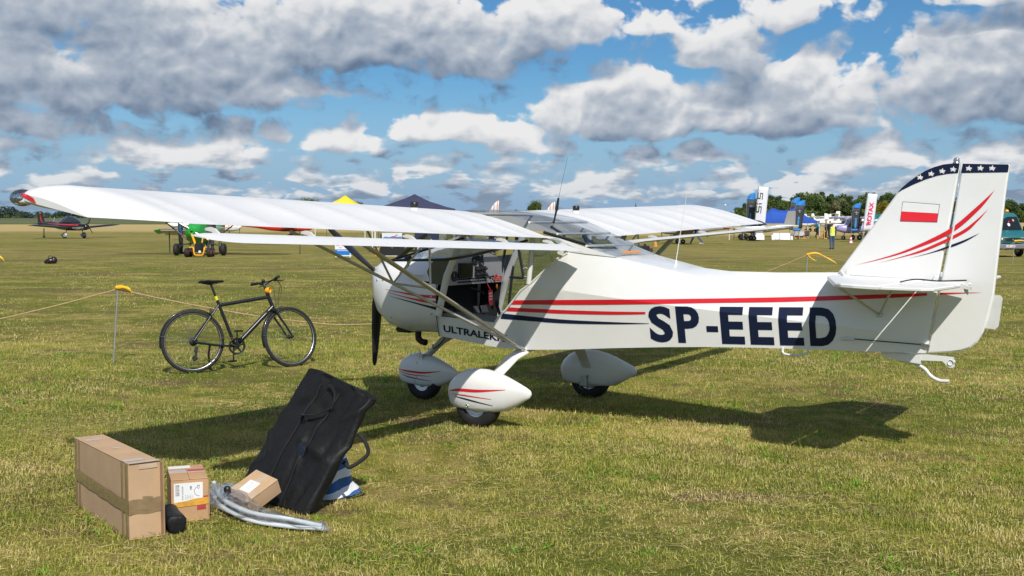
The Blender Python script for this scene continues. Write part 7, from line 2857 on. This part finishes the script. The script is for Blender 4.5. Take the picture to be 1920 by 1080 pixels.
def banner(label, loc, h0, h1, w_, lean, rz, group=None):
    B_ = thing('banner_flag', label, 'flag', loc, rz)
    MB().tube([(-w_ / 2 - .03, 0, 0), (-w_ / 2 - .03 + lean * .5, 0, (h0 + h1) / 2), (-w_ / 2 - .03 + lean, 0, h1 + .02)], .025, 6).build('pole', M['alu'], B_)
    V, F_ = [], []
    for i in range(13):
        t = i / 12
        for q in range(7):
            u = q / 6
            V.append((-w_ / 2 + lean * t + w_ * u * (1 - .04 * t) + .03 * math.sin(t * 3) * u, .04 * math.sin(u * 5 + t * 4), h0 + (h1 - h0) * t - .06 * u * t))
    for i in range(12):
        for q in range(6):
            F_.append((i * 7 + q, i * 7 + q + 1, i * 7 + 8 + q, i * 7 + 7 + q))
    b = MB()
    b.add(V, F_, True)
    o = b.build('banner_cloth', flag_white, B_, fix=False)
    o.modifiers.new('cloth_thickness', 'SOLIDIFY').thickness = .008
    return B_


b1 = banner('tall white banner with black vertical letters at the far wing tip', pt(1423, 446, 116), .9, 5.14, 1.02, .42, R(0))
# angular letters S I S set on their side, reading upwards
lt = MB()
def stroke(poly, fr_):
    for a, c in zip(poly, poly[1:]):
        a, c = Vector((*a, 0)), Vector((*c, 0))
        d = (c - a).normalized() * .03
        n_ = Vector((-d.y, d.x, 0)) * 1.25
        lt.add([fr_(*(p.x, p.y)) for p in (a - d + n_, a - d - n_, c + d - n_, c + d + n_)], [(0, 1, 2, 3)])
for kind_, z0 in (('S', 2.52), ('i', 3.38), ('S', 3.84)):
    # letter space: a along the reading direction (up the banner), b across it (to the left)
    fr_ = lambda a, b, z0=z0: Vector((.40 - b + (z0 + a - .9) / 4.24 * .42 - .36, -.055, z0 + a * 1.15))
    if kind_ == 'S':
        stroke([(.02, .08), (.52, .08), (.56, .30), (.10, .30), (.14, .54), (.60, .54)][::1], lambda a, b, f=fr_: f(a, b))
    else:
        stroke([(.05, .08), (.05, .36)], fr_)
        stroke([(.08, .50), (.08, .56)], fr_)
tag(lt.build('lettering', ink, b1), kind='stuff')
b4 = banner('white banner with red vertical lettering behind the large fin', pt(1626, 446, 98), .95, 4.10, .84, .40, R(0))
lt = MB()
V, F = text_mesh('ROTAX', 1.0, .035)
x0, x1 = min(p[0] for p in V), max(p[0] for p in V)
y0, y1 = min(p[1] for p in V), max(p[1] for p in V)
lt.add([((-(p[1] - y0) / (y1 - y0) + .5) * .38 + ((p[0] - x0) / (x1 - x0) * 1.89 + .53) / 3.15 * .40, -.055, 1.48 + (p[0] - x0) / (x1 - x0) * 1.89) for p in V], F)
tag(lt.build('lettering', mat('crimson_ink', (.70, .012, .10), .5, var=0), b4), kind='stuff')
# orange and white striped feather flags behind the roof window
fl_or = mat('flag_orange', (.75, .28, .05), .6, var=.05)
for px_, lab in ((925, 'orange and white striped feather flag left of the round tree'), (1030, 'orange and white striped feather flag in front of the round tree')):
    d_ = 92
    T = thing('feather_flag', lab, 'flag', pt(px_, 0, d_), 0, 'orange striped feather flags')
    MB().tube([(.36, 0, 0), (.40, 0, 1.6), (.46, 0, 2.82)], .022, 6).build('pole', M['alu'], T)
    T.scale = (1, 1, 1.13)
    edges = [0, .16, .24, .44, .52, .78, .88, 1.0]
    def pnt(u, v):
        # u from the mast side (1) to the outer edge (0), v up
        top_ = 1.55 + 1.25 * math.sin(min(1, .15 + .85 * u) * math.pi / 2) ** .8
        xr = .40 + .06 * v
        xl = -.42 + .08 * v ** 2
        return (xl + (xr - xl) * u, .02 * math.sin(u * 6), .55 + (top_ - .55) * v)
    for i, (a, c) in enumerate(zip(edges, edges[1:])):
        b = MB()
        V, F_ = [], []
        for j in range(9):
            V += [pnt(a, j / 8), pnt(c, j / 8)]
        for j in range(8):
            F_.append((2 * j, 2 * j + 1, 2 * j + 3, 2 * j + 2))
        b.add(V, F_, True)
        o = b.build('stripe_panel', fl_or if i % 2 else flag_white, T, fix=False)
        o.modifiers.new('cloth_thickness', 'SOLIDIFY').thickness = .006
# small orange things in the gap beneath the near wing
for px_, d_, m_, h_, lab in ((639, 70, 'red', .5, 'small red cone far beyond the near wing gap'), (1229, 82, 'red', .6, 'small red cone under the far wing gap')):
    b = MB()
    b.lathe([(.12, .03), (.03, h_), (0, h_)], (0, 0, 0), (0, 0, 1), 12)
    b.box((0, 0, .015), (.3, .3, .03))
    o = tag(b.build('traffic_cone', M['orange']), lab, 'cone')
    o.location = pt(px_, 0, d_)

# ---- teal van at the right edge
VN = thing('van', 'teal van with an amber roof beacon at the right edge', 'van', pt(1893, 478, 59.5) + Vector((.25, 0, 0)), R(8))
teal = mat('van_paint', (.010, .130, .145), .3, var=.04, coat=.5)
# x right, y away; front at y = 0; width about 1.9, height 2.3
b = MB()
rows = []
for y, z0, z1, hw0, hw1 in ((.02, .52, .98, .90, .86), (.10, .42, 1.08, .95, .90), (.62, .36, 1.32, .97, .90), (.72, .36, 1.36, .97, .885), (1.12, .36, 2.12, .97, .80), (1.35, .36, 2.26, .97, .79), (2.6, .36, 2.32, .97, .80), (4.9, .36, 2.30, .97, .80), (5.0, .40, 2.2, .95, .78)):
    zc = min(z1 - .04, 1.30)
    rows.append([Vector((-hw0, y, z0)), Vector((-hw0 - .01, y, (z0 + zc) / 2)), Vector((-hw0 + .01, y, zc)), Vector((-hw1, y, z1 - .05)), Vector((-hw1 + .08, y, z1)), Vector((0, y, z1 + .03)),
                 Vector((hw1 - .08, y, z1)), Vector((hw1, y, z1 - .05)), Vector((hw0 - .01, y, zc)), Vector((hw0 + .01, y, (z0 + zc) / 2)), Vector((hw0, y, z0))])
b.loft(rows, smooth=False)
b.build('body', teal, VN)
wsb = MB()
p0 = [(-.80, .715, 1.395), (.80, .715, 1.395), (.735, 1.10, 2.06), (-.735, 1.10, 2.06)]
nrm = Vector((0, -.87, .49))
wsb.add([tuple(Vector(p) + nrm * .02) for p in p0] + [tuple(Vector(p) + nrm * .002) for p in p0], [(0, 1, 2, 3), (0, 1, 5, 4), (1, 2, 6, 5), (2, 3, 7, 6), (3, 0, 4, 7)])
wso = wsb.build('windscreen', mat('van_glass', (.012, .014, .016), .05, var=.1, coat=.6), VN)
for s in (-1, 1):
    w_ = MB()
    w_.add([(s * .975, 1.05, 1.36), (s * .975, 1.95, 1.36), (s * .825, 1.95, 2.08), (s * .815, 1.28, 2.08)], [(0, 1, 2, 3)])
    o = w_.build('side_window', AM['dark_glass'], VN)
    o.modifiers.new('pane_thickness', 'SOLIDIFY').thickness = .02
    MB().box((s * 1.10, .95, 1.45), (.16, .10, .26), b=.03).build('wing_mirror', M['black'], VN)
    hl = MB()
    hl.box((s * .62, .045, .90), (.40, .06, .17), b=.03)
    ho = hl.build('headlight', mat('lamp_glass', (.10, .11, .11), .08, var=.2, coat=.8), VN)
    MB().lathe([(.06, 0), (.05, .01), (0, .012)], (s * .66, .012, .90), (0, -1, 0), 14).build('reflector', M['steel'], ho)
    MB().box((s * .86, .06, .89), (.12, .08, .18), b=.03).build('indicator', mat('clear_lamp', (.55, .55, .52), .15, var=.1, coat=.6), VN)
    for y in (1.0, 4.1):
        w_ = MB()
        w_.lathe([(.10, -.09), (.27, -.10), (.33, -.07), (.33, .07), (.27, .10), (.10, .09)], (s * .86, y, .33), (1, 0, 0), 22)
        wo_ = w_.build('wheel', M['rubber'], VN)
        MB().lathe([(0, -.095), (.12, -.09), (.20, -.102), (.20, .102), (.12, .09), (0, .095)], (s * .86, y, .33), (1, 0, 0), 18).build('rim', M['alu'], wo_)
        MB().torus((s * .965, y, .36), .38, .025, (1, 0, 0), 20, 6, a0=-1.5, a1=1.5).build('wheel_arch', M['black'], VN)
    MB().ball((s * .985, 1.35, .95), (.012, .05, .03), 8, 6).build('side_marker', M['orange'], VN)
bp_ = MB()
bp_.box((0, .0, .54), (1.90, .16, .26), b=.05)
bp_.build('bumper', mat('grey_bumper', (.16, .16, .17), .6, var=.06), VN)
gr = MB()
gr.box((0, .04, .90), (1.86, .04, .235), b=.02)
go_ = gr.build('grille_surround', mat('grille_grey', (.30, .31, .31), .5), VN)
for i in range(5):
    MB().box((-.10, .012, .82 + i * .038), (.86, .02, .018), b=.004).build('grille_bar', M['black'], go_)
MB().torus((-.10, .0, .90), .045, .008, (0, 1, 0), 18, 6).build('badge', M['steel'], go_)
MB().box((0, .012, .72), (1.3, .03, .05), b=.01).build('air_slot', M['black'], VN)
pl = MB()
pl.box((-.28, -.085, .56), (.52, .012, .11), b=.004)
po = pl.build('number_plate', label_m, VN)
c = MB()
add_text(c, 'WPI 1X09', lambda a, b: Vector((-.26 + a, -.0925, .525 + b)), .07, width=.40, bold=.02)
tag(c.build('lettering', ink, po), kind='stuff')
MB().box((-.52, -.092, .56), (.035, .003, .10)).build('plate_band', blue_print, po)
for a, c_ in ((-.5, .1), (.12, .62)):
    MB().tube([(a, .69, 1.38), (c_, .74, 1.46)], .012, 6).build('wiper', M['black'], VN)
bk = MB()
bk.lathe([(.11, 0), (.11, .03)], (.42, 1.5, 2.30), (0, 0, 1), 16)
bo = bk.build('roof_beacon', M['black'], VN)
MB().lathe([(.10, .03), (.10, .11), (.06, .14), (0, .145)], (.42, 1.5, 2.30), (0, 0, 1), 16).build('beacon_lens', mat('amber_lens', (.85, .35, .02), .2, var=0), bo)
MB().tube([(-.35, 1.3, 2.28), (-.37, 1.4, 2.40)], .008, 6).build('aerial', M['black'], VN)
# what shows behind the windscreen: the driver's vest, a dash lamp
for nm, c_, s_, m_ in (('driver_vest', (.42, .86, 1.60), (.20, .05, .20), 'hivis'), ('passenger_shirt', (.16, .86, 1.66), (.16, .05, .2), 'white_cloth'), ('red_cap', (.20, .93, 1.82), (.12, .05, .07), 'red'), ('driver_face', (.46, .97, 1.88), (.13, .05, .16), 'skin'), ('dash_lamp', (-.28, .80, 1.54), (.08, .05, .08), 'orange'), ('blue_cloth', (-.55, .73, 1.42), (.2, .05, .12), 'cyan_cloth')):
    o = Vector((0, -.87, .49)) * .012
    MB().ball(Vector(c_) + Vector((0, -.01, 0)), (s_[0] / 2, .03, s_[2] / 2), 10, 8, Matrix.Rotation(R(-30), 3, 'X')).build(nm, M[m_], VN)

# ================================================================== TREES, WOODS, STEEPLE
def leaf_mat(name, c0, c1):
    m = bpy.data.materials.new(name)
    m.use_nodes = True
    t = m.node_tree
    k = NT(t)
    p = t.nodes['Principled BSDF']
    oi = k.n('ShaderNodeObjectInfo')
    at = k.n('ShaderNodeAttribute')
    at.attribute_name = 'shade'
    co = k.n('ShaderNodeTexCoord').outputs['Object']
    f = k.m('ADD', k.m('MULTIPLY', at.outputs['Fac'], .55), k.m('MULTIPLY', oi.outputs['Random'], .45))
    col = k.mix(k.m('MULTIPLY_ADD', k.m('SUBTRACT', k.noise(co, .9, 2.0), .5), .5, f), (*c0, 1), (*c1, 1))
    k.put(p.inputs['Base Color'], col)
    p.inputs['Roughness'].default_value = .65
    p.inputs['Specular IOR Level'].default_value = .2
    tl = k.n('ShaderNodeBsdfTranslucent')
    k.put(tl.inputs[0], col)
    mx = k.n('ShaderNodeMixShader')
    mx.inputs[0].default_value = .22
    t.links.new(p.outputs[0], mx.inputs[1])
    t.links.new(tl.outputs[0], mx.inputs[2])
    t.links.new(mx.outputs[0], t.nodes['Material Output'].inputs[0])
    return m


LEAF = {'dark': leaf_mat('dark_leaves', (.036, .068, .018), (.085, .130, .034)), 'mid': leaf_mat('mid_leaves', (.060, .100, .022), (.120, .165, .042)),
        'pale': leaf_mat('pale_leaves', (.12, .135, .055), (.22, .215, .11)), 'gold': leaf_mat('golden_leaves', (.16, .15, .016), (.27, .22, .03)),
        'far': leaf_mat('haze_blue_leaves', (.030, .055, .045), (.055, .085, .062))}  # the last leaf colour has the blue of distant haze mixed in
bark = mat('bark', (.075, .055, .04), .9, var=.25)


def crown_mesh(name, seed, rx, rz_, zc, leaves, size, clumps, m, conical=0.0):
    r_ = np.random.default_rng(seed)
    cs = []
    for i in range(clumps):
        while True:
            p = r_.uniform(-1, 1, 3)
            if .25 < np.linalg.norm(p) < 1:
                break
        s = (1 - conical * (p[2] * .5 + .5))
        cs.append((p[0] * rx * .82 * s, p[1] * rx * .82 * s, zc + p[2] * rz_ * .85, r_.uniform(.28, .5) * rx * (.6 + .4 * s)))
    V, F, sh = [], [], []
    per = leaves // clumps
    for (cx_, cy_, cz_, cr_) in cs:
        tone = r_.uniform(0, 1)
        for _ in range(per):
            d = r_.normal(0, 1, 3)
            d /= np.linalg.norm(d)
            c = np.array((cx_, cy_, cz_)) + d * cr_ * r_.uniform(.55, 1.08) * np.array((1, 1, .82))
            u = r_.normal(0, 1, 3)
            u /= np.linalg.norm(u)
            n = d + r_.normal(0, .5, 3)
            v = np.cross(n, u)
            v /= max(1e-6, np.linalg.norm(v))
            u = np.cross(v, n)
            u /= max(1e-6, np.linalg.norm(u))
            s = size * r_.uniform(.6, 1.3)
            o = len(V)
            V += [tuple(c - u * s), tuple(c - v * s * .7), tuple(c + u * s), tuple(c + v * s * .7)]
            F.append((o, o + 1, o + 2, o + 3))
            sh += [tone * .7 + r_.uniform(0, .3)] * 4
    me = bpy.data.meshes.new(name)
    me.from_pydata(V, [], F)
    at_ = me.attributes.new('shade', 'FLOAT', 'POINT')
    at_.data.foreach_set('value', sh)
    me.materials.append(m)
    return me


def trunk_mesh(h, r_, seed):
    rr = random.Random(seed)
    b = MB()
    b.tube(spline([(0, 0, -.3), (rr.uniform(-.1, .1), rr.uniform(-.1, .1), h * .35), (rr.uniform(-.3, .3), 0, h * .7), (0, 0, h)]), [r_ * (1 - .8 * i / 24) for i in range(25)], 8)
    for i in range(6):
        a = rr.uniform(0, 6.28)
        z = h * rr.uniform(.35, .75)
        b.tube([(0, 0, z), (math.cos(a) * h * .16, math.sin(a) * h * .16, z + h * .14), (math.cos(a) * h * .26, math.sin(a) * h * .26, z + h * .30)], [r_ * .4, r_ * .25, r_ * .1], 6)
    me = b.mesh('trunk')
    me.materials.append(bark)
    return me


KINDS = {}
for nm, lf, seeds, rx, rz_, h, con, nlv, cl in (('broad', 'mid', (1, 2, 3), 3.6, 4.4, 12.0, .15, 2600, 38), ('tall', 'dark', (4, 5, 6), 2.9, 5.6, 13.5, .35, 2600, 40), ('pale', 'pale', (7, 8), 3.4, 4.2, 12.0, .2, 2600, 36), ('gold', 'gold', (9,), 3.6, 4.0, 10.5, .2, 2600, 34)):
    KINDS[nm] = [(crown_mesh('crown', s, rx, rz_, h - rz_ * 1.05, nlv, .34, cl, LEAF[lf], con), trunk_mesh(h * .8, .28, s)) for s in seeds]


def tree(kind_, label, x, y, s, rz, group=None, z=None, name='tree'):
    cm_, tm = random.choice(KINDS[kind_])
    T = thing(name, label, 'tree', (x, y, ground_z(x, y) if z is None else z), rz, group)
    link('crown', cm_, T)
    link('trunk', tm, T)
    T.scale = (s * random.uniform(.9, 1.1), s * random.uniform(.9, 1.1), s)
    return T


# the wood edge on the right: top line read from the photograph as image height above the horizon per column
TOPS = [(1385, 27), (1400, 31), (1420, 40), (1440, 44), (1460, 46), (1480, 48), (1500, 48), (1515, 55), (1530, 51), (1550, 46), (1575, 48), (1600, 48), (1625, 49), (1650, 50), (1680, 48), (1720, 46), (1770, 42), (1820, 38), (1870, 36), (1895, 38), (1915, 33), (1950, 34), (2000, 30), (2060, 32)]


def top_at(px_):
    for (a, h0), (b, h1) in zip(TOPS, TOPS[1:]):
        if a <= px_ <= b:
            return h0 + (h1 - h0) * (px_ - a) / (b - a)
    return 30


LBL = {'broad': 'mid green broadleaf tree in the wood edge ', 'tall': 'dark green slender tree in the wood edge ', 'pale': 'pale flowering tree in the wood edge '}


def where(q):
    for lim, txt in ((1412, 'left of the tall white banner'), (1440, 'behind the tall white banner'), (1478, 'above the left peak of the blue tent'), (1512, 'behind the two dark flags'), (1545, 'above the person in cyan'),
                     (1575, 'above the person in the yellow vest'), (1612, 'behind the flag beside the lavender aircraft'), (1645, 'behind the red lettered banner'), (1700, 'beside the sloping fin edge'), (1868, 'hidden behind the large fin'),
                     (1925, 'above the teal van')):
        if q < lim:
            return txt
    return 'beyond the right edge of the photo'

px_ = 1378.0
i = 0
while px_ < 2060:
    for row, (d_, hk) in enumerate(((430, .78), (455, .95), (480, 1.05))):
        q = px_ + random.uniform(-6, 6) + row * 5
        kind_ = ('tall', 'broad', 'broad', 'tall', 'tall')[(i + row * 2) % 5]
        if abs(q - 1566) < 9 and row < 2 or abs(q - 1535) < 6 and row == 1:
            kind_ = 'pale'
        top_m = top_at(max(1385, min(2055, q))) * d_ / 2181.6 * hk * random.uniform(.90, 1.06) + 2.1
        base_h = 13.0 if kind_ != 'tall' else 14.2
        tree(kind_, LBL[kind_] + where(q), (q - 960) / 2181.6 * d_, d_ + random.uniform(-8, 8), top_m / base_h, random.uniform(0, 6.28), 'trees of the wood edge')
    px_ += random.uniform(13, 18)
    i += 1
tree('gold', 'golden yellow tree in the wood edge beside the red lettered banner', (1657 - 960) / 2181.6 * 410, 410, .78, 1.0)
# understorey that closes the wood below the crowns
us = MB()
ucr = []
for s in range(60):
    q = 1380 + s * 11.5
    d_ = 425 + random.uniform(-6, 30)
    ucr.append(((q - 960) / 2181.6 * d_, d_, random.uniform(2.0, 3.4)))
me_all = []
V, F, sh = [], [], []
for (x, y, r_) in ucr:
    for _ in range(160):
        d = rng.normal(0, 1, 3)
        d /= np.linalg.norm(d)
        c = np.array((x, y, ground_z(x, y) + r_ * .6)) + d * np.array((r_ * 1.2, r_ * .8, r_ * .9)) * rng.uniform(.7, 1.05)
        u = rng.normal(0, 1, 3) * .38
        v = np.cross(u, d) * 1.0
        o = len(V)
        V += [tuple(c - u), tuple(c - v), tuple(c + u), tuple(c + v)]
        F.append((o, o + 1, o + 2, o + 3))
        sh += [rng.uniform(0, .7)] * 4
me = bpy.data.meshes.new('understorey')
me.from_pydata(V, [], F)
at_ = me.attributes.new('shade', 'FLOAT', 'POINT')
at_.data.foreach_set('value', sh)
me.materials.append(LEAF['mid'])
tag(link('understorey', me), 'dense undergrowth along the foot of the wood', kind='stuff')

# single trees on the horizon
KINDS['round'] = [(crown_mesh('crown', 21, 4.6, 4.4, 8.2, 2600, .40, 40, LEAF['mid'], 0.0), trunk_mesh(8, .3, 21))]
KINDS['poplar'] = [(crown_mesh('crown', 22, 1.4, 4.6, 6.0, 1500, .30, 26, LEAF['far'], .3), trunk_mesh(8, .2, 22))]
for px_, d_, s, kd, lab in ((1003, 520, .74, 'round', 'round green tree on the horizon between the orange striped flags'), (1036, 560, .62, 'round', 'smaller round tree behind the right orange striped flag'),
                            (968, 640, .66, 'poplar', 'slim poplar alone on the horizon left of the round tree'), (977, 680, .60, 'poplar', 'left slim poplar of a trio beside the round tree'), (982, 690, .54, 'poplar', 'middle slim poplar of a trio beside the round tree'), (987, 680, .66, 'poplar', 'right slim poplar of a trio beside the round tree'),
                            (1118, 600, .50, 'round', 'low dark tree on the horizon behind the far fuel cap'), (1068, 900, .42, 'round', 'low tree on the horizon right of the aerial'), (1080, 900, .36, 'round', 'lowest tree on the horizon right of the aerial'), (1207, 800, .35, 'round', 'small tree on the horizon right of the steeple'),
                            (576, 500, .80, 'round', 'tree top showing above the near wing left of the yellow tent'), (672, 520, .70, 'round', 'tree top showing above the near wing right of the yellow tent'), (586, 505, .76, 'round', 'second tree top above the near wing left of the yellow tent')):
    tree(kd, lab, (px_ - 960) / 2181.6 * d_, d_, s, random.uniform(0, 6), z=-.3)

# low woods along the horizon, too far to tell the trees apart
def woods(name, label, px0, px1, d_, h_fn, seed, m, dens=1.0, zb=-.4):
    r_ = np.random.default_rng(seed)
    V, F, sh = [], [], []
    x0, x1 = (px0 - 960) / 2181.6 * d_, (px1 - 960) / 2181.6 * d_
    n = int((x1 - x0) / 4.2 * dens)
    low_fill = n
    for i in range(n):
        x = x0 + (x1 - x0) * (i + r_.uniform(0, 1)) / n
        pxx = 960 + x / d_ * 2181.6
        H = h_fn(pxx) * d_ / 2181.6
        rr = max(2.0, H * r_.uniform(.24, .42))
        yy = d_ + r_.uniform(-20, 20)
        zc_ = H * (r_.uniform(.0, .55) if i % 2 else r_.uniform(.55, .95)) - rr * .35
        tone = r_.uniform(0, .8)
        for _ in range(34):
            d = r_.normal(0, 1, 3)
            d /= np.linalg.norm(d)
            c = np.array((x, yy, zb + max(.4, zc_))) + d * rr * np.array((1.15, .8, .85)) * r_.uniform(.7, 1.05)
            u = r_.normal(0, 1, 3)
            u = u / np.linalg.norm(u) * rr * .30
            v = np.cross(u, d)
            o = len(V)
            V += [tuple(c - u), tuple(c - v), tuple(c + u), tuple(c + v)]
            F.append((o, o + 1, o + 2, o + 3))
            sh += [tone + r_.uniform(0, .2)] * 4
        # a solid heart, so that the wood has no holes
    me = bpy.data.meshes.new(name)
    me.from_pydata(V, [], F)
    at_ = me.attributes.new('shade', 'FLOAT', 'POINT')
    at_.data.foreach_set('value', sh)
    me.materials.append(m)
    return tag(link(name, me), label, kind='stuff')


def hl(px_):
    return 15 + 4 * math.sin(px_ * .045 + 1) + 3 * math.sin(px_ * .11) - max(0, px_ - 60) * .022


woods('distant_woods', 'bluish dark woods along the horizon on the left', -120, 330, 1150, hl, 31, LEAF['far'], 9.0, zb=.2)
woods('distant_woods', 'thin line of far woods along the horizon in the middle', 330, 1390, 1500, lambda p: 6.5 + 2.5 * math.sin(p * .03) + 1.5 * math.sin(p * .083), 32, LEAF['far'], 5.0, zb=0.0)
woods('field_bushes', 'green bushes at the foot of the left woods', -60, 150, 900, lambda p: 5.5 + 2.5 * math.sin(p * .13), 33, LEAF['mid'], .8, zb=.4)
# church steeple and a lamp mast on the horizon
SP = thing('church_steeple', 'slender dark church steeple on the horizon above the far wing', 'steeple', ((1191.5 - 960) / 2181.6 * 1900, 1900, -.4))
stone = mat('dark_brick', (.12, .075, .06), .8, var=.15)
MB().box((0, 0, 7.0), (4.6, 4.6, 14.0)).build('tower', stone, SP)
for s in (-1, 1):
    MB().box((s * 1.1, -2.32, 10.5), (.9, .1, 2.2)).build('louvre', M['black'], SP)
slate = mat('slate', (.03, .035, .042), .6, var=.1)
MB().lathe([(3.3, 14.0), (3.0, 15.2), (1.5, 17.0), (1.25, 19.0), (1.5, 19.3), (.5, 21.5), (.12, 26.5), (0, 27.5)], (0, 0, 0), (0, 0, 1), 8, smooth=False).build('spire', slate, SP)
MP = thing('lamp_mast', 'thin lamp mast with a white head above the far wing', 'mast', pt(1359, 0, 210))
MB().tube([(0, 0, 0), (0, 0, 4.1)], [.06, .04], 8).build('pole', M['galv'], MP)
MB().ball((0, 0, 4.25), (.19, .19, .2), 12, 8).build('lamp_head', M['white_metal'], MP)
